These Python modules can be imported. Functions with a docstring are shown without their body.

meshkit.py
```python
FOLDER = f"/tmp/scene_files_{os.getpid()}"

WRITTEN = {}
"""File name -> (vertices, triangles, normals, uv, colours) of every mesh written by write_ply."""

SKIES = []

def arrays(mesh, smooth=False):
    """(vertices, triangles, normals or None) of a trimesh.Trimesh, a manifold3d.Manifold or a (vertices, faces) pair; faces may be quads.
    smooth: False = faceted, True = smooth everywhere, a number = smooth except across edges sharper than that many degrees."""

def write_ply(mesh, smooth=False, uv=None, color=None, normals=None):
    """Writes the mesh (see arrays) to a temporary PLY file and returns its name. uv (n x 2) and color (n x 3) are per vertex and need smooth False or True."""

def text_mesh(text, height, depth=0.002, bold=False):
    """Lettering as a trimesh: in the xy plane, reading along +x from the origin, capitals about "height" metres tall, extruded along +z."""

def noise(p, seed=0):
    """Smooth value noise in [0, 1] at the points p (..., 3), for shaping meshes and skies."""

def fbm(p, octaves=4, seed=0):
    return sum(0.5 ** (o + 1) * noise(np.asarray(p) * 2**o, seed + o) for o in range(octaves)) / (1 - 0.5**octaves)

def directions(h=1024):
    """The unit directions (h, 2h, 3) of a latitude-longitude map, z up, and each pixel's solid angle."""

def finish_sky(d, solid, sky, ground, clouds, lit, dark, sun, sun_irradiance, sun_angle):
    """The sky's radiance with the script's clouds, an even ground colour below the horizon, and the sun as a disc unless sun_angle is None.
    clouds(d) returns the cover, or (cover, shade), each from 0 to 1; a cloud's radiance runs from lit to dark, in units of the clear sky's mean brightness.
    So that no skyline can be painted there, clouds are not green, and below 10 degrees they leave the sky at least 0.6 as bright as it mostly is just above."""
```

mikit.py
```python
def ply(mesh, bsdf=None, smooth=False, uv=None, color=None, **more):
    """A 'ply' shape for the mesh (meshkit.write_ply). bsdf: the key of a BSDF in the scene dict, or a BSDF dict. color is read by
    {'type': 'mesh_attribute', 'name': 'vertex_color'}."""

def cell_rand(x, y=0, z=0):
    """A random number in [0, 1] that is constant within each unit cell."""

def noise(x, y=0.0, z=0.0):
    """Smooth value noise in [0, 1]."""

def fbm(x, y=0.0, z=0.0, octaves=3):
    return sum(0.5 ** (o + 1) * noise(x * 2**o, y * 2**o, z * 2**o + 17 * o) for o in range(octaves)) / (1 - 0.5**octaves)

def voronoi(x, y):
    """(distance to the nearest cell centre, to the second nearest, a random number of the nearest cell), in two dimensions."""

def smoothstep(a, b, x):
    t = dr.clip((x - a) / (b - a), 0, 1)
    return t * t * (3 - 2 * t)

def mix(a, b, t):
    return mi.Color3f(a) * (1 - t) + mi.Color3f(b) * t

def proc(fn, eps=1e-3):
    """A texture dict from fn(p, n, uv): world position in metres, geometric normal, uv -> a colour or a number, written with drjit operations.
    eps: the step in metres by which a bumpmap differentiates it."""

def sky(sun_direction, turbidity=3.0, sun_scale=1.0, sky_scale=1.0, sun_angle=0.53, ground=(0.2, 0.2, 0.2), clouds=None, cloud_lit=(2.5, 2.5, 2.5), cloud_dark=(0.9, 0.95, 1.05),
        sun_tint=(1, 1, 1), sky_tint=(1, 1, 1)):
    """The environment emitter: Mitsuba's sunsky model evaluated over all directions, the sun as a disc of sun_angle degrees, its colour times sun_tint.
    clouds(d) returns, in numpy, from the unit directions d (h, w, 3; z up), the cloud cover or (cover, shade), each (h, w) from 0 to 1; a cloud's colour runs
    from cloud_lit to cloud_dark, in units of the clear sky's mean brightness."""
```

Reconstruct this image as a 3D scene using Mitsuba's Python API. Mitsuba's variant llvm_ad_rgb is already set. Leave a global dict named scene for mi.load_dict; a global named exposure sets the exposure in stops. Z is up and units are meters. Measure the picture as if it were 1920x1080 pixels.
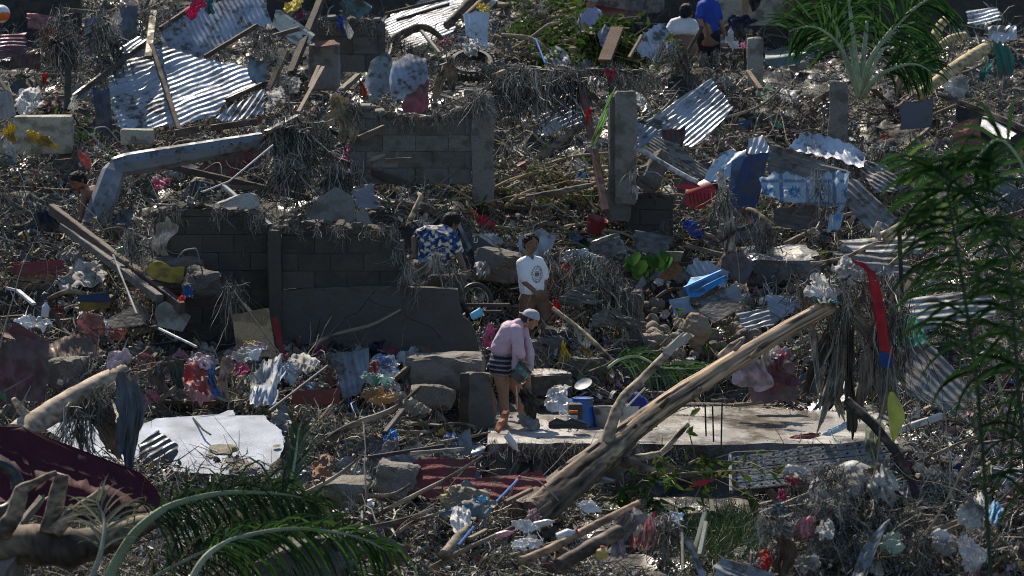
import math, random
import numpy as np, trimesh, manifold3d, drjit as dr, mitsuba as mi
import mikit, meshkit
from mikit import proc, ply
T = mi.ScalarTransform4f
scene, labels = {}, {}
rng = np.random.default_rng(7)
random.seed(7)

# ---------------------------------------------------------------- camera, sky, exposure
PITCH, HCAM, FOV = math.radians(5.34), 7.37, 12.2
F = 960 / math.tan(math.radians(FOV / 2))          # focal length in pixels of the 1920 px photograph
scene['camera'] = {'type': 'thinlens', 'fov': FOV, 'fov_axis': 'x', 'near_clip': 0.5, 'far_clip': 2000.0,
                   'aperture_radius': 0.03, 'focus_distance': 62.0,
                   'to_world': T().look_at(origin=[0, 0, HCAM], target=[0, math.cos(PITCH), HCAM - math.sin(PITCH)], up=[0, 0, 1])}
scene['sky'] = mikit.sky((-0.24, 0.63, 0.75), turbidity=3, sun_angle=0.6, sun_tint=(0.94, 1.0, 1.09), sky_scale=0.78, sky_tint=(1.02, 0.98, 0.89))
exposure = 2.35

# ---------------------------------------------------------------- materials
def unpack(uv):
    r = dr.floor(uv[0] / 256.0)
    return r / 255.0, (uv[0] - r * 256.0) / 255.0, uv[1] / 255.0
def dirt_fn(lo, hi, amount, mud=(0.075, 0.062, 0.045), speck=0.25, freq=6.0):
    def fn(p, n, uv):
        r, g, b = unpack(uv)
        r, g, b = r * r, g * g, b * b               # stored as square roots
        f = mikit.fbm(p[0] * freq, p[1] * freq, p[2] * freq, octaves=4)
        s = 1 + speck * (mikit.noise(p[0] * 70, p[1] * 70, p[2] * 70) - 0.5) * 2
        t = mikit.smoothstep(lo, hi, f) * amount
        return mikit.mix(mi.Color3f(r, g, b) * s, mud, t)
    return fn
def rust_fn(p, n, uv):
    r, g, b = unpack(uv)
    c = mi.Color3f(r * r, g * g, b * b)
    f = mikit.fbm(p[0] * 2.3, p[1] * 2.3, p[2] * 2.3 + 9, octaves=4)
    h = mikit.fbm(p[0] * 14, p[1] * 14, p[2] * 14 + 3, octaves=3)
    c = c * (0.8 + 0.4 * mikit.noise(p[0] * 3.1, p[1] * 3.1, p[2] * 3.1))
    c = mikit.mix(c, mi.Color3f(0.17, 0.085, 0.05), mikit.smoothstep(0.60, 0.75, f) * mikit.smoothstep(0.4, 0.65, h) * 0.8)
    c = mikit.mix(c, mi.Color3f(0.12, 0.105, 0.085), mikit.smoothstep(0.35, 0.75, f) * 0.45)
    return mikit.mix(c, mi.Color3f(0.075, 0.064, 0.05), mikit.smoothstep(0.48, 0.64, h) * mikit.smoothstep(0.40, 0.56, f) * 0.85)
def rust_rough(p, n, uv):
    h = mikit.fbm(p[0] * 9, p[1] * 9, p[2] * 9 + 3, octaves=3)
    return 0.40 + 0.40 * mikit.smoothstep(0.35, 0.65, h)
def grain(p, n, uv):
    return mikit.fbm(p[0] * 28, p[1] * 28, p[2] * 28, octaves=3)
def mud_col(p, n, uv):
    f = mikit.fbm(p[0] * 1.3, p[1] * 1.3, p[2] * 1.3, octaves=4)
    h = mikit.fbm(p[0] * 17, p[1] * 17, p[2] * 17, octaves=3)
    c = mikit.mix((0.022, 0.021, 0.0185), (0.07, 0.066, 0.057), mikit.smoothstep(0.3, 0.7, f))
    return c * (0.5 + 1.0 * h)
def mud_rough(p, n, uv):
    f = mikit.fbm(p[0] * 1.7 + 5, p[1] * 1.2, 0.0, octaves=4)
    return 0.22 + 0.68 * mikit.smoothstep(0.36, 0.56, f)
def mud_bump(p, n, uv):
    return mikit.fbm(p[0] * 9, p[1] * 9, p[2] * 9, octaves=4)
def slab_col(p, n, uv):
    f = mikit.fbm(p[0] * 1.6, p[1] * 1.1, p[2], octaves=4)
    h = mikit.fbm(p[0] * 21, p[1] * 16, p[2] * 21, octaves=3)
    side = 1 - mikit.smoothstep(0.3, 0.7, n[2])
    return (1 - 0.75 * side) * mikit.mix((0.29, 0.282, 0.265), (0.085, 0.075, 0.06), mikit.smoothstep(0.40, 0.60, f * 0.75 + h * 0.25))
def P_(**k): return {'type': 'principled', **k}
def two(b): return {'type': 'twosided', 'bsdf': b}
VC = {'type': 'mesh_attribute', 'name': 'vertex_color'}
def bump(b, fn, scale, eps=4e-3): return {'type': 'bumpmap', 'arbitrary': proc(fn, eps), 'scale': scale, 'bsdf': b}
scene['m_grit'] = two(bump(P_(base_color=proc(dirt_fn(0.46, 0.66, 0.6)), roughness=0.82, specular=0.3), grain, 0.012))
scene['m_gloss'] = two(P_(base_color=proc(dirt_fn(0.50, 0.64, 0.75, speck=0.08)), roughness=0.46, specular=0.4))
scene['m_metal'] = two(P_(base_color=proc(rust_fn), roughness=proc(rust_rough), metallic=0.4, specular=0.5))
scene['m_plain'] = two(P_(base_color=VC, roughness=0.75, specular=0.3))
scene['m_shiny'] = two(P_(base_color=VC, roughness=0.3, specular=0.5))
scene['m_straw'] = two(P_(base_color=VC, roughness=0.58, specular=0.35))
scene['m_skin'] = two(P_(base_color=VC, roughness=0.5, specular=0.4))
scene['m_leaf'] = {'type': 'principledthin', 'base_color': VC, 'roughness': 0.24, 'diff_trans': 0.6, 'eta': 1.5, 'spec_trans': 0.0}
scene['m_film'] = {'type': 'principledthin', 'base_color': VC, 'roughness': 0.35, 'diff_trans': 0.6, 'eta': 1.45, 'spec_trans': 0.0}
scene['m_mud'] = two(bump(P_(base_color=proc(mud_col), roughness=proc(mud_rough), specular=0.5), mud_bump, 0.05))
def slab_rough(p, n, uv): return 0.20 + 0.35 * mikit.smoothstep(0.35, 0.6, mikit.fbm(p[0] * 2.1 + 5, p[1] * 1.2, 0.0, octaves=4))
scene['m_slab'] = two(bump(P_(base_color=proc(slab_col), roughness=proc(slab_rough), specular=0.6), grain, 0.006))

# ---------------------------------------------------------------- camera pixel -> ray, terrain
def ray(u, v):
    """x/y and z/y slopes of the view ray through the photograph's pixel."""
    a, b = (np.asarray(u, float) - 960) / F, (540 - np.asarray(v, float)) / F
    y = math.cos(PITCH) + b * math.sin(PITCH)
    return a / y, (-math.sin(PITCH) + b * math.cos(PITCH)) / y
COLS = [  # x, then (y, z) of the ground
    (-9.0, [(44, -.5), (50, -.24), (53, -.2), (56, .05), (58, .4), (62, 1.05), (66, 1.9), (70, 2.55), (75, 3.15), (80, 3.65), (90, 4.6), (120, 5)]),
    (-4.75, [(44, -.5), (50, -.24), (53, -.22), (56, .02), (58, .4), (62, 1.0), (66, 1.95), (70, 2.6), (75, 3.2), (80, 3.7), (90, 4.6), (120, 5)]),
    (-4.55, [(44, -.5), (50, -.24), (53, -.22), (56, 0), (58, .38), (61, .75), (62.2, .85), (62.9, 2.0), (66, 2.4), (70, 2.75), (75, 3.25), (80, 3.75), (90, 4.6), (120, 5)]),
    (-0.75, [(44, -.6), (52, -.45), (56, -.32), (58, -.05), (60, .15), (61.5, .45), (62.2, .6), (62.9, 1.2), (64, 1.5), (66, 2.1), (70, 2.7), (75, 3.25), (80, 3.7), (90, 4.5), (120, 5)]),
    (-0.35, [(44, -.6), (52, -.55), (56, -.5), (57.9, -.45), (58.4, -.05), (61.3, -.03), (62.2, .4), (64.0, .95), (66, 1.75), (70, 2.45), (75, 3.1), (80, 3.6), (90, 4.5), (120, 5)]),
    (1.0, [(44, -.6), (52, -.6), (57.9, -.5), (58.3, -.05), (61.5, -.03), (64.3, .95), (66, 1.55), (70, 2.3), (75, 3.0), (80, 3.6), (90, 4.5), (120, 5)]),
    (2.4, [(44, -.6), (52, -.6), (57.9, -.5), (58.3, -.05), (62.4, -.03), (64, .7), (67, 1.55), (70, 2.2), (75, 3.0), (80, 3.6), (90, 4.5), (120, 5)]),
    (4.6, [(44, -.6), (52, -.6), (57.6, -.5), (58.2, -.05), (61.3, -.03), (62, .2), (66, 1.1), (70, 2.0), (75, 2.9), (80, 3.5), (90, 4.4), (120, 5)]),
    (9.0, [(44, -.6), (52, -.5), (57, -.3), (61, .05), (66, 1.1), (70, 2.0), (75, 2.9), (80, 3.5), (90, 4.4), (120, 5)])]
CX = np.array([c[0] for c in COLS])
def terrain(x, y):
    x, y = np.broadcast_arrays(np.asarray(x, float), np.asarray(y, float))
    z = np.stack([np.interp(y, *zip(*([(0, -1.2), (36, -.9)] + c[1]))) for c in COLS])
    i = np.clip(np.searchsorted(CX, x) - 1, 0, len(CX) - 2)
    t = np.clip((x - CX[i]) / (CX[i + 1] - CX[i]), 0, 1)
    z = np.take_along_axis(z, i[None], 0)[0] * (1 - t) + np.take_along_axis(z, i[None] + 1, 0)[0] * t
    z = z + 1.5 * np.exp(-((x - 3.55) / .75) ** 2 - ((y - 48.3) / 1.3) ** 2) + .8 * np.exp(-((x - 4.9) / .7) ** 2 - ((y - 48.0) / 1.3) ** 2)
    z = z + .72 * np.exp(-((x - 2.95) / .85) ** 2 - ((y - 76.1) / .6) ** 2)
    return z
def calm(x, y):
    """1 in the rubble, 0 on the slab, steps and the mud in front of it."""
    x, y = np.broadcast_arrays(np.asarray(x, float), np.asarray(y, float))
    r = lambda a, lo, hi, s: np.clip((a - lo) / s, 0, 1) * np.clip((hi - a) / s, 0, 1)
    flat = np.maximum(r(x, -5.7, -2.55, .25) * r(y, 55.6, 58.6, .3), 0)
    flat = np.maximum(flat, r(x, -.5, 4.9, .15) * r(y, 58.1, 62.0, .2)); flat = np.maximum(flat, .85 * r(x, .5, 3.4, .6) * r(y, 52, 58.4, .8))
    return 1 - flat
def D(u, v):
    """Distance y at which the view ray through the pixel meets the ground."""
    u, v = np.atleast_1d(np.asarray(u, float)), np.atleast_1d(np.asarray(v, float))
    sx, sz = ray(u, v)
    ys = np.arange(43, 118, .06)
    hit = terrain(sx[:, None] * ys, np.broadcast_to(ys, (len(u), len(ys)))) >= HCAM + sz[:, None] * ys
    return np.where(hit.any(1), ys[hit.argmax(1)], 110.0)
def at(u, v, d):
    """World point on the pixel's ray at distance y = d."""
    sx, sz = ray(u, v)
    return np.stack(np.broadcast_arrays(sx * d, np.asarray(d, float) * 1.0, HCAM + sz * d), -1)
def on(u, v, lift=0.0):
    return at(u, v, float(D(u, v)[0]) - lift)
def G(u, v): return float(D(u, v)[0])

# ---------------------------------------------------------------- helpers that write entries
def fresh(name):
    if name not in used: used.add(name); return name
    i = count.get(name, 0)
    while True:
        i += 1
        k = f'{name}_{i:03d}'
        if k not in used: count[name] = i; used.add(k); return k
used, count = set(), {}
def thing(name, label, cat, group=None, kind=None):
    key = fresh(name)
    labels[key] = {'label': label, 'category': cat}
    if group: labels[key]['group'] = group
    if kind: labels[key]['kind'] = kind
    return key
def part(parent, name, label=None, kind=None):
    key = fresh(parent + '__' + name)
    if label or kind: labels[key] = {k: x for k, x in (('label', label), ('kind', kind)) if x}
    return key
def pk(col):
    r, g, b = (max(0, min(255, round(255 * math.sqrt(max(c, 0))))) for c in col)
    return r * 256.0 + g, float(b)
def put(key, mesh, mat, col, smooth=False, amp=.35, freq=5.0, mud=0.0):
    """mesh into the scene; colour either packed into uv (procedural dirt materials) or as noisy vertex colours."""
    v, f = (np.asarray(mesh.vertices), np.asarray(mesh.faces)) if hasattr(mesh, 'vertices') else mesh
    v, f = np.asarray(v, float), np.asarray(f, int)
    if f.shape[1] == 4: f = np.vstack([f[:, [0, 1, 2]], f[:, [0, 2, 3]]])
    if smooth not in (True, False): v, f, _ = meshkit.arrays((v, f), smooth); smooth = True
    if mat in ('m_grit', 'm_gloss', 'm_metal'):
        scene[key] = ply((v, f), mat, smooth, uv=np.tile(pk(col), (len(v), 1)))
    elif mat in ('m_mud', 'm_slab'):
        scene[key] = ply((v, f), mat, smooth)
    else:
        c = np.asarray(col, float)
        if c.ndim == 1:
            n = meshkit.fbm(v * freq, 3, seed=len(scene) % 50)[:, None]
            c = c * (1 + amp * 2 * (n - .5) * 1.6)
            if mud: 
                m = np.clip((meshkit.fbm(v * freq * .8 + 31, 3)[:, None] - .45) * 6, 0, 1) * mud
                c = c * (1 - m) + np.array([.085, .07, .05]) * m
        scene[key] = ply((v, f), mat, smooth, color=np.clip(c, 0.003, .95))
    return key
def grid_faces(nx, ny):
    i, j = np.meshgrid(np.arange(nx - 1), np.arange(ny - 1), indexing='ij')
    a = i * ny + j
    return np.stack([a, a + ny, a + ny + 1, a + 1], -1).reshape(-1, 4)
def tube(pts, radii, sides=8, cap=True, knob=0.0, sub=1, seed=0):
    p = np.asarray(pts, float); r = np.broadcast_to(np.asarray(radii, float), (len(p),))
    if sub > 1 and len(p) > 1:
        t0 = np.arange(len(p)); t1 = np.linspace(0, len(p) - 1, (len(p) - 1) * sub + 1)
        if len(p) > 3:
            from scipy.interpolate import PchipInterpolator as PI_
            p, r = PI_(t0, p)(t1), np.interp(t1, t0, r)
        else:
            p, r = np.stack([np.interp(t1, t0, p[:, k]) for k in range(3)], 1), np.interp(t1, t0, r)
    t = np.gradient(p, axis=0); t /= np.linalg.norm(t, axis=1, keepdims=True) + 1e-12
    ref = np.array([0.13, .27, 1.0]) if abs(t[:, 2]).mean() < .8 else np.array([1.0, .2, 0.1])
    a = np.cross(t, ref); a /= np.linalg.norm(a, axis=1, keepdims=True) + 1e-12
    b = np.cross(t, a)
    ang = np.arange(sides) * 2 * np.pi / sides
    v = p[:, None] + r[:, None, None] * (np.cos(ang)[None, :, None] * a[:, None] + np.sin(ang)[None, :, None] * b[:, None])
    if knob:
        n = meshkit.fbm(v * (0.55 / max(r.mean(), .01)), 3, seed=seed)[..., None] - .5
        v = p[:, None] + (v - p[:, None]) * (1 + knob * 2 * n)
    n = len(p)
    i, j = np.meshgrid(np.arange(n - 1), np.arange(sides), indexing='ij')
    q = np.stack([i * sides + j, (i + 1) * sides + j, (i + 1) * sides + (j + 1) % sides, i * sides + (j + 1) % sides], -1).reshape(-1, 4)
    f = np.vstack([q[:, [0, 1, 2]], q[:, [0, 2, 3]]])
    v = v.reshape(-1, 3)
    if cap:
        k = len(v); v = np.vstack([v, p[:1], p[-1:]]); j = np.arange(sides)
        f = np.vstack([f, np.stack([0 * j + k, j, (j + 1) % sides], 1), np.stack([0 * j + k + 1, (n - 1) * sides + (j + 1) % sides, (n - 1) * sides + j], 1)])
    return v, f
def join(ms):
    vs, fs, n = [], [], 0
    for v, f in ms:
        f = np.asarray(f)
        if f.shape[1] == 4: f = np.vstack([f[:, [0, 1, 2]], f[:, [0, 2, 3]]])
        vs.append(v); fs.append(f + n); n += len(v)
    return np.vstack(vs), np.vstack(fs)
def beam_mesh(a, b, w, h, rough=.06, seg=.12, up=(0, 0, 1), seed=0, ragged=.5):
    """A sawn timber or bar from a to b, w wide and h high, with worn arrises and uneven ends."""
    a, b = np.asarray(a, float), np.asarray(b, float)
    L = np.linalg.norm(b - a); t = (b - a) / L
    s = np.cross(t, up)
    if np.linalg.norm(s) < .2: s = np.cross(t, (1, 0, 0))
    s /= np.linalg.norm(s); n = np.cross(s, t)
    k = max(2, int(L / seg) + 1); c = .12 * min(w, h)
    prof = np.array([(-w/2 + c, -h/2), (w/2 - c, -h/2), (w/2, -h/2 + c), (w/2, h/2 - c), (w/2 - c, h/2), (-w/2 + c, h/2), (-w/2, h/2 - c), (-w/2, -h/2 + c)])
    ss = np.linspace(0, L, k); m = len(prof)
    R = np.random.default_rng(abs(seed) + 3)
    v = a + ss[:, None, None] * t + prof[None, :, :1] * s + prof[None, :, 1:] * n
    v = v + (R.random((k, m, 1)) - .5) * rough * min(w, h) * s + (R.random((k, m, 1)) - .5) * rough * min(w, h) * n
    v[0] += (R.random((m, 1)) - .5) * ragged * min(w, h) * t; v[-1] += (R.random((m, 1)) - .5) * ragged * min(w, h) * t
    i, j = np.meshgrid(np.arange(k - 1), np.arange(m), indexing='ij')
    q = np.stack([i * m + j, i * m + (j + 1) % m, (i + 1) * m + (j + 1) % m, (i + 1) * m + j], -1).reshape(-1, 4)
    f = np.vstack([q[:, [0, 1, 2]], q[:, [0, 2, 3]]])
    j = np.arange(1, m - 1)
    f = np.vstack([f, np.stack([0 * j, j + 1, j], 1), np.stack([0 * j + (k - 1) * m, (k - 1) * m + j, (k - 1) * m + j + 1], 1)])
    return v.reshape(-1, 3), f
def rough_box(c, sx, sy, sz, rz=0.0, tilt=(0, 0), noise=.03, n=5, seed=0):
    """A broken block of concrete: a subdivided box with chipped edges and uneven faces."""
    b = trimesh.creation.box((1, 1, 1))
    for _ in range(3 if n > 4 else 2): b = b.subdivide()
    v = np.array(b.vertices)
    v = v * (1 - .035 * (np.sort(np.abs(v), 1)[:, 1:2] > .49))
    v = v * [sx, sy, sz]
    d = meshkit.fbm(v * 6 + seed * 7.7, 3, seed)[:, None] - .5
    e = (np.sort(np.abs(v / [sx, sy, sz]), 1)[:, 1:2] > .45)
    g = np.stack([meshkit.fbm(v * 3.3 + seed * 3.1 + 11 * k, 3, seed) - .5 for k in range(3)], 1)
    big = np.stack([meshkit.fbm(v / max(sx, sy, sz) * 2.3 + seed * 5.3 + 7 * k, 2, seed + 3) - .5 for k in range(3)], 1)
    v = v + g * noise * 2.2 + big * min(sx, sy, sz) * noise * 4 - v * np.abs(d) * e * noise * 9
    M = trimesh.transformations.euler_matrix(tilt[0], tilt[1], rz)[:3, :3]
    return v @ M.T + np.asarray(c), np.array(b.faces)

# ---------------------------------------------------------------- sheets: outline in photo pixels, standing on its own leaning plane
class Plane:
    """The plane through the ground point under a pixel; k = metres back per metre up, kx = metres back per metre right."""
    def __init__(s, u0, v0, d0, k, kx): s.u0, s.v0, s.d0, s.k, s.kx = u0, v0, d0, k, kx
    def __call__(s, u, v):
        m = s.d0 / F
        return at(u, v, s.d0 + s.kx * (np.asarray(u, float) - s.u0) * m + s.k * (s.v0 - np.asarray(v, float)) * m)
def sheet_mesh(poly, pl, ang, per, amp, dent=.035, curl=0.0, rag=.016, step=None, seed=0, sag=0.0, wrinkle=0.0, jit=0.0):
    poly = np.asarray(poly, float)
    W = pl(poly[:, 0], poly[:, 1])
    c = poly.mean(0); e = 5.0
    da, o = math.radians(ang), pl(*c)
    e1 = pl(c[0] + e * math.cos(da), c[1] - e * math.sin(da)) - o; e1 /= np.linalg.norm(e1)
    q = pl(c[0] + e * math.sin(da), c[1] + e * math.cos(da)) - o
    e2 = q - e1 * (q @ e1); e2 /= np.linalg.norm(e2)
    nrm = np.cross(e1, e2)
    if nrm[1] > 0: nrm = -nrm                       # towards the camera side
    s, t = (W - o) @ e1, (W - o) @ e2
    step = step or (per / 6 if per else .04)
    nt = max(3, int((t.max() - t.min()) / step) + 1)
    ts = np.linspace(t.min() + 1e-4, t.max() - 1e-4, nt)
    lo, hi = np.full(nt, np.inf), np.full(nt, -np.inf)
    for i in range(len(s)):
        s0, t0, s1, t1 = s[i], t[i], s[i - 1], t[i - 1]
        m = (np.minimum(t0, t1) <= ts) & (ts <= np.maximum(t0, t1)) & (abs(t1 - t0) > 1e-9)
        x = s0 + (s1 - s0) * (ts - t0) / (t1 - t0 if abs(t1 - t0) > 1e-9 else 1)
        lo[m] = np.minimum(lo[m], x[m]); hi[m] = np.maximum(hi[m], x[m])
    ok = np.isfinite(lo) & np.isfinite(hi); ts, lo, hi = ts[ok], lo[ok], hi[ok]
    R = np.random.default_rng(seed)
    sm = lambda a: np.convolve(np.pad(a, 2, mode='edge'), np.ones(5) / 5, 'valid')
    lo = lo + sm(R.normal(0, rag * 2, len(ts))) ; hi = hi + sm(R.normal(0, rag * 2, len(ts)))
    L = (hi - lo).max(); ns = max(3, int(L / .055) + 1)
    w = np.linspace(0, 1, ns)
    S = lo[:, None] + (hi - lo)[:, None] * w; Tt = np.broadcast_to(ts[:, None], S.shape)
    P3 = np.stack([S, Tt, S * 0 + seed * 1.37], -1)
    h = np.zeros_like(S)
    if per:
        ph = 2 * np.pi * Tt / per + (jit * 6 * (meshkit.fbm(P3 * [1.2, 3, 1], 2, seed) - .5) if jit else 0)
        h += amp * np.sin(ph)
    h += dent * 2 * (meshkit.fbm(P3 * 2.2, 3, seed) - .5) * 1.5
    if per and amp < .02: h += .012 * (1 - np.abs(2 * meshkit.fbm(P3 * [2.1, .9, 1], 2, seed + 7) - 1) * 2) * (np.abs(meshkit.fbm(P3 * 1.4, 2, seed + 8) - .5) * 4)
    if wrinkle: h += wrinkle * (1 - np.abs(2 * meshkit.fbm(P3 * 5, 3, seed + 3) - 1) * 2)
    tn, sn = (Tt - ts.mean()) / (np.ptp(ts) / 2 + 1e-6), 2 * w[None] - 1
    h += curl * tn ** 2 + sag * sn ** 2
    v = o + S[..., None] * e1 + Tt[..., None] * e2 + h[..., None] * nrm
    return v.reshape(-1, 3), grid_faces(len(ts), ns)
GALV, GALVD, RUSTY = (.34, .38, .43), (.22, .25, .30), (.20, .14, .105)
MAROON, CREAM = (.13, .03, .036), (.55, .54, .47)
def sheet(name, label, cat, poly, ang, col, k=1.0, kx=0.0, lift=.06, d=None, per=.076, amp=.0068, mat='m_metal', group=None, key=None, **kw):
    poly = [tuple(p) for p in poly]
    a = max(poly, key=lambda p: p[1])
    d0 = (G(*a) if d is None else d) - lift
    m = sheet_mesh(poly, Plane(a[0], a[1], d0, k if k > 1.9 else k * .68, kx), ang, per, amp, seed=len(scene) % 991, **kw)
    key = key or thing(name, label, cat, group)
    return put(key, m, mat, col, smooth=True)

# ================================================================ the setting
def bumpy(x, y):
    p = np.stack([x, y, x * 0], -1)
    c = calm(x, y)
    n = .50 * (meshkit.fbm(p * 1.05, 3, 5) - .62) * 1.9 + .22 * (meshkit.fbm(p * 3.2, 3, 9) - .6) * 1.6
    wy = y * .9 + 2.6 * meshkit.fbm(np.stack([x * .42, y * .30, x * 0 + 3], -1), 3, 14) + .5 * meshkit.fbm(np.stack([x * 2.1, y * .6, x * 0], -1), 2, 15)
    f = wy / 1.55; f = f - np.floor(f)
    n = n * .75 - .50 * np.where(f > .88, (1 - f) / .12, f / .88) * meshkit.noise(np.stack([x * .5, y * .4, x * 0 + 9], -1), 4)
    n = np.minimum(n, .05) - .01
    return n * (.12 + .88 * c) * np.clip((y - 46.0) / 6, .35, 1) - .02 * (1 - c)
def ground_z(x, y): return terrain(x, y) + bumpy(x, y)
gx = np.concatenate([[-400, -120, -40, -18, -11], np.arange(-8.4, 8.41, .075), [11, 18, 40, 120, 400]])
gy = np.concatenate([[-60, 0, 25, 38, 42], np.arange(44, 94, .085), [96, 99, 104, 112, 130, 180, 300, 700]])
X, Y = np.meshgrid(gx, gy, indexing='ij')
scene['ground'] = ply((np.stack([X, Y, ground_z(X, Y)], -1).reshape(-1, 3), grid_faces(*X.shape)), 'm_mud', True)
labels['ground'] = {'label': 'dark wet mud and soil under the wreckage of the hillside', 'category': 'ground', 'kind': 'structure'}

def slab(key, x0, x1, y0, y1, z, depth, seed, step=.12):
    """A cast floor with a broken front edge."""
    xs, ys = np.arange(x0, x1, step), np.arange(y0, y1, step)
    X, Y = np.meshgrid(xs, ys, indexing='ij')
    wob = .24 * (meshkit.fbm(np.stack([X, X * 0 + seed, X * 0], -1) * 2.5, 3, seed) - .5) * 2
    Y = Y + wob * np.clip(1 - (Y - y0) / .5, 0, 1)
    Z = z + .02 * (meshkit.fbm(np.stack([X, Y, X * 0], -1) * 1.5, 3, seed) - .5)
    n, m = X.shape
    top = np.stack([X, Y, Z], -1)
    front = []
    for k in range(1, 6):
        fz = k / 5 * depth
        q = top[:, 0].copy(); q[:, 2] -= fz
        q[:, 1] += .12 * (meshkit.fbm(np.stack([q[:, 0] * 4, q[:, 2] * 5, q[:, 0] * 0], -1), 3, seed + 1) - .5) - .02
        front.append(q)
    v = np.concatenate([np.stack(front[::-1], 1), top], 1)
    nn, mm = v.shape[:2]
    scene[key] = ply((v.reshape(-1, 3), grid_faces(nn, mm)), 'm_slab', 40)
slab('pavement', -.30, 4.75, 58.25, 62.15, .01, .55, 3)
labels['pavement'] = {'label': 'flat concrete house floor smeared with wet mud, left without its house', 'category': 'pavement', 'kind': 'structure'}

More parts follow.
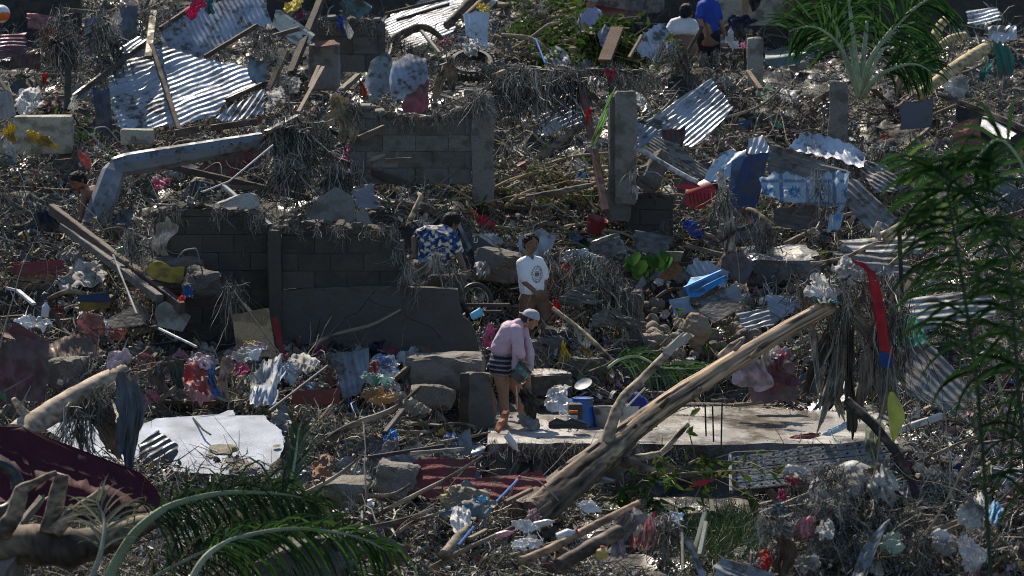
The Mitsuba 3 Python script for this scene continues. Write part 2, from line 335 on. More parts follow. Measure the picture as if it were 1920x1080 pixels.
# ---- block walls: mortar core, every block an entry, rough crust on the broken top
def block_wall(name, label, y, top, bottom, bw, bh, col, seed, yaw=0.0, crust=True, skip=0.0):
    """top: photo outline of the broken top [(u, v)...]; blocks of bw x bh metres in running bond at distance y."""
    R = np.random.default_rng(seed)
    key = thing(name, label, 'wall')
    A = np.array([at(u, v, y) for u, v in top]); zb = at(top[0][0], bottom, y)[2]
    x0, x1 = A[0, 0], A[-1, 0]
    topz = lambda x: np.interp(x, A[:, 0], A[:, 2])
    yy = lambda x: y + yaw * (x - x0)
    n = max(6, int((x1 - x0) / .06)); xs = np.linspace(x0, x1, n); th = .13
    tz = topz(xs) + .03 * (R.random(n) - .5)
    rows = [np.stack([xs, yy(xs) + dy, z], 1) for dy, z in ((.012, xs * 0 + zb), (.012, tz - .01), (th, tz - .01), (th, xs * 0 + zb))]
    v = np.stack(rows, 1)
    caps = np.array([[0, 1, 2, 3], [(n - 1) * 4 + 3, (n - 1) * 4 + 2, (n - 1) * 4 + 1, (n - 1) * 4]])
    put(part(key, 'mortar'), (v.reshape(-1, 3), np.vstack([grid_faces(n, 4), caps])), 'm_grit', tuple(c * .8 for c in col))
    z, r = zb, 0
    while z < A[:, 2].max():
        x = x0 - (r % 2) * bw * .5
        while x < x1:
            a, b = max(x, x0) + .006, min(x + bw, x1) - .006
            if b - a > .05:
                zt = min(z + bh - .012, min(topz(a + .02), topz(b - .02), topz((a + b) / 2)) - .005)
                if zt - z > .05 and R.random() > skip:
                    q = R.normal(0, .003, (8, 3)); pr = R.uniform(.002, .016)
                    c = np.array([[xx, yy(xx) - pr + dy, zz] for xx in (a, b) for dy in (0, .1) for zz in (z, zt)]) + q
                    g = R.uniform(.72, 1.2)
                    put(part(key, 'block'), (c, np.array([[0, 4, 5], [0, 5, 1], [4, 6, 7], [4, 7, 5], [6, 2, 3], [6, 3, 7], [2, 0, 1], [2, 1, 3], [1, 5, 7], [1, 7, 3], [0, 2, 6], [0, 6, 4]])), 'm_grit', tuple(k * g for k in col))
            x += bw
        z += bh; r += 1
    if crust:
        ms = []
        for xx in np.arange(x0, x1, .07):
            s = R.uniform(.03, .065)
            ms.append(rough_box((xx, yy(xx) + .05 + R.normal(0, .02), topz(xx) + R.uniform(-.02, .02)), s * 2.2, .13, s, R.uniform(-.5, .5), (R.normal(0, .2), R.normal(0, .2)), .05, 3, int(R.integers(99))))
        put(part(key, 'broken_mortar_crust', kind='stuff'), join(ms), 'm_grit', tuple(c * 1.25 for c in col), amp=.5)
    return key
DARKC, MIDC = (.062, .056, .048), (.145, .137, .12)
YW = 62.1
w1 = block_wall('block_wall', 'dark grey concrete block wall with broken top, left of the plastered wall', YW + .25, [(288, 396), (330, 390), (420, 392), (478, 402), (505, 430)], 640, .42, .235, DARKC, 11)
w2 = block_wall('block_wall', 'stained dark block wall standing on the cracked plaster, below the bending man in the floral shirt', YW, [(528, 428), (560, 418), (690, 425), (745, 432), (758, 480), (765, 540)], 541, .425, .235, DARKC, 12)
# pilaster between the two walls, and the plastered lower wall
c = at(516, 560, YW); t_ = at(516, 432, YW)
put(thing('concrete_column', 'dark square column between the two halves of the long block wall', 'column'), rough_box((c[0], YW - .03, (t_[2] + c[2] - .9) / 2), .17, .2, t_[2] - c[2] + .9, 0, noise=.015, seed=2), 'm_grit', DARKC)
def plate(key, poly, y, th, mat, col, res=.06, rough=.012, yaw=0.0, seed=0, k=0.0):
    """A plate with the photo's outline, thickness th behind the plane at distance y, its face gently uneven."""
    from shapely.geometry import Polygon
    P = Polygon([(at(u, v, y)[0], at(u, v, y)[2]) for u, v in poly]).buffer(0)
    m = trimesh.creation.extrude_polygon(P.segmentize(res * 1.5), th, engine='earcut')
    m = m.subdivide_to_size(res * 2.2)
    p = np.array(m.vertices); x0 = p[:, 0].min(); zb = p[:, 1].min()
    n = meshkit.fbm(np.stack([p[:, 0], p[:, 1], p[:, 2] * 0 + seed], 1) * 3.0, 3, seed) - .5
    e = meshkit.fbm(np.stack([p[:, 0] * 9, p[:, 1] * 9, p[:, 2] * 0 + seed], 1), 2, seed) - .5
    w = np.stack([p[:, 0] + e * rough, y + p[:, 2] - n * rough * 2 + yaw * (p[:, 0] - x0) + k * (p[:, 1] - zb), p[:, 1] + e * rough], 1)
    return put(key, trimesh.Trimesh(w, m.faces[:, ::-1], process=False), mat, col)
pw = thing('plastered_wall', 'dark plastered concrete wall with cracks, broken down towards the steps', 'wall')
plate(part(pw, 'plaster_face'), [(528, 545), (600, 540), (690, 536), (760, 538), (820, 540), (858, 543), (863, 590), (880, 602), (892, 625), (902, 672), (903, 760), (500, 760), (500, 640), (526, 640)], YW - .05, .2, 'm_grit', (.078, .074, .067), rough=.012, seed=4)
for i, cr in enumerate([[(690, 560), (712, 572), (735, 578), (760, 592), (785, 604), (806, 612), (830, 640)], [(620, 640), (640, 600), (672, 585), (690, 560), (705, 545)], [(700, 690), (722, 655), (735, 640)], [(560, 690), (590, 640), (600, 600)]]):
    put(part(pw, 'crack'), tube([at(u, v, YW - .062) for u, v in cr], 0.0022, 4, knob=.5, sub=4, seed=i), 'm_plain', (.02, .018, .016))
w3 = block_wall('block_wall', 'grey block wall with sagging broken top and hanging metal above it, beside the tall grey column', 66.6, [(655, 196), (690, 200), (722, 214), (760, 220), (820, 219), (850, 212), (884, 196)], 345, .46, .23, MIDC, 13)
w4 = block_wall('block_wall', 'small block wall behind the blue and white hanging bag, high on the slope', 74.5, [(588, 40), (620, 36), (690, 38), (722, 44)], 135, .40, .28, (.10, .097, .09), 14)
w5 = block_wall('block_wall', 'low dark block wall at the foot of the tallest concrete post', 67.6, [(1172, 372), (1210, 366), (1262, 370)], 450, .42, .22, (.07, .066, .06), 15)
w6 = block_wall('block_wall', 'dark stub of block wall beside the standing tyre, under the straw hung beam', 68.5, [(1062, 360), (1140, 355)], 440, .40, .22, (.06, .056, .05), 16)

def post(name, label, u0, v0, u1, v1, d, depth=.2, col=MIDC, cat='concrete post', tilt=0.0, seed=0, noise=.02):
    a, b = at((u0 + u1) / 2, v1, d), at((u0 + u1) / 2, v0, d)
    w = abs(at(u1, v0, d)[0] - at(u0, v0, d)[0]); h = b[2] - a[2] + .25
    return put(thing(name, label, cat), rough_box((a[0], d + depth / 2, b[2] - h / 2), w, depth, h, rng.normal(0, .12), (0, tilt), noise, seed=seed), 'm_grit', col)
post('concrete_column', 'tall grey column at the right end of the sagging block wall', 884, 178, 926, 350, 66.5, .25, (.165, .155, .135), 'column', seed=3)
tp = thing('concrete_post', 'tallest grey concrete post, standing in the middle of the slope with a lighter face', 'concrete post')
a, b = at(1172, 352, 67.3), at(1172, 178, 67.3)
put(part(tp, 'shaft'), rough_box((a[0], 67.4, (a[2] + b[2]) / 2 - .1), .31, .24, b[2] - a[2] + .3, .1, noise=.012, seed=21), 'm_grit', (.20, .19, .165))
put(part(tp, 'side_rib'), rough_box((at(1147, 352, 67.3)[0], 67.45, (a[2] + b[2]) / 2 - .12), .08, .22, b[2] - a[2] + .2, .1, noise=.012, seed=22), 'm_grit', (.13, .12, .105))
put(part(tp, 'foot'), rough_box((at(1160, 385, 67.2)[0], 67.5, at(0, 385, 67.2)[2]), .3, .3, .5, .1, noise=.03, seed=23), 'm_grit', (.14, .13, .115))
post('concrete_post', 'short pale concrete post near the top, right of the navy clothes', 1401, 70, 1431, 130, 76.6, .26, (.33, .32, .29), seed=5)
post('concrete_post', 'grey concrete post beside the upper palm stems', 1554, 153, 1590, 258, 72.3, .22, (.18, .17, .155), seed=6, tilt=.03)
post('concrete_post', 'dark stub of concrete post beside the rubble of stones', 1168, 548, 1206, 660, 63.6, .25, (.11, .10, .085), seed=7, tilt=-.03, noise=.06)
post('concrete_post', 'concrete pillar stump with a brick on its top, right of the cream roofing panel', 580, 82, 636, 140, 73.5, .4, (.20, .19, .175), seed=8)
sheet('brick', 'flat brown brick lying on the concrete pillar stump', 'brick', [(590, 78), (628, 74), (632, 82), (592, 88)], 0, (.2, .1, .07), k=2, d=73.3, per=0, mat='m_grit', dent=.005)
post('concrete_pier', 'broken grey block pier to the left of the woman in pink', 868, 702, 925, 815, 60.0, .3, (.12, .115, .10), 'pier', seed=9, noise=.06)
post('concrete_post', 'dark wooden looking post in front of the block pier', 862, 700, 880, 790, 59.5, .1, (.04, .032, .026), seed=10)
put(thing('concrete_ledge', 'long broken concrete ledge with a pale top under the plastered wall', 'ledge'), rough_box(at(832, 700, 60.9), 1.0, .7, .48, -.05, (0, .02), .05, seed=31), 'm_grit', (.16, .15, .13))
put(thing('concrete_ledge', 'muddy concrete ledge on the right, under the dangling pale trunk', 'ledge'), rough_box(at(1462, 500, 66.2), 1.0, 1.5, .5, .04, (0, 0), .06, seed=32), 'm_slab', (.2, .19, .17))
put(thing('concrete_ledge', 'low dark kerb of concrete behind the flat floor', 'ledge'), rough_box(at(1400, 772, 62.25), 1.9, .3, .22, 0, (0, 0), .04, seed=33), 'm_grit', (.10, .09, .075))
put(thing('concrete_block', 'beige concrete block with a flat top, far left under the maroon roofing', 'concrete block'), rough_box(at(82, 252, 70.3), .86, .4, .56, 0, (0, 0), .012, seed=34), 'm_grit', (.36, .34, .27))
put(thing('concrete_block', 'beige concrete block under the big silver roofing sheet', 'concrete block'), rough_box(at(258, 256, 69.6), .48, .4, .22, .0, (0, 0), .012, seed=35), 'm_grit', (.34, .32, .26))
# steps
st = thing('staircase', 'broken muddy concrete steps climbing from the floor past the boy', 'steps')
for i, (u0, u1, vt, vb, d, dep) in enumerate([(985, 1070, 702, 738, 61.6, .8), (1062, 1138, 672, 712, 62.2, .7), (985, 1062, 642, 690, 62.6, .7), (1012, 1088, 622, 646, 63.2, .7), (1070, 1105, 635, 690, 63.0, .4), (960, 1030, 575, 606, 64.2, .8), (940, 990, 612, 660, 63.2, .6)]):
    a, b = at(u0, vb, d), at(u1, vt, d)
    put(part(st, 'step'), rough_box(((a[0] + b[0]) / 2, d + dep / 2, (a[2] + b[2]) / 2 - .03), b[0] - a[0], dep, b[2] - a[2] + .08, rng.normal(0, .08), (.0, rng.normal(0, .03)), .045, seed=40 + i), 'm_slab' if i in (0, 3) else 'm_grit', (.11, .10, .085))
# ---- the house at the top
def box_at(u0, v0, u1, v1, d, depth):
    a, b = at(u0, v1, d), at(u1, v0, d)
    m = trimesh.creation.box((b[0] - a[0], depth, b[2] - a[2])); m.apply_translation(((a[0] + b[0]) / 2, d + depth / 2, (a[2] + b[2]) / 2))
    return m
hs = thing('house', 'house at the top of the slope with cream wall, maroon door and rusty roof edge', 'house')
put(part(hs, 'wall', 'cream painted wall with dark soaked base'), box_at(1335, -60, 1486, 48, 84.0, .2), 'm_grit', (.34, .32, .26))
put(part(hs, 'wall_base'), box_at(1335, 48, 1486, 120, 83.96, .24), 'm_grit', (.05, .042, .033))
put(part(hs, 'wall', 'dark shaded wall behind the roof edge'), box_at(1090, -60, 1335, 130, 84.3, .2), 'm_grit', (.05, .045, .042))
dk = part(hs, 'door', 'maroon door')
put(dk, box_at(1490, -60, 1550, 55, 83.9, .08), 'm_gloss', (.10, .012, .022))
put(part(hs, 'door_frame'), box_at(1478, -60, 1490, 90, 83.85, .14), 'm_grit', (.22, .08, .07))
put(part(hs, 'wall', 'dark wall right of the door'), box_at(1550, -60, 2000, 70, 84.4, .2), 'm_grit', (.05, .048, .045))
sheet('x', '', '', [(1085, -30), (1248, -30), (1245, 22), (1180, 26), (1110, 14)], 90, (.17, .13, .12), k=.25, d=82.5, per=.09, amp=.012, key=part(hs, 'roof_edge', 'rusty grey corrugated eave'))
sheet('x', '', '', [(1105, 8), (1195, 22), (1200, 30), (1180, 42), (1135, 42), (1112, 30)], 0, (.16, .06, .05), k=.2, d=82.2, per=0, curl=.12, key=part(hs, 'fallen_eave', 'curved reddish brown panel under the eave'))
put(part(hs, 'post', 'tan timber post'), box_at(1392, -60, 1404, 30, 83.5, .1), 'm_grit', (.3, .21, .12))
sheet('hanging_clothes', 'black cloth hanging in front of the cream wall at the top', 'clothes', [(1404, -20), (1432, -20), (1424, 12), (1412, 24), (1404, 10)], 90, (.012, .012, .016), k=.1, d=83.3, per=.1, amp=.02, mat='m_grit')
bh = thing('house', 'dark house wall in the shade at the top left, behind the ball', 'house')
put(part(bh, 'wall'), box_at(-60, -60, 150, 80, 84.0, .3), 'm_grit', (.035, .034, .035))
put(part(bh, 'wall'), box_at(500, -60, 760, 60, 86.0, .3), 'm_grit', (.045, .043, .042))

# ================================================================ litter: prototypes and their copies
def ribbon(p0, d0, L, w, bend, R, segs=4, face=None):
    """A flat straw: strip of segs pieces that droops and twists."""
    t = d0 / (np.linalg.norm(d0) + 1e-9); pts = [np.asarray(p0, float)]
    for _ in range(segs):
        t = t + R.normal(0, bend, 3) + np.array([0, 0, -.12 * bend]); t /= np.linalg.norm(t)
        pts.append(pts[-1] + t * L / segs)
    p = np.array(pts); s = np.cross(np.gradient(p, axis=0), R.normal(0, 1, 3)); s /= np.linalg.norm(s, axis=1, keepdims=True) + 1e-9
    ww = w * np.array([.6] + [1.0] * (segs - 1) + [.3])[:, None]
    v = np.empty((2 * (segs + 1), 3)); v[0::2], v[1::2] = p + s * ww / 2, p - s * ww / 2
    k = np.arange(segs) * 2
    return v, np.vstack([np.stack([k, k + 2, k + 3], 1), np.stack([k, k + 3, k + 1], 1)])
STRAWC = np.array([(.50, .48, .43), (.34, .32, .27), (.20, .188, .155), (.44, .43, .395), (.06, .055, .046), (.15, .15, .105), (.03, .028, .024), (.045, .041, .034), (.09, .083, .068)])
FLECK = np.array([(.6, .6, .6), (.5, .5, .52), (.62, .6, .56), (.33, .31, .28), (.10, .085, .06), (.2, .165, .11), (.45, .42, .36), (.3, .28, .25), (.14, .11, .08), (.08, .07, .055), (.24, .2, .14), (.09, .13, .2), (.22, .04, .045), (.08, .2, .22), (.06, .15, .06), (.40, .32, .09), (.34, .17, .2)])
def clump(seed, n, rad, hgt, Lr, flecks=12, twigs=9, tone=1.0, green=0.0):
    R = np.random.default_rng(seed); ms, cs = [], []
    main = R.uniform(0, np.pi)
    for i in range(n):
        r, a = rad * math.sqrt(R.random()), R.uniform(0, 2 * np.pi)
        th = main + R.normal(0, .8) if R.random() < .6 else R.uniform(0, 2 * np.pi)
        d = np.array([math.cos(th), math.sin(th), R.normal(.12, .42)])
        z = hgt * R.random() * (1 - (r / rad) ** 2 * .7)
        m = ribbon((r * math.cos(a), r * math.sin(a), z), d, R.uniform(*Lr), R.choice([.005, .007, .010, .016], p=[.30, .34, .24, .12]), .35, R)
        c = STRAWC[R.integers(len(STRAWC))] * R.uniform(.6, 1.25) * tone
        if R.random() < green: c = np.array([.07, .12, .03]) * R.uniform(.6, 1.6)
        ms.append(m); cs.append(np.tile(c, (len(m[0]), 1)))
    for i in range(twigs):
        r, a = rad * math.sqrt(R.random()), R.uniform(0, 2 * np.pi)
        th = R.uniform(0, 2 * np.pi); L = R.uniform(.15, .6)
        d = np.array([math.cos(th), math.sin(th), R.normal(.1, .35)]) * L / 3
        p = [np.array([r * math.cos(a), r * math.sin(a), R.uniform(0, hgt)])]
        for k in range(3): p.append(p[-1] + d + R.normal(0, .16 * L / 3, 3))
        m = tube(p, R.uniform(.004, .011) * np.array([1, .9, .7, .4]), 4, cap=False)
        ms.append(m); cs.append(np.tile(np.array([.165, .145, .115]) * R.uniform(.35, 1.4) * tone, (len(m[0]), 1)))
    for i in range(flecks):
        r, a = rad * math.sqrt(R.random()), R.uniform(0, 2 * np.pi)
        s = R.uniform(.014, .045); g = np.stack(np.meshgrid([-1, 0, 1], [-1, 0, 1], indexing='ij'), -1).reshape(-1, 2) * s
        M = trimesh.transformations.random_rotation_matrix(R.random(3))[:3, :3]
        v = np.c_[g * [1, R.uniform(.4, 1)], R.normal(0, .3 * s, 9)] @ M.T + [r * math.cos(a), r * math.sin(a), hgt * R.uniform(.2, 1)]
        ms.append((v, grid_faces(3, 3))); cs.append(np.tile(FLECK[R.integers(len(FLECK))] * R.uniform(.5, 1.1), (9, 1)))
    v, f = join(ms)
    return v, f, np.vstack(cs)
def proto(key, m, mat='m_straw'):
    scene[key] = {'type': 'shapegroup', 'm': ply((m[0], m[1]), mat, False, color=np.clip(m[2], .003, .9))}
def place(kind, i, group, M): scene[f'{kind}__{i:04d}'] = {'type': 'instance', 'ref': {'type': 'ref', 'id': group}, 'to_world': T(M.tolist())}
NP = 10
for i in range(NP): proto(f'g_litter_{i}', clump(100 + i, 62, .34, .17, (.10, .45), 13 + 3 * (i % 4), 9, tone=(.75, 1.0, .55, .9, 1.15, .7, .9, .5, 1.1, .8)[i], green=.04 + .12 * (i in (3, 8))))
labels['debris_litter'] = {'label': 'matted straw, twigs and shreds of rubbish covering the slope', 'category': 'debris', 'kind': 'stuff'}
R = np.random.default_rng(77)
def slope_matrix(x, y, z, s, R, tilt=.35):
    e = .25
    n = np.array([-(terrain(x + e, y) - terrain(x - e, y)) / (2 * e), -(terrain(x, y + e) - terrain(x, y - e)) / (2 * e), 1.0]); n[:2] = np.clip(n[:2], -.9, .9)
    n += R.normal(0, tilt, 3) * [1, 1, 0]; n /= np.linalg.norm(n)
    a = np.cross(n, [math.cos(q := R.uniform(0, 6.28)), math.sin(q), .01]); a /= np.linalg.norm(a)
    M = np.eye(4); M[:3, 0], M[:3, 1], M[:3, 2] = a * s, np.cross(n, a) * s, n * s * R.uniform(.7, 1.5); M[:3, 3] = (x, y, z)
    return M
NL = 4200
U, V = R.uniform(-120, 2040, NL), R.uniform(-40, 1120, NL)
dd = D(U, V); p = at(U, V, dd) + R.normal(0, .25, (NL, 3)) * [1, 1, 0]
p[:, 2] = ground_z(p[:, 0], p[:, 1])
keep = (R.random(NL) < .12 + .88 * calm(p[:, 0], p[:, 1])) & (p[:, 1] < 92)
wallz = (p[:, 0] > -4.6) & (p[:, 0] < -.3) & (p[:, 1] > 61.75) & (p[:, 1] < 62.75)
for i in np.nonzero(keep & ~wallz)[0]:
    dn = float(np.clip((meshkit.fbm(np.array([p[i, 0] * .95, p[i, 1] * .7, 3.0]), 3, 21) - .40) * 5, 0, 1))
    if R.random() > .22 + .78 * dn: continue
    p[i, 2] += .26 * dn * R.random() * calm(p[i, 0], p[i, 1])
    s = R.uniform(.6, 1.35) * (.55 if calm(p[i, 0], p[i, 1]) < .5 else 1.0) * (1.0 if p[i, 1] > 53 else .8)
    place('debris_litter', i, f'g_litter_{R.integers(NP)}', slope_matrix(*p[i], s, R))
def trash(seed, n=15):
    R = np.random.default_rng(seed); ms, cs = [], []
    pal = np.array([(.45, .44, .42), (.3, .29, .27), (.38, .36, .33), (.22, .21, .2), (.12, .10, .08), (.3, .25, .19), (.018, .025, .06), (.35, .03, .05), (.45, .2, .25), (.05, .13, .3), (.05, .13, .07), (.4, .3, .08), (.08, .06, .05), (.02, .02, .022), (.3, .33, .38)])
    for i in range(n):
        s = R.uniform(.04, .13); k = 6; a, b = np.meshgrid(np.linspace(-1, 1, k), np.linspace(-1, 1, k), indexing='ij')
        q = np.stack([a, b, a * 0 + seed + i * 3.3], -1); off = (meshkit.fbm(q * 1.3, 3, i) - .5) * 1.0 + (1 - np.abs(2 * meshkit.fbm(q * [2.6, 1, 1], 2, i + 5) - 1) * 2) * .3
        e = 1 + .5 * (meshkit.fbm(q * 2.1, 2, i + 9) - .5)
        v = np.stack([a * e * s, b * e * s * R.uniform(.4, 1), off * s], -1).reshape(-1, 3) @ trimesh.transformations.random_rotation_matrix(R.random(3))[:3, :3].T
        r, t = .3 * math.sqrt(R.random()), R.uniform(0, 6.28); v += [r * math.cos(t), r * math.sin(t), R.uniform(.0, .16)]
        c = pal[R.integers(len(pal))] * R.uniform(.4, .95); n_ = meshkit.fbm(v * 14, 3, i)[:, None]; c = c * .9 + c.mean() * .1
        ms.append((v, grid_faces(k, k))); cs.append(np.where(n_ > .53, np.array([.09, .078, .06]), c * (.7 + .6 * n_)))
    v, f = join(ms); return v, f, np.vstack(cs)
for i in range(6): proto(f'g_trash_{i}', trash(300 + i), 'm_plain')
labels['small_rubbish'] = {'label': 'crumpled shreds of cloth, plastic and paper heaped among the straw', 'category': 'rubbish', 'kind': 'stuff'}
nt = [0]
def strew(u0, v0, u1, v1, n, s=1.0, d=None):
    for _ in range(n):
        u, v = R.uniform(u0, u1), R.uniform(v0, v1); x, y, _z = at(u, v, float(D(u, v)[0]))
        if R.random() > .1 + calm(x, y): continue
        nt[0] += 1; place('small_rubbish', nt[0], f'g_trash_{R.integers(6)}', slope_matrix(x, y, float(ground_z(x, y)), s * R.uniform(.5, 1.2), R))
strew(1000, 826, 1360, 850, 40, .35); strew(915, 800, 1010, 856, 60, .4); strew(1225, 90, 1375, 125, 50, .5); strew(1230, 752, 1660, 772, 60, .4); strew(-20, 10, 1940, 380, 150, .6); strew(0, 380, 290, 700, 60, .75); strew(900, 380, 1940, 760, 110, .65); strew(280, 650, 800, 760, 130, .85); strew(560, 770, 980, 860, 50, .7)
strew(780, 930, 1260, 1080, 110, .75); strew(1440, 870, 1900, 1085, 260, .8); strew(0, 700, 300, 800, 25, .7); strew(600, 880, 850, 1080, 45, .7); strew(1000, 520, 1180, 700, 30, .6)
def canes(seed):
    R = np.random.default_rng(seed); ms, cs = [], []
    for i in range(3):
        th, L = R.uniform(0, 6.28), R.uniform(.7, 1.7); n = 7; p = [np.array([R.normal(0, .1), R.normal(0, .1), R.uniform(.02, .14)])]; d = np.array([math.cos(th), math.sin(th), R.uniform(.0, .7)])
        for k in range(n): d = d + R.normal(0, .22, 3) - [0, 0, .16]; d /= np.linalg.norm(d); p.append(p[-1] + d * L / n)
        m = tube(p, R.uniform(.006, .015) * np.linspace(1, .35, n + 1), 5, cap=False, sub=2); c = np.array([(.30, .26, .19), (.17, .14, .10), (.36, .34, .27), (.10, .08, .06)][R.integers(4)]) * R.uniform(.6, 1.2)
        ms.append(m); cs.append(np.tile(c, (len(m[0]), 1)))
    v, f = join(ms); return v, f, np.vstack(cs)
for i in range(8): proto(f'g_cane_{i}', canes(400 + i), 'm_plain')
labels['bare_canes'] = {'label': 'long bare curved canes and vine stems tangled over the debris', 'category': 'canes', 'kind': 'stuff'}
for i in range(430):
    u, v = R.uniform(-40, 1960), R.uniform(-20, 1090); x, y, _z = at(u, v, float(D(u, v)[0]))
    if R.random() > calm(x, y) or (280 < u < 890 and 400 < v < 640): continue
    place('bare_canes', i, f'g_cane_{R.integers(8)}', slope_matrix(x, y, float(ground_z(x, y)) + .05, R.uniform(.6, 1.2), R, .2))
def tuft(seed):
    R = np.random.default_rng(seed); ms, cs = [], []
    for i in range(46):
        a, r = R.uniform(0, 6.28), .16 * math.sqrt(R.random())
        m = ribbon((r * math.cos(a), r * math.sin(a), 0), np.array([R.normal(0, .5), R.normal(0, .5), 1.0]), R.uniform(.08, .26), .009, .22, R, 4)
        ms.append(m); cs.append(np.tile(np.array([(.07, .13, .03), (.05, .09, .025), (.17, .18, .08), (.11, .15, .05)][R.integers(4)]) * R.uniform(.6, 1.3), (len(m[0]), 1)))
    v, f = join(ms); return v, f, np.vstack(cs)
for i in range(3): proto(f'g_grass_{i}', tuft(500 + i))
labels['grass'] = {'label': 'short green grass growing through the mud in front of the ramp', 'category': 'grass', 'kind': 'stuff'}
for i in range(95):
    u, v = R.normal(1370, 62), R.normal(1012, 28); x, y, _z = at(u, v, float(D(u, v)[0]))
    place('grass', i, f'g_grass_{R.integers(3)}', slope_matrix(x, y, float(ground_z(x, y)), R.uniform(.6, 1.3), R, .1))
# hanging straw: wads draped over beams, posts and trunk ends
def wad(seed, n, L, w, tone=1.0):
    tone = tone * 1.15
    R = np.random.default_rng(seed); ms, cs = [], []
    for i in range(n):
        a = R.uniform(0, 6.28); r = .13 * math.sqrt(R.random())
        m = ribbon((r * math.cos(a) * 1.6, r * math.sin(a), R.uniform(-.12, .12)), np.array([R.normal(0, .16), R.normal(0, .16), -1]), L * R.uniform(.35, 1.0), R.choice([.005, .009, .015, .04], p=[.4, .35, .2, .05]), w, R, 6)
        m[0][:, 2] = np.where(m[0][:, 2] > .14, .14, m[0][:, 2])
        ms.append(m); cs.append(np.tile(STRAWC[R.integers(len(STRAWC))] * R.uniform(.35, 1.1) * tone, (len(m[0]), 1)))
    for i in range(int(n * .16)):
        th = R.uniform(0, 6.28)
        m = ribbon((R.normal(0, .09), R.normal(0, .07), R.uniform(-.1, .13)), np.array([math.cos(th), math.sin(th), R.normal(0, .4)]), R.uniform(.12, .35), .008, .5, R, 4)
        ms.append(m); cs.append(np.tile(STRAWC[R.integers(4)] * R.uniform(.5, 1.2) * tone, (len(m[0]), 1)))
    v, f = join(ms); return v, f, np.vstack(cs)
for i in range(5): proto(f'g_wad_{i}', wad(200 + i, 44, .85, .24, (.8, 1.0, .6, .9, .7)[i]))
labels['hanging_straw'] = {'label': 'long straw and roots hanging in wads from beams, posts and branch ends', 'category': 'straw', 'kind': 'stuff'}
nw = [0]
def hang(u, v, d, s=1.0, n=1, spread=.12, zs=1.0):
    for _ in range(n):
        q = at(u, v, d) + R.normal(0, spread, 3) * [1, .6, .6]
        M = np.eye(4); M[:3, :3] = trimesh.transformations.rotation_matrix(R.uniform(0, 6.28), (0, 0, 1))[:3, :3] * s; M[:3, 2] *= zs * R.uniform(.7, 1.2); M[:3, 3] = q
        nw[0] += 1; place('hanging_straw', nw[0], f'g_wad_{R.integers(5)}', M)
def hang_along(pts, d, n, s=1.0, spread=.08, zs=1.0):
    pts = np.array(pts, float)
    for t in np.sort(R.uniform(0, len(pts) - 1, max(2, int(n * .62)))):
        q = [np.interp(t, np.arange(len(pts)), pts[:, k]) for k in (0, 1)]
        hang(*q, d, s * R.uniform(.7, 1.2), 1, spread, zs)

# ================================================================ roofing sheets, panels, tarps
SH = 'corrugated sheet'
def roof(label, poly, ang, col=GALV, k=1.0, **kw): return sheet('corrugated_sheet', label, SH, poly, ang, col, k, **kw)
roof('big bright silver roofing sheet, left half, under the dark nailed batten', [(203, 168), (208, 130), (285, 86), (312, 84), (338, 160), (348, 232), (225, 247), (210, 195)], 21, (.40, .44, .50), k=1.7, d=70.6, dent=.05, per=.10, amp=.0062)
roof('big bright silver roofing sheet, right half, nail holes near its ragged end', [(300, 84), (350, 101), (395, 113), (466, 126), (467, 140), (478, 163), (425, 190), (405, 217), (335, 236), (318, 170)], 20, (.40, .44, .50), k=1.7, d=70.5, dent=.05, per=.10, amp=.0062)
hk = thing('nail_holes', 'row of torn nail holes near the right end of the bright silver sheet', 'hole')
pl = Plane(335, 236, 70.42, 1.7, 0)
for i, (u, v) in enumerate([(400, 124), (405, 136), (411, 146), (414, 155), (418, 163), (421, 171), (425, 180), (428, 188)]):
    q = pl(u, v) + np.array([0, -.035, .02]); s = .022 + .012 * (i % 3)
    put(part(hk, 'hole'), trimesh.creation.icosphere(1, s).apply_transform(np.diag([1, .5, .8, 1])).apply_translation(q), 'm_plain', (.012, .012, .012))
roof('light grey roofing sheet high on the left, ridges running down, under the palm leaves', [(300, 60), (345, 30), (430, -6), (492, -6), (510, 44), (470, 52), (385, 107), (330, 102), (304, 82)], -64, (.36, .40, .47), k=1.2, d=72.8, dent=.02)
roof('pale narrow strip of roofing above the left end of the big silver sheet', [(212, 98), (258, 66), (268, 75), (262, 92), (214, 118)], 35, (.55, .58, .62), k=1.5, d=71.6)
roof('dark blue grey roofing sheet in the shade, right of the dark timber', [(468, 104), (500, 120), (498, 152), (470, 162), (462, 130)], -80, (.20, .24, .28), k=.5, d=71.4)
roof('silver roofing scrap under the right tip of the big silver sheet', [(440, 194), (497, 166), (492, 214), (430, 229), (404, 221)], 55, (.45, .48, .54), k=1.3, d=69.6)
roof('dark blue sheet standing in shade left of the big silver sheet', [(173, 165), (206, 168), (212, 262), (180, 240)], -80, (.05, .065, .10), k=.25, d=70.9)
roof('slate blue sheet hanging among the straw near the top left', [(158, 38), (190, 28), (192, 100), (160, 106)], -85, (.12, .14, .18), k=.3, d=72.2)
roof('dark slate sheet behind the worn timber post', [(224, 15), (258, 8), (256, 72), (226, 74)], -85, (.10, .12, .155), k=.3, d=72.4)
roof('maroon roofing sheet with level ridges at the left edge', [(-10, 68), (50, 62), (50, 108), (-10, 112)], 2, (.15, .07, .09), k=1.2, d=74.2)
roof('dark maroon sheet below the one at the left edge', [(20, 108), (75, 100), (76, 130), (15, 130)], 80, (.10, .03, .035), k=.4, d=73.5)
roof('small pink red ribbed sheet tangled in straw, top left', [(50, 24), (94, 30), (92, 56), (54, 54)], 0, (.36, .12, .11), k=1.0, d=75.0)
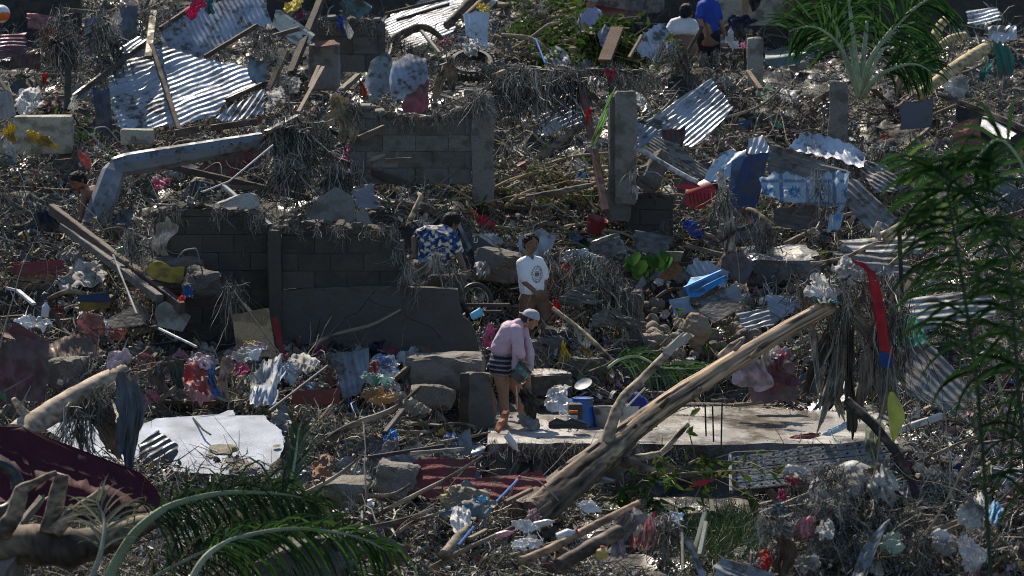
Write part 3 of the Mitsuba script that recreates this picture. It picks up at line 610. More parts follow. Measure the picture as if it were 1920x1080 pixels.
sheet('panel', 'torn orange red panel hanging point down in the straw, top left', 'panel', [(75, 55), (115, 50), (112, 90), (100, 115), (78, 92)], 90, (.22, .055, .03), k=.3, d=73.4, per=0, dent=.03, mat='m_grit')
sheet('roof_panel', 'cream ribbed roofing panel sliding down beside the pillar stump', 'roof panel', [(514, 20), (528, 18), (590, 62), (588, 70), (565, 92), (545, 78), (510, 46)], -36, (.50, .50, .42), k=1.0, d=73.2, per=.13, amp=.012, mat='m_gloss')
roof('brown grey ribbed scrap at the left edge under the white cloth', [(-5, 176), (22, 170), (30, 215), (-5, 226)], -80, (.32, .28, .24), k=1.0, d=71.5)
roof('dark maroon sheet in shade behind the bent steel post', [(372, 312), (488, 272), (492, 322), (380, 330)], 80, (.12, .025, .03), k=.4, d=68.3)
roof('bright white torn roofing sheet under broken timbers at the top', [(722, 40), (740, 22), (870, -8), (905, -8), (860, 42), (850, 60), (765, 98), (728, 62)], 20, (.80, .80, .80), k=2.4, d=78.5, dent=.05, rag=.03)
roof('silver sheet draped straight down near the top, above the tyre', [(868, 24), (918, 22), (914, 90), (895, 96), (878, 90)], -86, (.55, .57, .62), k=.9, d=76.3, curl=-.05)
sheet('metal_sheet', 'dull blue grey flat metal sheet folded down left of the half painted sheet', 'metal sheet', [(690, 112), (720, 102), (736, 106), (735, 162), (702, 192), (683, 150)], 80, (.27, .30, .32), k=.7, d=67.4, per=0, curl=-.12, dent=.03, mat='m_metal')
cs = thing('corrugated_sheet', 'half grey, half maroon painted sheet draped over the sagging block wall', SH)
sheet('x', '', '', [(735, 115), (768, 97), (800, 106), (803, 150), (803, 176), (762, 182), (735, 184), (728, 150)], -78, (.33, .36, .42), k=.8, d=66.9, key=part(cs, 'bare_metal', 'grey unpainted upper part'), sag=-.06)
sheet('x', '', '', [(764, 178), (803, 150), (804, 200), (790, 212), (758, 212), (752, 196)], -78, (.22, .06, .075), k=.35, d=66.45, key=part(cs, 'painted_part', 'maroon painted lower part'))
roof('pale grey ribbed sheets seen behind the hanging straw, centre', [(1012, 212), (1088, 174), (1090, 232), (1020, 254)], 24, (.40, .43, .48), k=1.2, d=69.6)
roof('large grey roofing sheet lying aslant, right of the tallest post', [(1238, 215), (1290, 178), (1332, 150), (1376, 202), (1330, 258), (1298, 282), (1268, 262), (1232, 238)], 40, (.36, .39, .43), k=1.5, d=69.3, dent=.03, curl=.05)
roof('blue grey sheet wedged between the tallest post and the large grey sheet', [(1190, 224), (1236, 246), (1244, 268), (1196, 278)], 40, (.30, .34, .40), k=1.0, d=69.0)
roof('small dark brown ribbed sheet below the large grey sheet', [(1240, 244), (1285, 243), (1280, 274), (1245, 262)], -85, (.08, .03, .03), k=.4, d=68.7)
roof('muddy tan sheet with fine ridges above the red basin', [(1208, 285), (1226, 254), (1262, 268), (1330, 320), (1318, 336), (1260, 322)], -32, (.27, .25, .21), k=1.3, d=68.2, per=.05, amp=.004)
roof('blue grey ribbed sheet leaning near the man crouching at the top', [(1192, 92), (1210, 62), (1243, 40), (1256, 60), (1230, 110), (1204, 108)], -58, (.44, .48, .55), k=.9, d=76.6, per=.095, amp=.014)
sheet('metal_sheet', 'grey green curved sheet lying between the pale short post and the upper palm', 'metal sheet', [(1432, 96), (1480, 92), (1516, 62), (1514, 108), (1490, 126), (1436, 126)], 8, (.14, .18, .17), k=1.3, d=75.8, per=.3, amp=.03, curl=.06)
roof('crumpled white sheet in the top right corner', [(1812, 20), (1870, 14), (1876, 40), (1815, 48)], 12, (.62, .63, .64), k=1.4, d=79.0, dent=.05)
sheet('tarp', 'grey white crumpled plastic sheet under the one in the top right corner', 'tarp', [(1852, 50), (1905, 46), (1908, 72), (1880, 82), (1856, 74)], 60, (.50, .51, .53), k=1.0, d=77.6, per=.12, amp=.02, mat='m_gloss', wrinkle=.04)
roof('white ribbed roofing sheet at the right edge beside the red brown cloth', [(1842, 214), (1905, 248), (1892, 264), (1838, 240)], -28, (.66, .68, .71), k=2.0, d=72.0, per=.1)
sheet('tarp', 'red brown crumpled tarp bulging at the right edge', 'tarp', [(1785, 240), (1806, 226), (1836, 224), (1842, 262), (1812, 284), (1788, 290)], 70, (.26, .10, .085), k=.8, d=71.2, per=.3, amp=.03, mat='m_grit', wrinkle=.05, curl=-.1)
sheet('tarp', 'teal green cloth hanging at the upper right', 'tarp', [(1860, 76), (1890, 86), (1904, 110), (1898, 142), (1872, 140)], -75, (.03, .14, .10), k=.5, d=74.3, per=.11, amp=.02, mat='m_gloss', wrinkle=.03)
sheet('panel', 'dark grey panel under the low wall top at the upper right', 'panel', [(1682, 196), (1752, 184), (1746, 240), (1690, 244)], 0, (.08, .085, .10), k=.3, d=72.3, per=0, mat='m_gloss')
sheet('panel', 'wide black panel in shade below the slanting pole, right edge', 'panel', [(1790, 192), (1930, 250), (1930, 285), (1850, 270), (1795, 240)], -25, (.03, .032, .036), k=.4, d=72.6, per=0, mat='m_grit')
roof('wide dark grey roofing sheet with lines, behind the palm right of the trunk heap', [(1676, 652), (1740, 640), (1850, 760), (1830, 800), (1700, 740)], -42, (.16, .165, .17), k=1.4, d=60.0, per=.11)
roof('grey roofing sheet lying flat behind the green net bag', [(1690, 560), (1850, 540), (1870, 590), (1720, 620)], 6, (.26, .27, .28), k=1.6, d=62.4, per=.12)
roof('brown ribbed sheet standing under the trunk, behind the lilac cloth', [(1392, 690), (1490, 676), (1496, 752), (1410, 756)], -85, (.14, .085, .085), k=.35, d=61.4, per=.12)
roof('dark corrugated sheet under straw, right of the block wall', [(1188, 430), (1262, 445), (1250, 480), (1196, 470)], -10, (.13, .13, .135), k=.8, d=66.0)
roof('crumpled grey roofing scrap at the top, left of the man in white', [(1120, 62), (1135, 45), (1150, 60), (1142, 90), (1126, 88)], 70, (.3, .31, .34), k=.9, d=77.4)
roof('grey roofing sheet half under the blue heap, lower left corner', [(1340, 400), (1440, 410), (1446, 448), (1352, 452)], 8, (.20, .205, .21), k=1.0, d=66.2, per=.1)
roof('crumpled grey roofing sheet behind the blue heap, right', [(1600, 300), (1660, 312), (1700, 360), (1640, 366)], -30, (.26, .27, .285), k=1.5, d=68.6, wrinkle=.04)
roof('long dull roofing sheet under the tan branch, lower right', [(1560, 470), (1690, 476), (1720, 520), (1590, 512)], -6, (.21, .205, .2), k=1.3, d=65.4, per=.11)
roof('bent dark grey roofing sheet left of the round leaved plant', [(1100, 450), (1160, 440), (1176, 476), (1120, 490)], 20, (.16, .165, .17), k=1.0, d=65.6, wrinkle=.04)
roof('grey ribbed sheet lying on the rubble, right of the biggest boulder', [(1380, 590), (1440, 580), (1450, 612), (1396, 622)], 18, (.22, .225, .235), k=1.3, d=63.2, wrinkle=.02)
roof('pale bent sheet lying between the tallest post and the steel tube', [(1205, 225), (1262, 205), (1275, 235), (1230, 252)], 30, (.3, .31, .325), k=1.2, d=69.4, wrinkle=.03)
# blue heap on the right
roof('light blue crumpled metal sheet, left edge of the blue heap', [(1318, 338), (1338, 308), (1366, 284), (1400, 281), (1392, 318), (1352, 346)], 45, (.42, .52, .60), k=1.4, d=67.7, per=.2, amp=.02, wrinkle=.04, mat='m_gloss')
sheet('cabinet_panel', 'dark blue metal cabinet panel with folded edges in the blue heap', 'metal panel', [(1400, 290), (1442, 286), (1430, 345), (1422, 395), (1380, 398), (1372, 352)], 80, (.028, .042, .10), k=.7, d=67.2, per=.22, amp=.018, mat='m_gloss', wrinkle=.02)
sheet('cabinet_panel', 'lighter blue scratched metal panel left of the dark blue one', 'metal panel', [(1372, 300), (1400, 290), (1392, 392), (1366, 400), (1366, 350)], 82, (.09, .13, .21), k=.6, d=67.3, per=.2, amp=.02, mat='m_gloss', wrinkle=.02)
roof('small crumpled metal peak on top of the blue panels', [(1403, 266), (1430, 254), (1446, 286), (1402, 292)], 70, (.42, .46, .52), k=1.2, d=67.8, wrinkle=.03)
roof('brown grey roofing sheet above the flowered curtain, ridges level', [(1434, 326), (1446, 272), (1500, 288), (1598, 322), (1560, 338), (1500, 334)], -14, (.17, .155, .145), k=.9, d=67.6, per=.11, amp=.016)
roof('bent silver roofing sheet on top of the blue heap', [(1474, 284), (1500, 258), (1530, 258), (1600, 278), (1622, 296), (1618, 322), (1568, 306), (1520, 296)], -62, (.48, .53, .62), k=1.6, d=68.4, per=.12, amp=.018, wrinkle=.03, sag=.05)
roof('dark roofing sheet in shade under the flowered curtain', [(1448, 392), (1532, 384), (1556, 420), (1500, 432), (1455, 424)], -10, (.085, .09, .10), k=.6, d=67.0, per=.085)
roof('long brown grey roofing sheet sloping down to the right of the curtain', [(1582, 332), (1612, 340), (1692, 422), (1682, 442), (1628, 430), (1594, 396)], -42, (.27, .255, .25), k=1.2, d=67.4, per=.095, amp=.013)
roof('flat muddy silver sheet lying below the tan branch, right', [(1572, 448), (1740, 440), (1730, 476), (1606, 474)], 2, (.36, .35, .34), k=1.8, d=66.6, per=.12)
def curtain_mesh():
    k = thing('curtain', 'light blue curtain with darker blue flowers and checks, laid over the roofing', 'curtain')
    pl = Plane(1510, 388, 66.6, .75, 0)
    m = sheet_mesh([(1424, 338), (1450, 328), (1490, 332), (1528, 338), (1572, 326), (1592, 328), (1588, 376), (1580, 396), (1560, 386), (1510, 386), (1468, 382), (1430, 366)], pl, 85, .17, .018, dent=.07, step=.012, seed=5, wrinkle=.045, jit=.8)
    m = trimesh.Trimesh(*join([m]), process=False).subdivide(); v = np.array(m.vertices)
    a = pl(1440, 360); x, z = (v[:, 0] - a[0]) / .37, (v[:, 2] - a[2]) / .30
    ix, iz = np.round(x), np.round(z)
    r = np.hypot(x - ix, z - iz); th = np.arctan2(z - iz, x - ix)
    c = np.tile([.28, .36, .43], (len(v), 1)) * (.8 + .4 * meshkit.fbm(v * 4, 3)[:, None])
    c[(np.abs(x - np.floor(x) - .5) < .07) | (np.abs(z - np.floor(z) - .5) < .06)] = (.10, .16, .27)
    c[(np.abs(x - np.floor(x) - .5) < .07) & (np.abs(z - np.floor(z) - .5) < .06)] = (.24, .31, .37)
    fl = r < .22 * (1 + .18 * np.sign(np.sin(11 * th)))
    c[fl] = (.04, .13, .27); c[r < .07] = (.15, .3, .4)
    put(k, m, 'm_plain', c, smooth=True)
    k = thing('curtain', 'torn scrap of the light blue flowered curtain hanging on its own below', 'curtain')
    pl = Plane(1560, 438, 66.3, .3, 0)
    m = sheet_mesh([(1556, 402), (1570, 396), (1582, 402), (1576, 430), (1550, 438)], pl, 85, .13, .018, dent=.03, step=.012, seed=6)
    v = m[0]; c = np.tile([.28, .36, .42], (len(v), 1)); b = np.hypot(v[:, 0] - pl(1571, 406)[0], v[:, 2] - pl(0, 406)[2]) < .05
    c[b] = (.05, .2, .42); c[np.abs(v[:, 2] - pl(0, 431)[2]) < .02] = (.14, .22, .36)
    put(k, m, 'm_plain', c, smooth=True)
curtain_mesh()
roof('brown purple roofing sheet leaning behind the blue tray', [(1352, 484), (1380, 470), (1416, 500), (1396, 532), (1356, 522)], -75, (.12, .09, .10), k=.6, d=65.4)
roof('ribbed metal scrap behind the blue tray', [(1284, 502), (1304, 486), (1370, 508), (1362, 540), (1300, 520)], -60, (.30, .33, .38), k=1.0, d=65.3)
roof('grey roofing sheet in front of the blue tray', [(1300, 568), (1382, 530), (1396, 562), (1320, 588)], 24, (.20, .23, .26), k=.9, d=64.2)
roof('blue grey metal sheet at the left of the rubble stones', [(1254, 562), (1290, 556), (1304, 586), (1262, 592)], 5, (.24, .30, .36), k=.9, d=64.2, per=.15)
roof('blue grey ribbed sheet to the right of the rubble stones', [(1436, 552), (1500, 556), (1504, 572), (1470, 592), (1440, 616)], -22, (.24, .27, .33), k=1.0, d=63.6)
sheet('concrete_slab', 'thin broken concrete slab lying on the stones below the roofing sheet', 'concrete slab', [(1308, 582), (1330, 566), (1372, 560), (1396, 572), (1340, 606)], 15, (.17, .155, .135), k=1.4, d=63.9, per=0, mat='m_grit', dent=.03)
sheet('plywood_board', 'orange brown splintered plywood board near the green plants', 'board', [(1234, 520), (1264, 486), (1284, 508), (1276, 520), (1244, 526)], 50, (.22, .10, .045), k=.6, d=65.3, per=0, mat='m_grit', dent=.01)
sheet('panel', 'small dark grey square panel left of the rubble', 'panel', [(1182, 540), (1206, 515), (1214, 530), (1196, 548)], 45, (.17, .17, .165), k=.4, d=64.9, per=0, mat='m_grit')
roof('grey bent sheet standing behind the boy in white', [(974, 500), (972, 448), (984, 436), (1016, 430), (1042, 444), (1030, 480), (1012, 522), (985, 520)], -78, (.36, .39, .41), k=.4, d=65.6, per=.16, amp=.02, wrinkle=.02)
# left
sheet('tarp', 'large dark maroon tarp sagging across the bottom left', 'tarp', [(-20, 800), (40, 806), (130, 842), (250, 878), (306, 930), (282, 982), (200, 968), (100, 975), (-20, 962)], -18, (.055, .008, .016), k=1.3, d=52.0, per=.55, amp=.05, mat='m_plain', wrinkle=.05, dent=.06)
roof('maroon roofing sheet caked with mud, standing at the left edge', [(-10, 645), (40, 632), (92, 636), (90, 700), (86, 752), (-10, 756)], -84, (.12, .045, .05), k=.35, d=58.0, per=.13, amp=.016)
sheet('panel', 'curved dark red panel lying above the muddy maroon sheet', 'panel', [(0, 622), (30, 608), (80, 634), (60, 640), (10, 636)], -15, (.10, .025, .02), k=1.0, d=59.6, per=0, curl=.06, mat='m_gloss')
def white_board():
    k = thing('board', 'big white broken board lying flat at the lower left, with two bare patches', 'board')
    for poly, d, nm in (([(262, 796), (300, 782), (400, 780), (432, 768), (440, 780), (490, 778), (528, 808), (533, 838), (505, 878), (470, 892), (330, 884), (264, 872)], 55.35, 'main_piece'), ([(82, 800), (120, 790), (262, 782), (262, 880), (150, 850)], 55.6, 'left_piece')):
        sheet('x', '', '', poly, 3, (.33, .365, .43), k=2.3, d=d, per=0, dent=.02, mat='m_plain', rag=.02, key=part(k, nm), lift=0)
    pl = Plane(470, 892, 56.17, 3.0, 0)
    for u, v, a, b in ((418, 842, 24, 12), (448, 872, 26, 14), (394, 852, 8, 5), (520, 836, 8, 4)):
        q = [(u + a * math.cos(t) * (1 + .25 * math.sin(3 * t + u)), v + b * math.sin(t) * (1 + .2 * math.cos(2 * t + v))) for t in np.linspace(0, 6.28, 14)[:-1]]
        put(part(k, 'bare_patch', 'tan patch where the white facing is gone'), sheet_mesh(q, Plane(u, v, 55.35 + 2.3 * (892 - v) * 55.35 / F - .06, 2.3, 0), 3, 0, 0, dent=0, rag=.003, step=.02), 'm_grit', (.20, .175, .13), smooth=True)
white_board()
roof('dark grey roofing scrap lying on the white board', [(264, 832), (294, 808), (318, 822), (340, 846), (300, 890), (266, 880)], 28, (.10, .115, .13), k=1.5, d=54.9, per=.09)
roof('grey blue roofing sheet bent upright beside the red board, in front of the plastered wall', [(614, 668), (640, 660), (692, 655), (694, 690), (676, 742), (642, 746), (632, 700)], -80, (.17, .20, .25), k=.5, d=59.6, per=.14, amp=.025, wrinkle=.02)
roof('small dark corrugated sheet beside the leaning grey slab above the wall', [(660, 356), (700, 345), (718, 392), (668, 386)], -14, (.20, .20, .23), k=1.0, d=64.6)
rs = thing('corrugated_sheet', 'dark red roofing sheets lying in two steps left of the big trunk base', SH)
sheet('x', '', '', [(774, 866), (800, 858), (886, 862), (890, 900), (850, 925), (812, 946), (786, 910)], 0, (.15, .035, .04), k=1.3, d=54.7, per=.15, amp=.010, mat='m_grit', key=part(rs, 'upper_sheet'))
sheet('x', '', '', [(880, 898), (960, 888), (1018, 884), (1032, 924), (1000, 940), (900, 936)], -6, (.17, .04, .045), k=1.5, d=54.5, per=.15, amp=.010, mat='m_grit', key=part(rs, 'lower_sheet'))
g = thing('gutter_piece', 'bent piece of blue grey gutter standing left of the floor edge', 'gutter')
sheet('x', '', '', [(857, 806), (886, 804), (886, 850), (876, 858), (862, 852)], 88, (.17, .20, .23), k=.3, d=57.6, per=.2, amp=.03, key=part(g, 'channel'))
sheet('x', '', '', [(882, 836), (898, 832), (908, 842), (900, 856), (884, 852)], 20, (.15, .18, .21), k=.8, d=57.4, per=.2, amp=.03, key=part(g, 'end_flap'))
sheet('concrete_slab', 'grey smooth concrete slab tilted upright on top of the dark block wall', 'concrete slab', [(568, 410), (596, 372), (626, 350), (664, 368), (668, 418)], 0, (.17, .165, .155), k=.35, d=63.6, per=0, mat='m_grit', dent=.012)
sheet('concrete_slab', 'small grey concrete shard right of the tilted slab on the wall', 'concrete slab', [(668, 404), (684, 388), (698, 424), (670, 424)], 0, (.19, .18, .165), k=.3, d=63.2, per=0, mat='m_grit', dent=.01)
sheet('plywood_board', 'tan plywood board leaning on the plastered wall, notched on one side', 'board', [(435, 590), (504, 577), (506, 594), (514, 640), (519, 668), (446, 672)], 80, (.33, .235, .135), k=.35, d=60.6, per=0, mat='m_grit', dent=.006, rag=.003)
sheet('board', 'narrow dark red board leaning right beside the tan plywood', 'board', [(508, 592), (524, 588), (536, 664), (522, 670)], -82, (.16, .018, .03), k=.35, d=60.8, per=0, mat='m_grit', dent=.006)
sheet('board', 'dark red plank lying level at the left edge below the beam', 'board', [(22, 488), (118, 487), (123, 514), (30, 516)], 0, (.17, .016, .022), k=.35, d=63.8, per=0, mat='m_gloss', dent=.008)
sheet('board', 'dull red plank lying level under the blue grey bent roofing', 'board', [(547, 728), (636, 727), (637, 758), (552, 758)], 0, (.17, .045, .035), k=.35, d=58.4, per=0, mat='m_grit', dent=.008)
sheet('concrete_slab', 'grey smooth slab piece below the long beam, left', 'concrete slab', [(289, 596), (296, 574), (310, 565), (358, 592), (344, 622), (294, 612)], 0, (.22, .215, .195), k=.6, d=61.0, per=0, mat='m_grit', dent=.01)
sheet('concrete_slab', 'dark speckled slab lying under the black bag, left', 'concrete slab', [(198, 600), (260, 566), (284, 590), (272, 606), (210, 620)], 20, (.11, .105, .095), k=1.6, d=61.3, per=0, mat='m_grit', dent=.02)
yk = thing('painted_rubble', 'broken wall chunk with faded yellow paint beside the long beam', 'wall chunk')
put(part(yk, 'core'), rough_box(at(325, 515, 62.2), .7, .5, .42, .15, (0, 0), .08, seed=51), 'm_grit', (.12, .11, .095))
plate(part(yk, 'yellow_face', 'dirty yellow painted face'), [(270, 506), (286, 492), (302, 490), (320, 502), (346, 500), (343, 532), (306, 528), (288, 524)], 61.75, .06, 'm_grit', (.33, .25, .05), seed=5)
put(thing('concrete_chunk', 'dark broken concrete chunk right of the yellow painted one', 'concrete chunk'), rough_box(at(378, 530, 61.6), .4, .4, .36, .3, (.1, .1), .1, seed=52), 'm_grit', (.10, .09, .08))
sheet('painted_panel', 'panel painted dark blue over yellow, lying among rags left of the beam', 'panel', [(146, 552), (202, 550), (203, 580), (150, 584)], 0, (.18, .14, .03), k=.3, d=62.0, per=0, mat='m_grit')
sheet('painted_panel', 'dark blue upper strip of the yellow and blue painted panel', 'panel', [(146, 550), (202, 548), (202, 566), (147, 566)], 0, (.025, .04, .09), k=.3, d=61.9, per=0, mat='m_grit')
for (u, v, w, h, d, lab) in ((652, 922, .52, .32, 54.4, 'grey concrete block under the brown scrap, lower left of the red sheets'), (745, 900, .48, .38, 55.1, 'grey concrete block tipped on edge beside the red sheets'), (808, 745, .5, .25, 59.2, 'muddy concrete lump on the slope under the ledge'), (10, 1068, .3, .35, 48.2, 'pale concrete lump in the bottom left corner'), (575, 1060, 1.0, .5, 47.2, 'dark earth covered lump under the palm frond, bottom'), (128, 700, .42, .35, 58.8, 'pale concrete block among rags beside the muddy maroon sheet'), (935, 498, .6, .42, 64.6, 'rough concrete boulder between the black case and the boy'), (440, 385, .5, .2, 63.4, 'white chalky slab on the wall top by the steel post'), (1225, 320, .3, .55, 67.5, 'dark concrete slab leaning right of the tallest post'), (715, 1030, .4, .2, 50.0, 'earthy lump at the bottom among straw')):
    put(thing('concrete_block', lab, 'concrete block'), rough_box(at(u, v, d), w, .4, h, R.normal(0, .35), (R.normal(0, .1), R.normal(0, .25)), .07, seed=int(u)), 'm_grit', (.165, .155, .135) if 'pale' in lab or 'grey' in lab else (.34, .34, .32) if 'white' in lab else (.12, .11, .095))
# steel ramp of perforated planks
rp = thing('steel_ramp', 'long perforated steel ramp tipped on its side against the floor edge', 'ramp')
def bil(q, s, t):
    a, b, c, d = [np.asarray(x, float) for x in q]
    return (a * (1 - s) + b * s) * (1 - t) + (d * (1 - s) + c * s) * t
RQ = [at(1368, 858, 57.0), at(1668, 822, 57.7), at(1668, 892, 57.25), at(1370, 922, 56.6)]
nrm = np.cross(RQ[1] - RQ[0], RQ[3] - RQ[0]); nrm /= np.linalg.norm(nrm); nrm *= -np.sign(nrm[1])
for r in range(5):
    t0, t1 = r / 5 + .012, (r + 1) / 5 - .012
    ms = []
    N = 13
    holes = [(i + .5) / N for i in range(N)]
    from shapely.geometry import box as sbox, Point
    Lx, Ly = np.linalg.norm(RQ[1] - RQ[0]), np.linalg.norm(RQ[3] - RQ[0]) / 5
    shp = sbox(0, 0, Lx, Ly * .94)
    for h in holes: shp = shp.difference(Point(h * Lx, Ly * .47).buffer(.020, 3))
    m = trimesh.creation.extrude_polygon(shp, .02, engine='earcut')
    v = np.array(m.vertices)
    w = np.array([bil(RQ, x / Lx, t0 + (y / (Ly * .94)) * (t1 - t0)) for x, y, _ in v]) + nrm * (v[:, 2:] + .004 * (r % 2))
    put(part(rp, 'slat'), (w, np.asarray(m.faces)), 'm_grit', tuple(np.array((.21, .21, .21)) * (.8 + .1 * r)))
put(part(rp, 'end_plate'), beam_mesh(bil(RQ, 0, -.03) + nrm * .02, bil(RQ, 0, 1.03) + nrm * .02, .04, .06), 'm_metal', (.5, .5, .5))
put(part(rp, 'back_frame'), beam_mesh(bil(RQ, 0, .5) - nrm * .06, bil(RQ, 1, .5) - nrm * .06, Ly * 4.4, .05, up=nrm), 'm_grit', (.05, .05, .05))

# ================================================================ rags: cloth and plastic lying or hanging
def rag(name, label, cat, u, v, w, h, col, mat='m_plain', fold=.05, hang=0.0, d=None, group=None, seed=None, rough=0, parts=True, col2=None, n=19):
    """Crumpled cloth about w x h photo pixels: draped over the ground, or hanging (hang = 1)."""
    sd = int(seed if seed is not None else (u * 7 + v * 13)) % 9973
    Rr = np.random.default_rng(sd)
    d0 = (G(u, v + h * .35) if d is None else d) - .12
    m = d0 / F
    W, H = w * m, h * m
    a, b = np.meshgrid(np.linspace(-1, 1, n), np.linspace(-1, 1, n), indexing='ij')
    ang = np.arctan2(b, a); rr = np.maximum(np.abs(a), np.abs(b)); mx = .45 if hang else 1.0
    a, b = a * (1 - mx + mx * np.sqrt(1 - .5 * b ** 2)), b * (1 - mx + mx * np.sqrt(1 - .5 * a ** 2))
    edge = 1 + .55 * (meshkit.fbm(np.stack([np.cos(ang) * 1.7, np.sin(ang) * 1.7, a * 0 + sd], -1), 3, sd) - .5) * 2 * rr
    x, y = a * edge * (1 - .12 * b * Rr.normal()), b * edge
    q = np.stack([x * 2.1, y * 2.1, x * 0 + sd], -1)
    rot = Rr.uniform(0, np.pi) if not hang else 0.0
    ridge = 1 - np.abs(2 * meshkit.fbm(np.stack([(x * math.cos(rot) + y * math.sin(rot)) * 3.6, (-x * math.sin(rot) + y * math.cos(rot)) * 1.2, x * 0 + sd], -1), 3, sd) - 1) * 2.2
    bul = (meshkit.fbm(q, 3, sd + 1) - .5) * 2
    off = fold * min(1.6, .45 + w * m) * (ridge * 1.7 + bul * .7)
    if hang:
        P = np.stack([x * W / 2, off * 1.2 - .02, -y * H / 2], -1)
        P[..., 0] = P[..., 0] * (1 + .28 * np.sin(y * 2.2 + sd)) + .10 * W * np.sin(y * 3 + sd)
        P[..., 1] += .12 * H * y * hang * .6
    else:
        k = Rr.uniform(.7, 2.4)                            # lies on a bank leaning 48 degrees from upright
        P = np.stack([x * W / 2, y * -H / 2 * 0 + (-y) * H / 2 * k, -y * H / 2], -1)
        nn = np.array([0, -1, k]) / math.hypot(1, k)
        P = P + (off + .015 * (1 - rr ** 2))[..., None] * nn
    qa = Rr.normal(0, .22 if hang else .4); ca, sa = math.cos(qa), math.sin(qa)
    P[..., 0], P[..., 2] = P[..., 0] * ca - P[..., 2] * sa, P[..., 0] * sa + P[..., 2] * ca
    P = P + at(u, v, d0)
    c = np.asarray(col, float)
    f = meshkit.fbm(P * 9 + sd, 3, sd)[..., None]
    c = c * (.75 + .5 * f)
    if col2 is not None:
        t = np.clip((meshkit.fbm(np.stack([x * 2.4, y * 2.4, x * 0 + sd * .3], -1), 3, sd + 2)[..., None] - .5) * 14 + .5, 0, 1)
        c = c * (1 - t) + np.asarray(col2, float) * t
    mu = np.clip((meshkit.fbm(P * 5 + 17, 3, sd)[..., None] - .46) * 7, 0, 1) * (.85 if d0 < 49 else .65)
    if d0 < 49: c = c * .72
    c = c * (1 - mu) + np.array([.10, .085, .062]) * mu
    key = name if '__' in name else thing(name, label, cat, group)
    put(key, (P.reshape(-1, 3), grid_faces(n, n)), mat, c.reshape(-1, 3), smooth=True)
    return key
WH, WH2, GR, TAN, NAVY, BLU, LB, RED, PNK, YEL, GRN, BLK, BRN, PUR, TEAL = (.62, .61, .58), (.45, .44, .41), (.24, .235, .22), (.33, .27, .19), (.018, .025, .06), (.03, .10, .34), (.16, .34, .50), (.42, .02, .03), (.55, .22, .26), (.50, .38, .05), (.06, .18, .06), (.015, .015, .017), (.13, .09, .06), (.15, .06, .17), (.08, .30, .28)
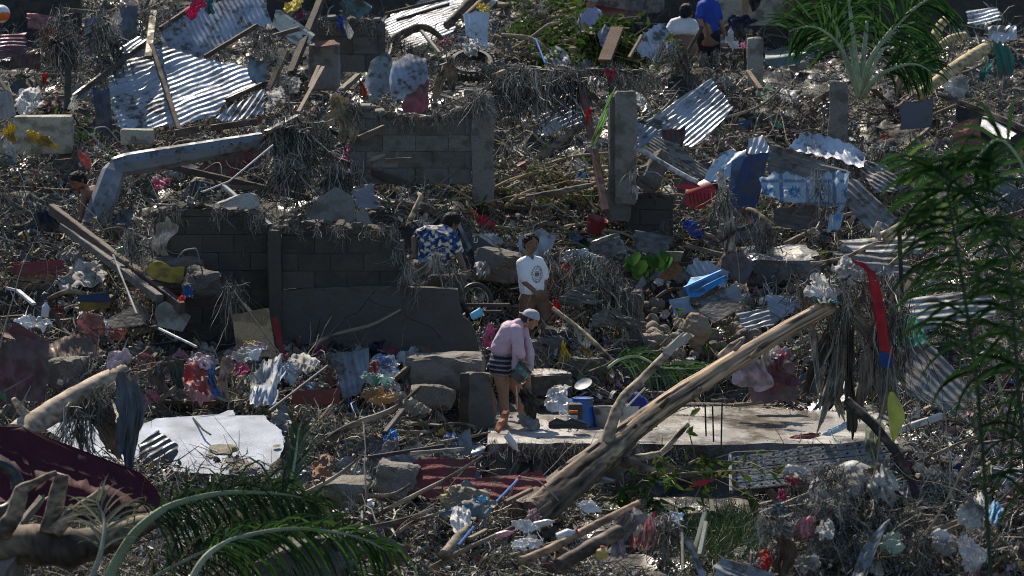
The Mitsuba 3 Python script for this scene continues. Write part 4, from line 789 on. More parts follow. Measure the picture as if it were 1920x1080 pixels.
RG = [  # label, category, u, v, w, h, colour, then options
 ('white crumpled cloth near the left edge under the twigs', 'cloth', 55, 192, 50, 48, WH, {}),
 ('yellow sash draped across the beige concrete block', 'cloth', 78, 262, 60, 22, YEL, dict(hang=1, d=69.7)),
 ('yellow cloth knotted at the left edge', 'cloth', 20, 252, 28, 34, YEL, dict(hang=1, d=69.6)),
 ('white cloth hanging below the yellow knot at the left edge', 'cloth', 14, 285, 24, 58, WH2, dict(hang=1, d=69.4)),
 ('bright pink rag caught at the top of the light grey roofing', 'rag', 366, 14, 26, 38, (.55, .04, .14), dict(hang=1, d=72.4)),
 ('teal rag beside the bright pink one', 'rag', 393, 14, 18, 34, (.05, .20, .24), dict(hang=1, d=72.5)),
 ('white plastic bag tied and lying on straw right of the roofing', 'plastic bag', 520, 190, 44, 40, WH, dict(mat='m_film')),
 ('small white bag end above the tied plastic bag', 'plastic bag', 552, 162, 24, 26, WH, dict(mat='m_film')),
 ('grey shirt heap above the tied plastic bag', 'clothes', 528, 155, 42, 20, GR, {}),
 ('red rag hanging left of the worn timber', 'rag', 83, 148, 12, 20, RED, dict(hang=1)),
 ('white bag hanging from the worn timber', 'plastic bag', 216, 38, 16, 36, WH2, dict(hang=1, d=72.0)),
 ('small white bag hanging at the end of the blue edged plank', 'plastic bag', 138, 190, 14, 28, WH, dict(hang=1, d=70.5)),
 ('salmon cloth strip hanging above the bare backed boy', 'cloth', 155, 296, 14, 40, (.45, .14, .13), dict(hang=1, d=68.4)),
 ('pink and white patterned rag under the steel post', 'rag', 304, 345, 30, 24, (.6, .5, .5), dict(col2=(.5, .05, .12))),
 ('white plastic sheet strip behind the steel post arm', 'plastic sheet', 335, 322, 60, 26, WH, {}),
 ('white cloth on the straw bank under the metal flashing', 'cloth', 545, 300, 46, 40, WH2, dict(hang=.6)),
 ('yellow and maroon bundle near the top edge', 'bundle', 552, 14, 34, 26, YEL, dict(d=75.5)),
 ('maroon lower half of the bundle near the top edge', 'bundle', 560, 32, 26, 18, (.2, .03, .07), dict(d=75.3)),
 ('bluish plastic tarp hanging at the top behind the small block wall', 'tarp', 662, 8, 52, 44, (.10, .18, .22), dict(hang=1, d=76.0)),
 ('blue half of the bag hanging on the small block wall', 'plastic bag', 641, 46, 16, 34, BLU, dict(hang=1, d=74.1)),
 ('white half of the bag hanging on the small block wall', 'plastic bag', 652, 52, 12, 34, WH, dict(hang=1, d=74.0)),
 ('brown trousers hanging down left of the tyre', 'clothes', 828, 148, 20, 80, (.20, .175, .135), dict(hang=1, d=66.2)),
 ('grey brown cloth strip hanging beside the brown trousers', 'cloth', 846, 140, 16, 70, (.17, .15, .125), dict(hang=1, d=66.3)),
 ('dark red cloth scrap under the pale stick near the top', 'cloth', 838, 82, 22, 20, (.2, .03, .06), {}),
 ('pale cloth lump lying inside the tyre', 'cloth', 888, 94, 36, 26, WH2, dict(d=68.8)),
 ('yellow rag by the dark log at the top', 'rag', 905, 18, 28, 14, YEL, dict(d=77.5)),
 ('white cloth pieces behind the dark logs at the top', 'cloth', 908, 6, 50, 16, WH, dict(d=78.5)),
 ('green and white plastic sheet beside the tan board', 'plastic sheet', 650, 232, 30, 60, TAN, dict(hang=1, d=66.6)),
 ('tan cardboard hanging open above the pale straw', 'cardboard', 640, 205, 46, 50, (.38, .31, .20), dict(hang=.8, d=66.8)),
 ('orange red rag on the straw left of the half painted sheet', 'rag', 680, 168, 10, 34, (.5, .07, .02), dict(hang=1, d=67.5)),
 ('deep pink rag below the tan board', 'rag', 656, 294, 30, 30, (.4, .05, .16), {}),
 ('navy cloth tied to the leaning timber', 'cloth', 638, 180, 24, 20, NAVY, dict(d=67.4)),
 ('light green plastic strip hanging left of the tallest post', 'plastic strip', 1129, 225, 10, 110, (.28, .50, .18), dict(hang=1, d=66.9, mat='m_film')),
 ('red cloth tied to the leaning red post', 'cloth', 1103, 218, 9, 32, RED, dict(hang=1, d=67.5)),
 ('grey band wrapped round the leaning red post', 'cloth', 1111, 277, 22, 14, GR, dict(d=67.2)),
 ('red scrap hanging from the long dark beam', 'rag', 1145, 142, 14, 26, (.25, .03, .06), dict(hang=1, d=68.6)),
 ('white crumpled paper right of the tallest post top', 'paper', 1200, 188, 24, 24, WH, {}),
 ('white fringed cloth hanging from the foot of the tallest post', 'cloth', 1187, 345, 14, 58, WH2, dict(hang=1, d=66.8)),
 ('blue plastic bundle on the brush left of the tallest post', 'plastic bag', 1092, 334, 26, 18, BLU, dict(col2=LB)),
 ('white torn sack under the leaning red post', 'sack', 1088, 312, 30, 36, WH2, {}),
 ('white plastic bag on the table by the man in blue', 'plastic bag', 1369, 84, 34, 16, WH, dict(d=79.2)),
 ('dark navy clothes hung over a frame near the top', 'clothes', 1390, 48, 46, 46, NAVY, dict(hang=1, d=79.4)),
 ('pink plastic scrap beside the white bag at the top', 'plastic', 1394, 88, 9, 10, (.7, .16, .32), dict(d=79.0)),
 ('blue bundle below the man in the white shirt', 'bundle', 1253, 92, 22, 22, (.03, .12, .26), dict(d=77.4)),
 ('grey sack lying under the blue grey ribbed sheet, near the top', 'sack', 1238, 118, 32, 20, GR, {}),
 ('pale green leaf like plastic on the brush near the top', 'plastic', 1289, 104, 11, 20, (.2, .38, .12), {}),
 ('white fabric heap right of the large grey sheet', 'cloth', 1360, 156, 36, 18, WH2, {}),
 ('green edged plastic bag on the right of the brush', 'plastic bag', 1440, 178, 48, 30, (.3, .42, .36), dict(mat='m_film')),
 ('white bag on the brush left of the grey post', 'plastic bag', 1478, 186, 34, 26, WH, {}),
 ('teal strip hanging under the green edged bag', 'plastic strip', 1457, 230, 9, 24, TEAL, dict(hang=1)),
 ('teal plastic rag hanging beside the tan bamboo', 'plastic', 1848, 130, 18, 46, TEAL, dict(hang=1, d=74.0, mat='m_film')),
 ('white sheet crumpled behind the tan bamboo', 'cloth', 1790, 158, 50, 44, WH, dict(d=74.3)),
 ('white sack hanging at the right edge below the teal cloth', 'sack', 1892, 168, 30, 44, WH2, dict(hang=.7)),
 ('orange plastic scrap above the right palm', 'plastic', 1660, 259, 16, 8, (.7, .09, .02), {}),
 ('blue and orange bottle cap scraps beside the grey post', 'plastic', 1600, 236, 14, 10, BLU, {}),
 ('blue net lying on the bank under the red basin', 'net', 1300, 432, 46, 26, (.03, .07, .38), {}),
 ('blue printed cloth with tan shapes right of the pale trunk', 'cloth', 1392, 415, 36, 50, (.05, .09, .30), dict(hang=1, col2=(.42, .24, .16), d=66.4)),
 ('yellow rag on a stick left of the blue net', 'rag', 1213, 428, 24, 16, YEL, {}),
 ('grey cloth hanging from a stick in the middle of the bank', 'cloth', 1243, 445, 20, 70, (.12, .11, .10), dict(hang=1, d=66.2)),
 ('red cloth caught in twigs, in front of the bending man', 'cloth', 912, 420, 30, 22, RED, dict(d=66.4)),
 ('bright red strip of cloth above the bending man', 'cloth', 884, 402, 36, 7, (.6, .02, .04), dict(d=66.9)),
 ('small pink red scrap right of the bending man', 'rag', 872, 412, 8, 12, (.55, .05, .08), dict(d=66.5)),
 ('white towels on the slope beside the black case', 'cloth', 922, 456, 46, 22, WH, dict(d=65.6)),
 ('grey sack lying on the concrete boulder', 'sack', 902, 508, 30, 24, WH2, dict(d=64.3)),
 ('grey shiny plastic sheet over the straw heap right of the boy', 'plastic sheet', 1084, 485, 62, 24, (.33, .36, .38), dict(d=64.6, mat='m_shiny')),
 ('red cloth showing under the straw heap right of the boy', 'cloth', 1050, 516, 30, 40, (.50, .025, .03), dict(hang=1, d=64.3)),
 ('bright red cloth hanging inside the straw heap', 'cloth', 1147, 540, 14, 32, (.62, .02, .05), dict(hang=1, d=64.0)),
 ('bright red scrap beside the boy\'s knee', 'cloth', 1046, 575, 18, 26, (.62, .02, .04), dict(hang=1, d=63.5)),
 ('dark grey blanket sliding down right of the boy', 'blanket', 1085, 560, 90, 30, (.13, .13, .125), dict(d=63.4)),
 ('grey blanket end hanging beside the stub of post', 'blanket', 1150, 595, 70, 36, (.16, .16, .15), dict(hang=.8, d=63.2)),
 ('dark blue cloth hanging behind the bamboo pole, right of the steps', 'cloth', 1116, 660, 30, 70, NAVY, dict(hang=1, d=63.2)),
 ('yellow cloth draped over the second step', 'cloth', 1058, 660, 16, 38, YEL, dict(hang=1, d=62.3)),
 ('yellow cloth hanging behind the upper step', 'cloth', 1096, 655, 10, 30, YEL, dict(hang=1, d=62.6)),
 ('bright pink bag hanging left of the woman', 'bag', 916, 632, 20, 44, (.55, .03, .24), dict(hang=1, d=61.4, col2=(.3, .2, .25))),
 ('white sacking on the slope below the blue grey ribbed sheet', 'sack', 1400, 570, 40, 20, WH2, {}),
 ('red white and pink plastic under the trunk', 'plastic sheet', 1462, 668, 56, 24, WH, dict(col2=(.5, .08, .12))),
 ('lilac cloth hanging under the trunk', 'cloth', 1412, 700, 60, 60, (.30, .27, .33), dict(hang=1, d=60.6)),
 ('dark purple cloth beside the lilac one under the trunk', 'cloth', 1460, 705, 44, 60, (.09, .035, .06), dict(hang=1, d=60.8)),
 ('white plastic bag caught under the trunk', 'plastic bag', 1438, 665, 26, 34, WH, dict(hang=1, d=60.4)),
 ('white plastic heaped on the upper end of the trunk', 'plastic bag', 1548, 545, 72, 40, WH, dict(d=58.0, mat='m_film')),
 ('grey white tarp draped on top of the trunk end heap', 'tarp', 1590, 512, 60, 40, WH2, dict(d=58.2)),
 ('teal strip under the plastic on the trunk end', 'plastic strip', 1545, 568, 50, 10, TEAL, dict(d=57.8)),
 ('green net bag hanging right of the red cloth', 'net', 1705, 625, 50, 60, (.08, .34, .26), dict(hang=.7, d=60.0, mat='m_film')),
 ('lilac pink scarf wrapped over the end of the left log', 'scarf', 224, 674, 50, 28, (.50, .38, .42), dict(d=54.2)),
 ('brown cloth hanging from the left log', 'cloth', 196, 800, 36, 130, (.17, .13, .10), dict(hang=1, d=53.8)),
 ('long blue grey cloth hanging from the left log', 'cloth', 240, 786, 46, 190, (.10, .125, .16), dict(hang=1, d=53.6)),
 ('light grey sacking bundle rolled beside the beam', 'sack', 155, 522, 90, 44, (.36, .35, .33), {}),
 ('pale cloth heap under the dark red plank', 'cloth', 130, 490, 44, 36, GR, {}),
 ('white sack hanging on the left part of the block wall', 'sack', 305, 446, 36, 66, WH2, dict(hang=1, d=61.9)),
 ('blue grey plastic under the straw by the block wall', 'plastic sheet', 235, 420, 40, 50, (.13, .17, .22), dict(hang=1)),
 ('dark navy cloth on the bank left of the beam', 'cloth', 78, 425, 46, 66, NAVY, dict(hang=.8)),
 ('white plastic bag on the bank below the red panel', 'plastic bag', 60, 612, 60, 22, WH, dict(d=60.4, mat='m_shiny')),
 ('white cloth on the left bank among pink rags', 'cloth', 205, 620, 40, 34, WH, {}),
 ('pink rags left of the white cloth on the left bank', 'rag', 172, 618, 34, 60, (.45, .20, .20), dict(hang=.6)),
 ('dark red knit cloth left of the painted panel', 'cloth', 112, 588, 26, 34, (.11, .02, .02), {}),
 ('coral pink rag below the white cloth', 'rag', 222, 630, 34, 18, (.5, .16, .12), {}),
 ('dark blue cloth on the rubble right of the beam', 'cloth', 352, 550, 22, 24, (.02, .07, .16), dict(d=61.3)),
 ('small bright red rag at the lower end of the beam', 'rag', 341, 562, 12, 10, (.6, .04, .02), dict(d=61.0)),
 ('red paisley cloth with a white top in the clothes heap', 'clothes', 372, 712, 52, 78, (.42, .05, .05), dict(col2=(.5, .22, .2), d=58.6)),
 ('pale lilac top of the heap above the red paisley cloth', 'clothes', 380, 682, 54, 26, (.45, .36, .38), dict(d=58.8)),
 ('bright blue and tan striped clothes beside the red paisley cloth', 'clothes', 400, 715, 18, 64, (.09, .18, .42), dict(hang=.8, d=58.3)),
 ('tan trousers hanging in the clothes heap', 'clothes', 420, 710, 26, 76, (.30, .24, .20), dict(hang=.8, d=58.4)),
 ('maroon and grey clothes left in the clothes heap', 'clothes', 300, 706, 44, 60, (.13, .11, .11), dict(hang=.8, d=58.6)),
 ('dark green shirt in the clothes heap', 'clothes', 333, 706, 22, 54, (.06, .085, .07), dict(hang=.8, d=58.5)),
 ('pink top in the middle of the clothes heap', 'clothes', 452, 694, 26, 18, (.5, .07, .16), dict(d=59.0)),
 ('white shirt folded on the clothes heap', 'clothes', 462, 668, 60, 22, WH, dict(d=59.4)),
 ('purple edged cloth on top of the clothes heap', 'clothes', 478, 658, 50, 14, (.3, .2, .32), dict(d=59.7)),
 ('mustard cloth on top of the clothes heap', 'clothes', 474, 650, 36, 10, (.5, .36, .14), dict(d=60.0)),
 ('white printed sack with red and blue marks in the clothes heap', 'sack', 500, 716, 58, 80, WH, dict(col2=(.3, .34, .42), d=58.4)),
 ('white torn cloth right of the printed sack', 'cloth', 545, 700, 36, 40, (.36, .38, .42), dict(d=58.7)),
 ('white straw hat like bowl on the clothes heap', 'bowl', 570, 682, 50, 28, (.52, .49, .42), dict(d=59.4, fold=.02)),
 ('red white and blue cloth right of the bent roofing', 'cloth', 722, 690, 56, 34, WH, dict(col2=(.12, .18, .36), d=60.2)),
 ('pink cloth beside the red white and blue one', 'cloth', 700, 688, 24, 22, (.5, .14, .18), dict(d=60.1)),
 ('green and white plastic sheet below the bent roofing', 'plastic sheet', 706, 714, 66, 16, (.5, .62, .55), dict(col2=(.08, .3, .16), d=59.0)),
 ('ochre brown mat curling over straw right of the red plank', 'mat', 712, 748, 72, 22, (.36, .20, .08), dict(d=58.2)),
 ('long grey tan mat sliding down right of the ochre one', 'mat', 770, 765, 80, 22, (.28, .24, .18), dict(d=57.8)),
 ('bright blue cloth knot on the bank, lower middle', 'cloth', 733, 822, 32, 18, (.03, .17, .42), dict(d=56.4)),
 ('pale pink cloth under the bright blue knot', 'cloth', 732, 838, 36, 16, (.36, .28, .28), dict(d=56.2)),
 ('blue strip of plastic under the ochre mat', 'plastic strip', 662, 764, 10, 30, (.04, .22, .45), dict(hang=1)),
 ('yellow plastic piece left of the white board edge', 'plastic', 570, 820, 10, 26, YEL, dict(hang=1)),
 ('yellow strap at the left of the bank', 'plastic strip', 600, 785, 8, 24, (.6, .42, .03), dict(hang=1)),
 ('red plastic tag beside the yellow strap', 'plastic', 573, 784, 7, 20, (.6, .06, .04), dict(hang=1)),
 ('brown leather like scrap at the right of the white board', 'scrap', 606, 880, 40, 36, (.22, .10, .05), dict(d=54.0)),
 ('muddy sack folded over the lower right corner of the white board', 'sack', 530, 790, 60, 50, GR, {}),
 ('yellow and white bird shaped bundle in front of the red sheets', 'bundle', 842, 934, 30, 22, (.55, .45, .2), dict(d=53.0)),
 ('striped tan and blue cloth curling in front of the red sheets', 'cloth', 878, 945, 100, 50, (.27, .22, .15), dict(col2=(.10, .14, .17), d=52.7)),
 ('light blue cloth beside the blue broom handle', 'cloth', 906, 948, 40, 22, LB, dict(d=52.6)),
 ('white sack on straw below the striped cloth', 'sack', 862, 982, 34, 44, WH, dict(d=51.8)),
 ('white plastic sheet on the mud left of the trunk base', 'plastic sheet', 990, 1022, 54, 22, WH, dict(d=50.6)),
 ('white foam scraps near the trunk base', 'foam', 985, 990, 50, 22, WH, dict(d=51.3)),
 ('pink plastic scraps near the trunk base', 'plastic', 1000, 968, 24, 14, (.5, .3, .33), dict(d=52.0)),
 ('white red printed sack hanging on a stick at the bottom', 'sack', 1196, 992, 30, 76, WH, dict(hang=1, d=50.4, col2=(.40, .06, .09))),
 ('red half of the sack hanging at the bottom', 'sack', 1218, 996, 20, 74, (.42, .07, .10), dict(hang=1, d=50.5, col2=(.6, .55, .52))),
 ('lilac grey cloth hanging left of the printed sack', 'cloth', 1165, 1005, 42, 86, (.26, .24, .28), dict(hang=1, d=50.3)),
 ('blue cloth behind the printed sack', 'cloth', 1164, 976, 12, 36, (.06, .16, .36), dict(hang=1, d=50.6)),
 ('white plastic right of the printed sack', 'plastic bag', 1268, 976, 32, 20, (.5, .56, .64), dict(d=52.0)),
 ('white plate on the mud left of the stick', 'plastic', 1105, 950, 44, 20, WH, dict(d=52.8, fold=.01)),
 ('red flat scrap lying on the mud', 'plastic', 1318, 905, 40, 8, (.45, .03, .04), dict(d=55.2, fold=.01)),
 ('dark red wet cloth on the right of the floor', 'cloth', 1506, 822, 74, 10, (.16, .02, .03), dict(d=58.9, fold=.02)),
 ('light blue plastic sheet on the right of the floor', 'plastic sheet', 1560, 812, 66, 10, (.36, .48, .6), dict(d=59.2, fold=.02)),
 ('silver crumpled foil sheet behind the blue bucket', 'plastic sheet', 1048, 760, 54, 38, (.62, .62, .61), dict(d=60.2, mat='m_shiny')),
 ('white paper piece on the steps above the silver sheet', 'paper', 1052, 728, 40, 10, WH, dict(d=61.4, fold=.01)),
 ('white sack flank hanging right of the giant sack', 'sack', 1655, 912, 64, 70, (.48, .46, .42), dict(d=47.8, fold=.06)),
 ('white bag lower left of the giant sack', 'plastic bag', 1542, 955, 40, 50, WH2, dict(d=47.5, mat='m_film')),
 ('white plastic wad at the left shoulder of the front heap', 'plastic bag', 1490, 892, 44, 28, WH, dict(d=47.8)),
 ('red rag under the white wad on the front heap', 'rag', 1484, 905, 26, 14, (.3, .03, .05), dict(d=47.6)),
 ('blue plastic on the left flank of the front heap', 'plastic', 1462, 956, 28, 24, (.05, .2, .4), dict(d=47.5)),
 ('magenta rag on the left flank of the front heap', 'rag', 1466, 932, 18, 18, (.42, .06, .14), dict(d=47.6)),
 ('pink plastic sheet on the front heap', 'plastic sheet', 1508, 992, 32, 50, (.58, .27, .33), dict(hang=1, d=47.2)),
 ('grey white plastic left of the front heap', 'plastic bag', 1456, 990, 26, 38, WH2, dict(d=47.4, mat='m_film')),
 ('white plastic inside the front heap below the giant sack', 'plastic bag', 1545, 1000, 34, 26, WH2, dict(d=47.0)),
 ('green white cloth at the bottom of the front heap', 'cloth', 1670, 1020, 48, 40, (.36, .42, .33), dict(d=46.8)),
 ('white cloth at the bottom right of the front heap', 'cloth', 1770, 1022, 54, 40, WH, dict(d=47.0)),
 ('white bag at the bottom right corner of the front heap', 'plastic bag', 1822, 1040, 40, 70, (.55, .56, .6), dict(hang=.8, d=46.8)),
 ('light blue plastic bag right of the front heap', 'plastic bag', 1862, 968, 26, 38, (.18, .42, .62), dict(d=47.2)),
 ('white sack left of the light blue bag', 'sack', 1818, 970, 50, 50, (.5, .49, .47), dict(d=47.4)),
 ('white cloth wad low on the front heap', 'cloth', 1515, 1058, 48, 30, WH2, dict(d=46.4)),
 ('blue strip on the front heap', 'plastic strip', 1578, 1002, 10, 26, BLU, dict(hang=1, d=46.9)),
 ('dark brown cloth hanging in front of the heap', 'cloth', 1470, 1045, 40, 90, (.12, .08, .055), dict(hang=1, d=46.9)),
 ('small red cloth on the mud left of the front heap', 'cloth', 1434, 1054, 30, 28, (.62, .03, .03), dict(d=47.2)),
 ('white film left of the small red cloth', 'plastic bag', 1412, 1052, 20, 22, WH, dict(d=47.3)),
 ('white green banana leaf like cloth hanging from the dark branch', 'cloth', 1637, 830, 34, 90, (.38, .42, .33), dict(hang=1, d=56.4, mat='m_film')),
]
for lab, cat, u, v, w, h, col, o in RG: rag(cat.replace(' ', '_'), lab, cat, u, v, w, h, col, **o)
def sack_dome(lab, u, v_, w, h, d, col, seed):
    k = thing('sack', lab, 'sack'); m_ = d / F
    m = trimesh.creation.icosphere(5, 1.0); v = np.array(m.vertices); th = np.arctan2(v[:, 1], v[:, 0])
    fold = 1 - np.abs(2 * meshkit.fbm(np.stack([np.cos(th) * 2.6, np.sin(th) * 2.6, v[:, 2] * 1.1 + seed], 1), 3, seed) - 1) * 2
    lump = meshkit.fbm(v * 1.3 + seed, 3, seed + 1) - .5
    z = np.where(v[:, 2] > 0, v[:, 2] * (1 - .35 * np.abs(v[:, 0] - .05)), v[:, 2] * .8)
    q = np.stack([v[:, 0] * (1 + .25 * (1 - z)) , v[:, 1] * .9, z], 1) * (1 + .42 * lump + .10 * fold * (1.1 - np.clip(z, 0, 1)))[:, None]
    q = q * [w * m_ / 2.3, .35, h * m_ / 1.9] + at(u, v_, d) + [0, .15, 0]
    c = np.asarray(col) * (.7 + .6 * meshkit.fbm(q * 6, 3, 2)[:, None]); mu = np.clip((meshkit.fbm(q * 3.2 + 7, 3, 5)[:, None] - .5) * 6, 0, 1) * .7
    put(k, (q, m.faces), 'm_plain', c * (1 - mu) + np.array([.13, .115, .09]) * mu, smooth=True)
sack_dome('grey white giant sack on top of the front rubbish heap', 1598, 918, 128, 96, 47.9, (.40, .40, .385), 3)
# garments of the clothes heap, one by one
Rg = np.random.default_rng(17)
for i in range(72):
    nm, c = [('pink', (.36, .14, .18)), ('grey', GR), ('navy', NAVY), ('white', WH2), ('dark red', (.2, .03, .05)), ('brown', BRN), ('black', BLK), ('pale blue', (.2, .28, .38))][i % 8]
    u, v_ = Rg.uniform(270, 800), Rg.uniform(655, 752)
    rag('garment', nm + ' muddy garment lying in the clothes heap', 'clothes', u, v_, Rg.uniform(22, 52), Rg.uniform(16, 44), c, group=nm + ' garments in the clothes heap', seed=900 + i, hang=float(Rg.random() < .4), n=13)
for i in range(46):
    nm, c = [('grey', GR), ('brown', BRN), ('white', WH2), ('black', BLK), ('tan', (.2, .165, .12)), ('white', WH2)][i % 6]
    u, v_ = Rg.uniform(1450, 1860), Rg.uniform(885, 1075)
    rag('rag', nm + ' mud stained rag tangled in the front rubbish heap', 'rag', u, v_, Rg.uniform(20, 60), Rg.uniform(18, 56), c, group=nm + ' rags in the front rubbish heap', seed=1200 + i, hang=float(Rg.random() < .5), n=13)
for i in range(16):
    nm, c = [('grey', (.20, .19, .17)), ('dark brown', (.07, .055, .045)), ('pale', (.33, .32, .29)), ('tan', (.22, .19, .15))][i % 4]
    rag('cloth_strip', nm + ' shredded strip of cloth hanging from the heap on the trunk end', 'cloth strip', Rg.uniform(1520, 1690), Rg.uniform(640, 720), Rg.uniform(9, 24), Rg.uniform(90, 250), c, group=nm + ' strips hanging from the trunk end', seed=1300 + i, hang=.3, d=57.8 + Rg.uniform(0, .3), n=15)
# red and blue flag like cloth over the trunk end
fk = thing('cloth', 'long red cloth with a blue end hanging from the trunk heap', 'cloth')
sheet('x', '', '', [(1598, 492), (1618, 490), (1642, 512), (1656, 560), (1668, 640), (1672, 664), (1648, 662), (1648, 600), (1640, 540), (1620, 508)], -82, (.34, .024, .028), k=.12, d=57.6, per=.13, amp=.022, jit=.8, mat='m_plain', key=part(fk, 'red_length', 'red upper length'), wrinkle=.04)
sheet('x', '', '', [(1648, 660), (1673, 662), (1672, 688), (1660, 690), (1648, 684)], -82, (.02, .05, .18), k=.12, d=57.55, per=.13, amp=.02, mat='m_plain', key=part(fk, 'blue_end', 'blue lower end'), wrinkle=.02)

# ================================================================ logs, timbers, poles
def pts3(pts):
    out = []
    for p in pts: out.append(at(p[0], p[1], p[2] if len(p) > 2 else G(p[0], p[1]) - .10))
    return np.array(out)
def wood_cols(v, col, dark, amt, seed=0, sc=3.0):
    n = meshkit.fbm(v * [sc * .8, sc, sc * 2] + seed, 4, seed)[:, None]; h = meshkit.fbm(v * 20 + seed, 3, seed)[:, None]
    t = np.clip((n - amt) * 6 + .3, 0, 1)
    return (np.asarray(col) * t + np.asarray(dark) * (1 - t)) * np.clip(1 + (h - .5) * 2.6, .3, 1.8)
WOOD, BARK, PALE = (.29, .225, .165), (.075, .057, .043), (.40, .33, .245)
def log(name, label, cat, pts, px, col=WOOD, dark=BARK, amt=.45, sides=18, sub=14, knob=.18, group=None, key=None):
    P = pts3(pts); d = P[:, 1].mean()
    v, f = tube(P, np.asarray(px, float) * d / F, sides, knob=knob, sub=sub, seed=len(scene) % 97)
    if len(pts) > 1: v = v + (meshkit.fbm(v * 3 + 5, 2)[:, None] - .5) * np.mean(px) * d / F * .5
    return put(key or thing(name, label, cat, group), (v, f), 'm_plain', wood_cols(v, col, dark, amt, len(scene) % 31), smooth=True)
tk = thing('fallen_tree', 'big peeled tree trunk leaning up to the right over the flat floor', 'tree')
TP = pts3([(985, 975, 54.3), (1035, 933, 54.8), (1085, 893, 55.2), (1130, 856, 55.5), (1182, 810, 55.9), (1262, 750, 56.4), (1370, 682, 57.0), (1468, 622, 57.4), (1558, 572, 57.8)])
NS = 44
v, f = tube(TP, np.array([37, 35, 33, 30, 23, 21, 19, 17, 15.5]) * 56 / F, NS, knob=.08, sub=30, seed=4)
nr = (len(v) - 2) // NS; ii = np.r_[np.repeat(np.arange(nr), NS), 0, nr - 1] / (nr - 1); aa = np.r_[np.tile(np.arange(NS), nr), 0, 0] * 2 * np.pi / NS
cyl = lambda fa, fs, o=0: np.stack([np.cos(aa) * fa + o, np.sin(aa) * fa, ii * fs], 1)
streak = meshkit.fbm(cyl(8, 4.5), 3, 8)[:, None]; patch = meshkit.fbm(cyl(1.7, 11, 4), 4, 3)[:, None]; fine = meshkit.fbm(cyl(22, 15), 2, 5)[:, None]
ctr = np.r_[np.repeat(v[:-2].reshape(nr, NS, 3).mean(1), NS, 0), v[-2:]]
pit_ = np.clip((.42 - patch) * 9, 0, 1)
bark = np.clip((.56 - ii[:, None] + (patch - .5) * 1.6) * 5, 0, 1)
v = ctr + (v - ctr) * (1 + (streak - .5) * (.14 + .24 * bark) + (fine - .5) * .12 * bark - pit_ * .04 * (1 - bark))
tv = np.array([.32, .225, .145]) * (1 - bark) + np.array([.105, .078, .056]) * bark
pit = np.clip((.38 - patch) * 12, 0, 1) * (1 - bark)
tv = tv * (1 - pit * .8) * np.clip(1 + (streak - .5) * 3.2 + (fine - .5) * 2.6, .2, 1.8)
put(part(tk, 'trunk'), (v, f), 'm_plain', tv, smooth=True)
log('', '', '', [(1136, 835, 55.5), (1152, 782, 55.6), (1166, 750, 55.7), (1206, 709, 55.95), (1244, 670, 56.15), (1284, 630, 56.4)], [12, 10.5, 9.5, 8.5, 8, 6.5], (.33, .25, .17), (.16, .115, .08), .40, key=part(tk, 'limb', 'bare pale limb with a split end'), sides=18, sub=14, knob=.12)
put(part(tk, 'split_end', 'pale splintered end of the limb'), beam_mesh(at(1246, 664, 56.15), at(1292, 626, 56.3), .05, .10, rough=.7, ragged=2.5), 'm_plain', (.42, .38, .31), amp=.3)
for i, (u, v_) in enumerate([(1178, 812), (1300, 742), (1378, 655), (1240, 762), (1410, 668)]):
    log('', '', '', [(u, v_, 56.2 - .25), (u + 14, v_ - 14, 56.0 - .25)], [5, 4], WOOD, BARK, .5, key=part(tk, 'knot'), sides=8, sub=2)
log('', '', '', [(1190, 860, 56.1), (1240, 850, 56.6), (1290, 795, 56.8)], [8, 6, 5], PALE, BARK, .4, key=part(tk, 'limb', 'broken side limb'), sides=8)
log('', '', '', [(1150, 860, 55.6), (1230, 885, 55.6), (1280, 878, 55.8)], [10, 8, 6], WOOD, BARK, .5, key=part(tk, 'limb'), sides=8)
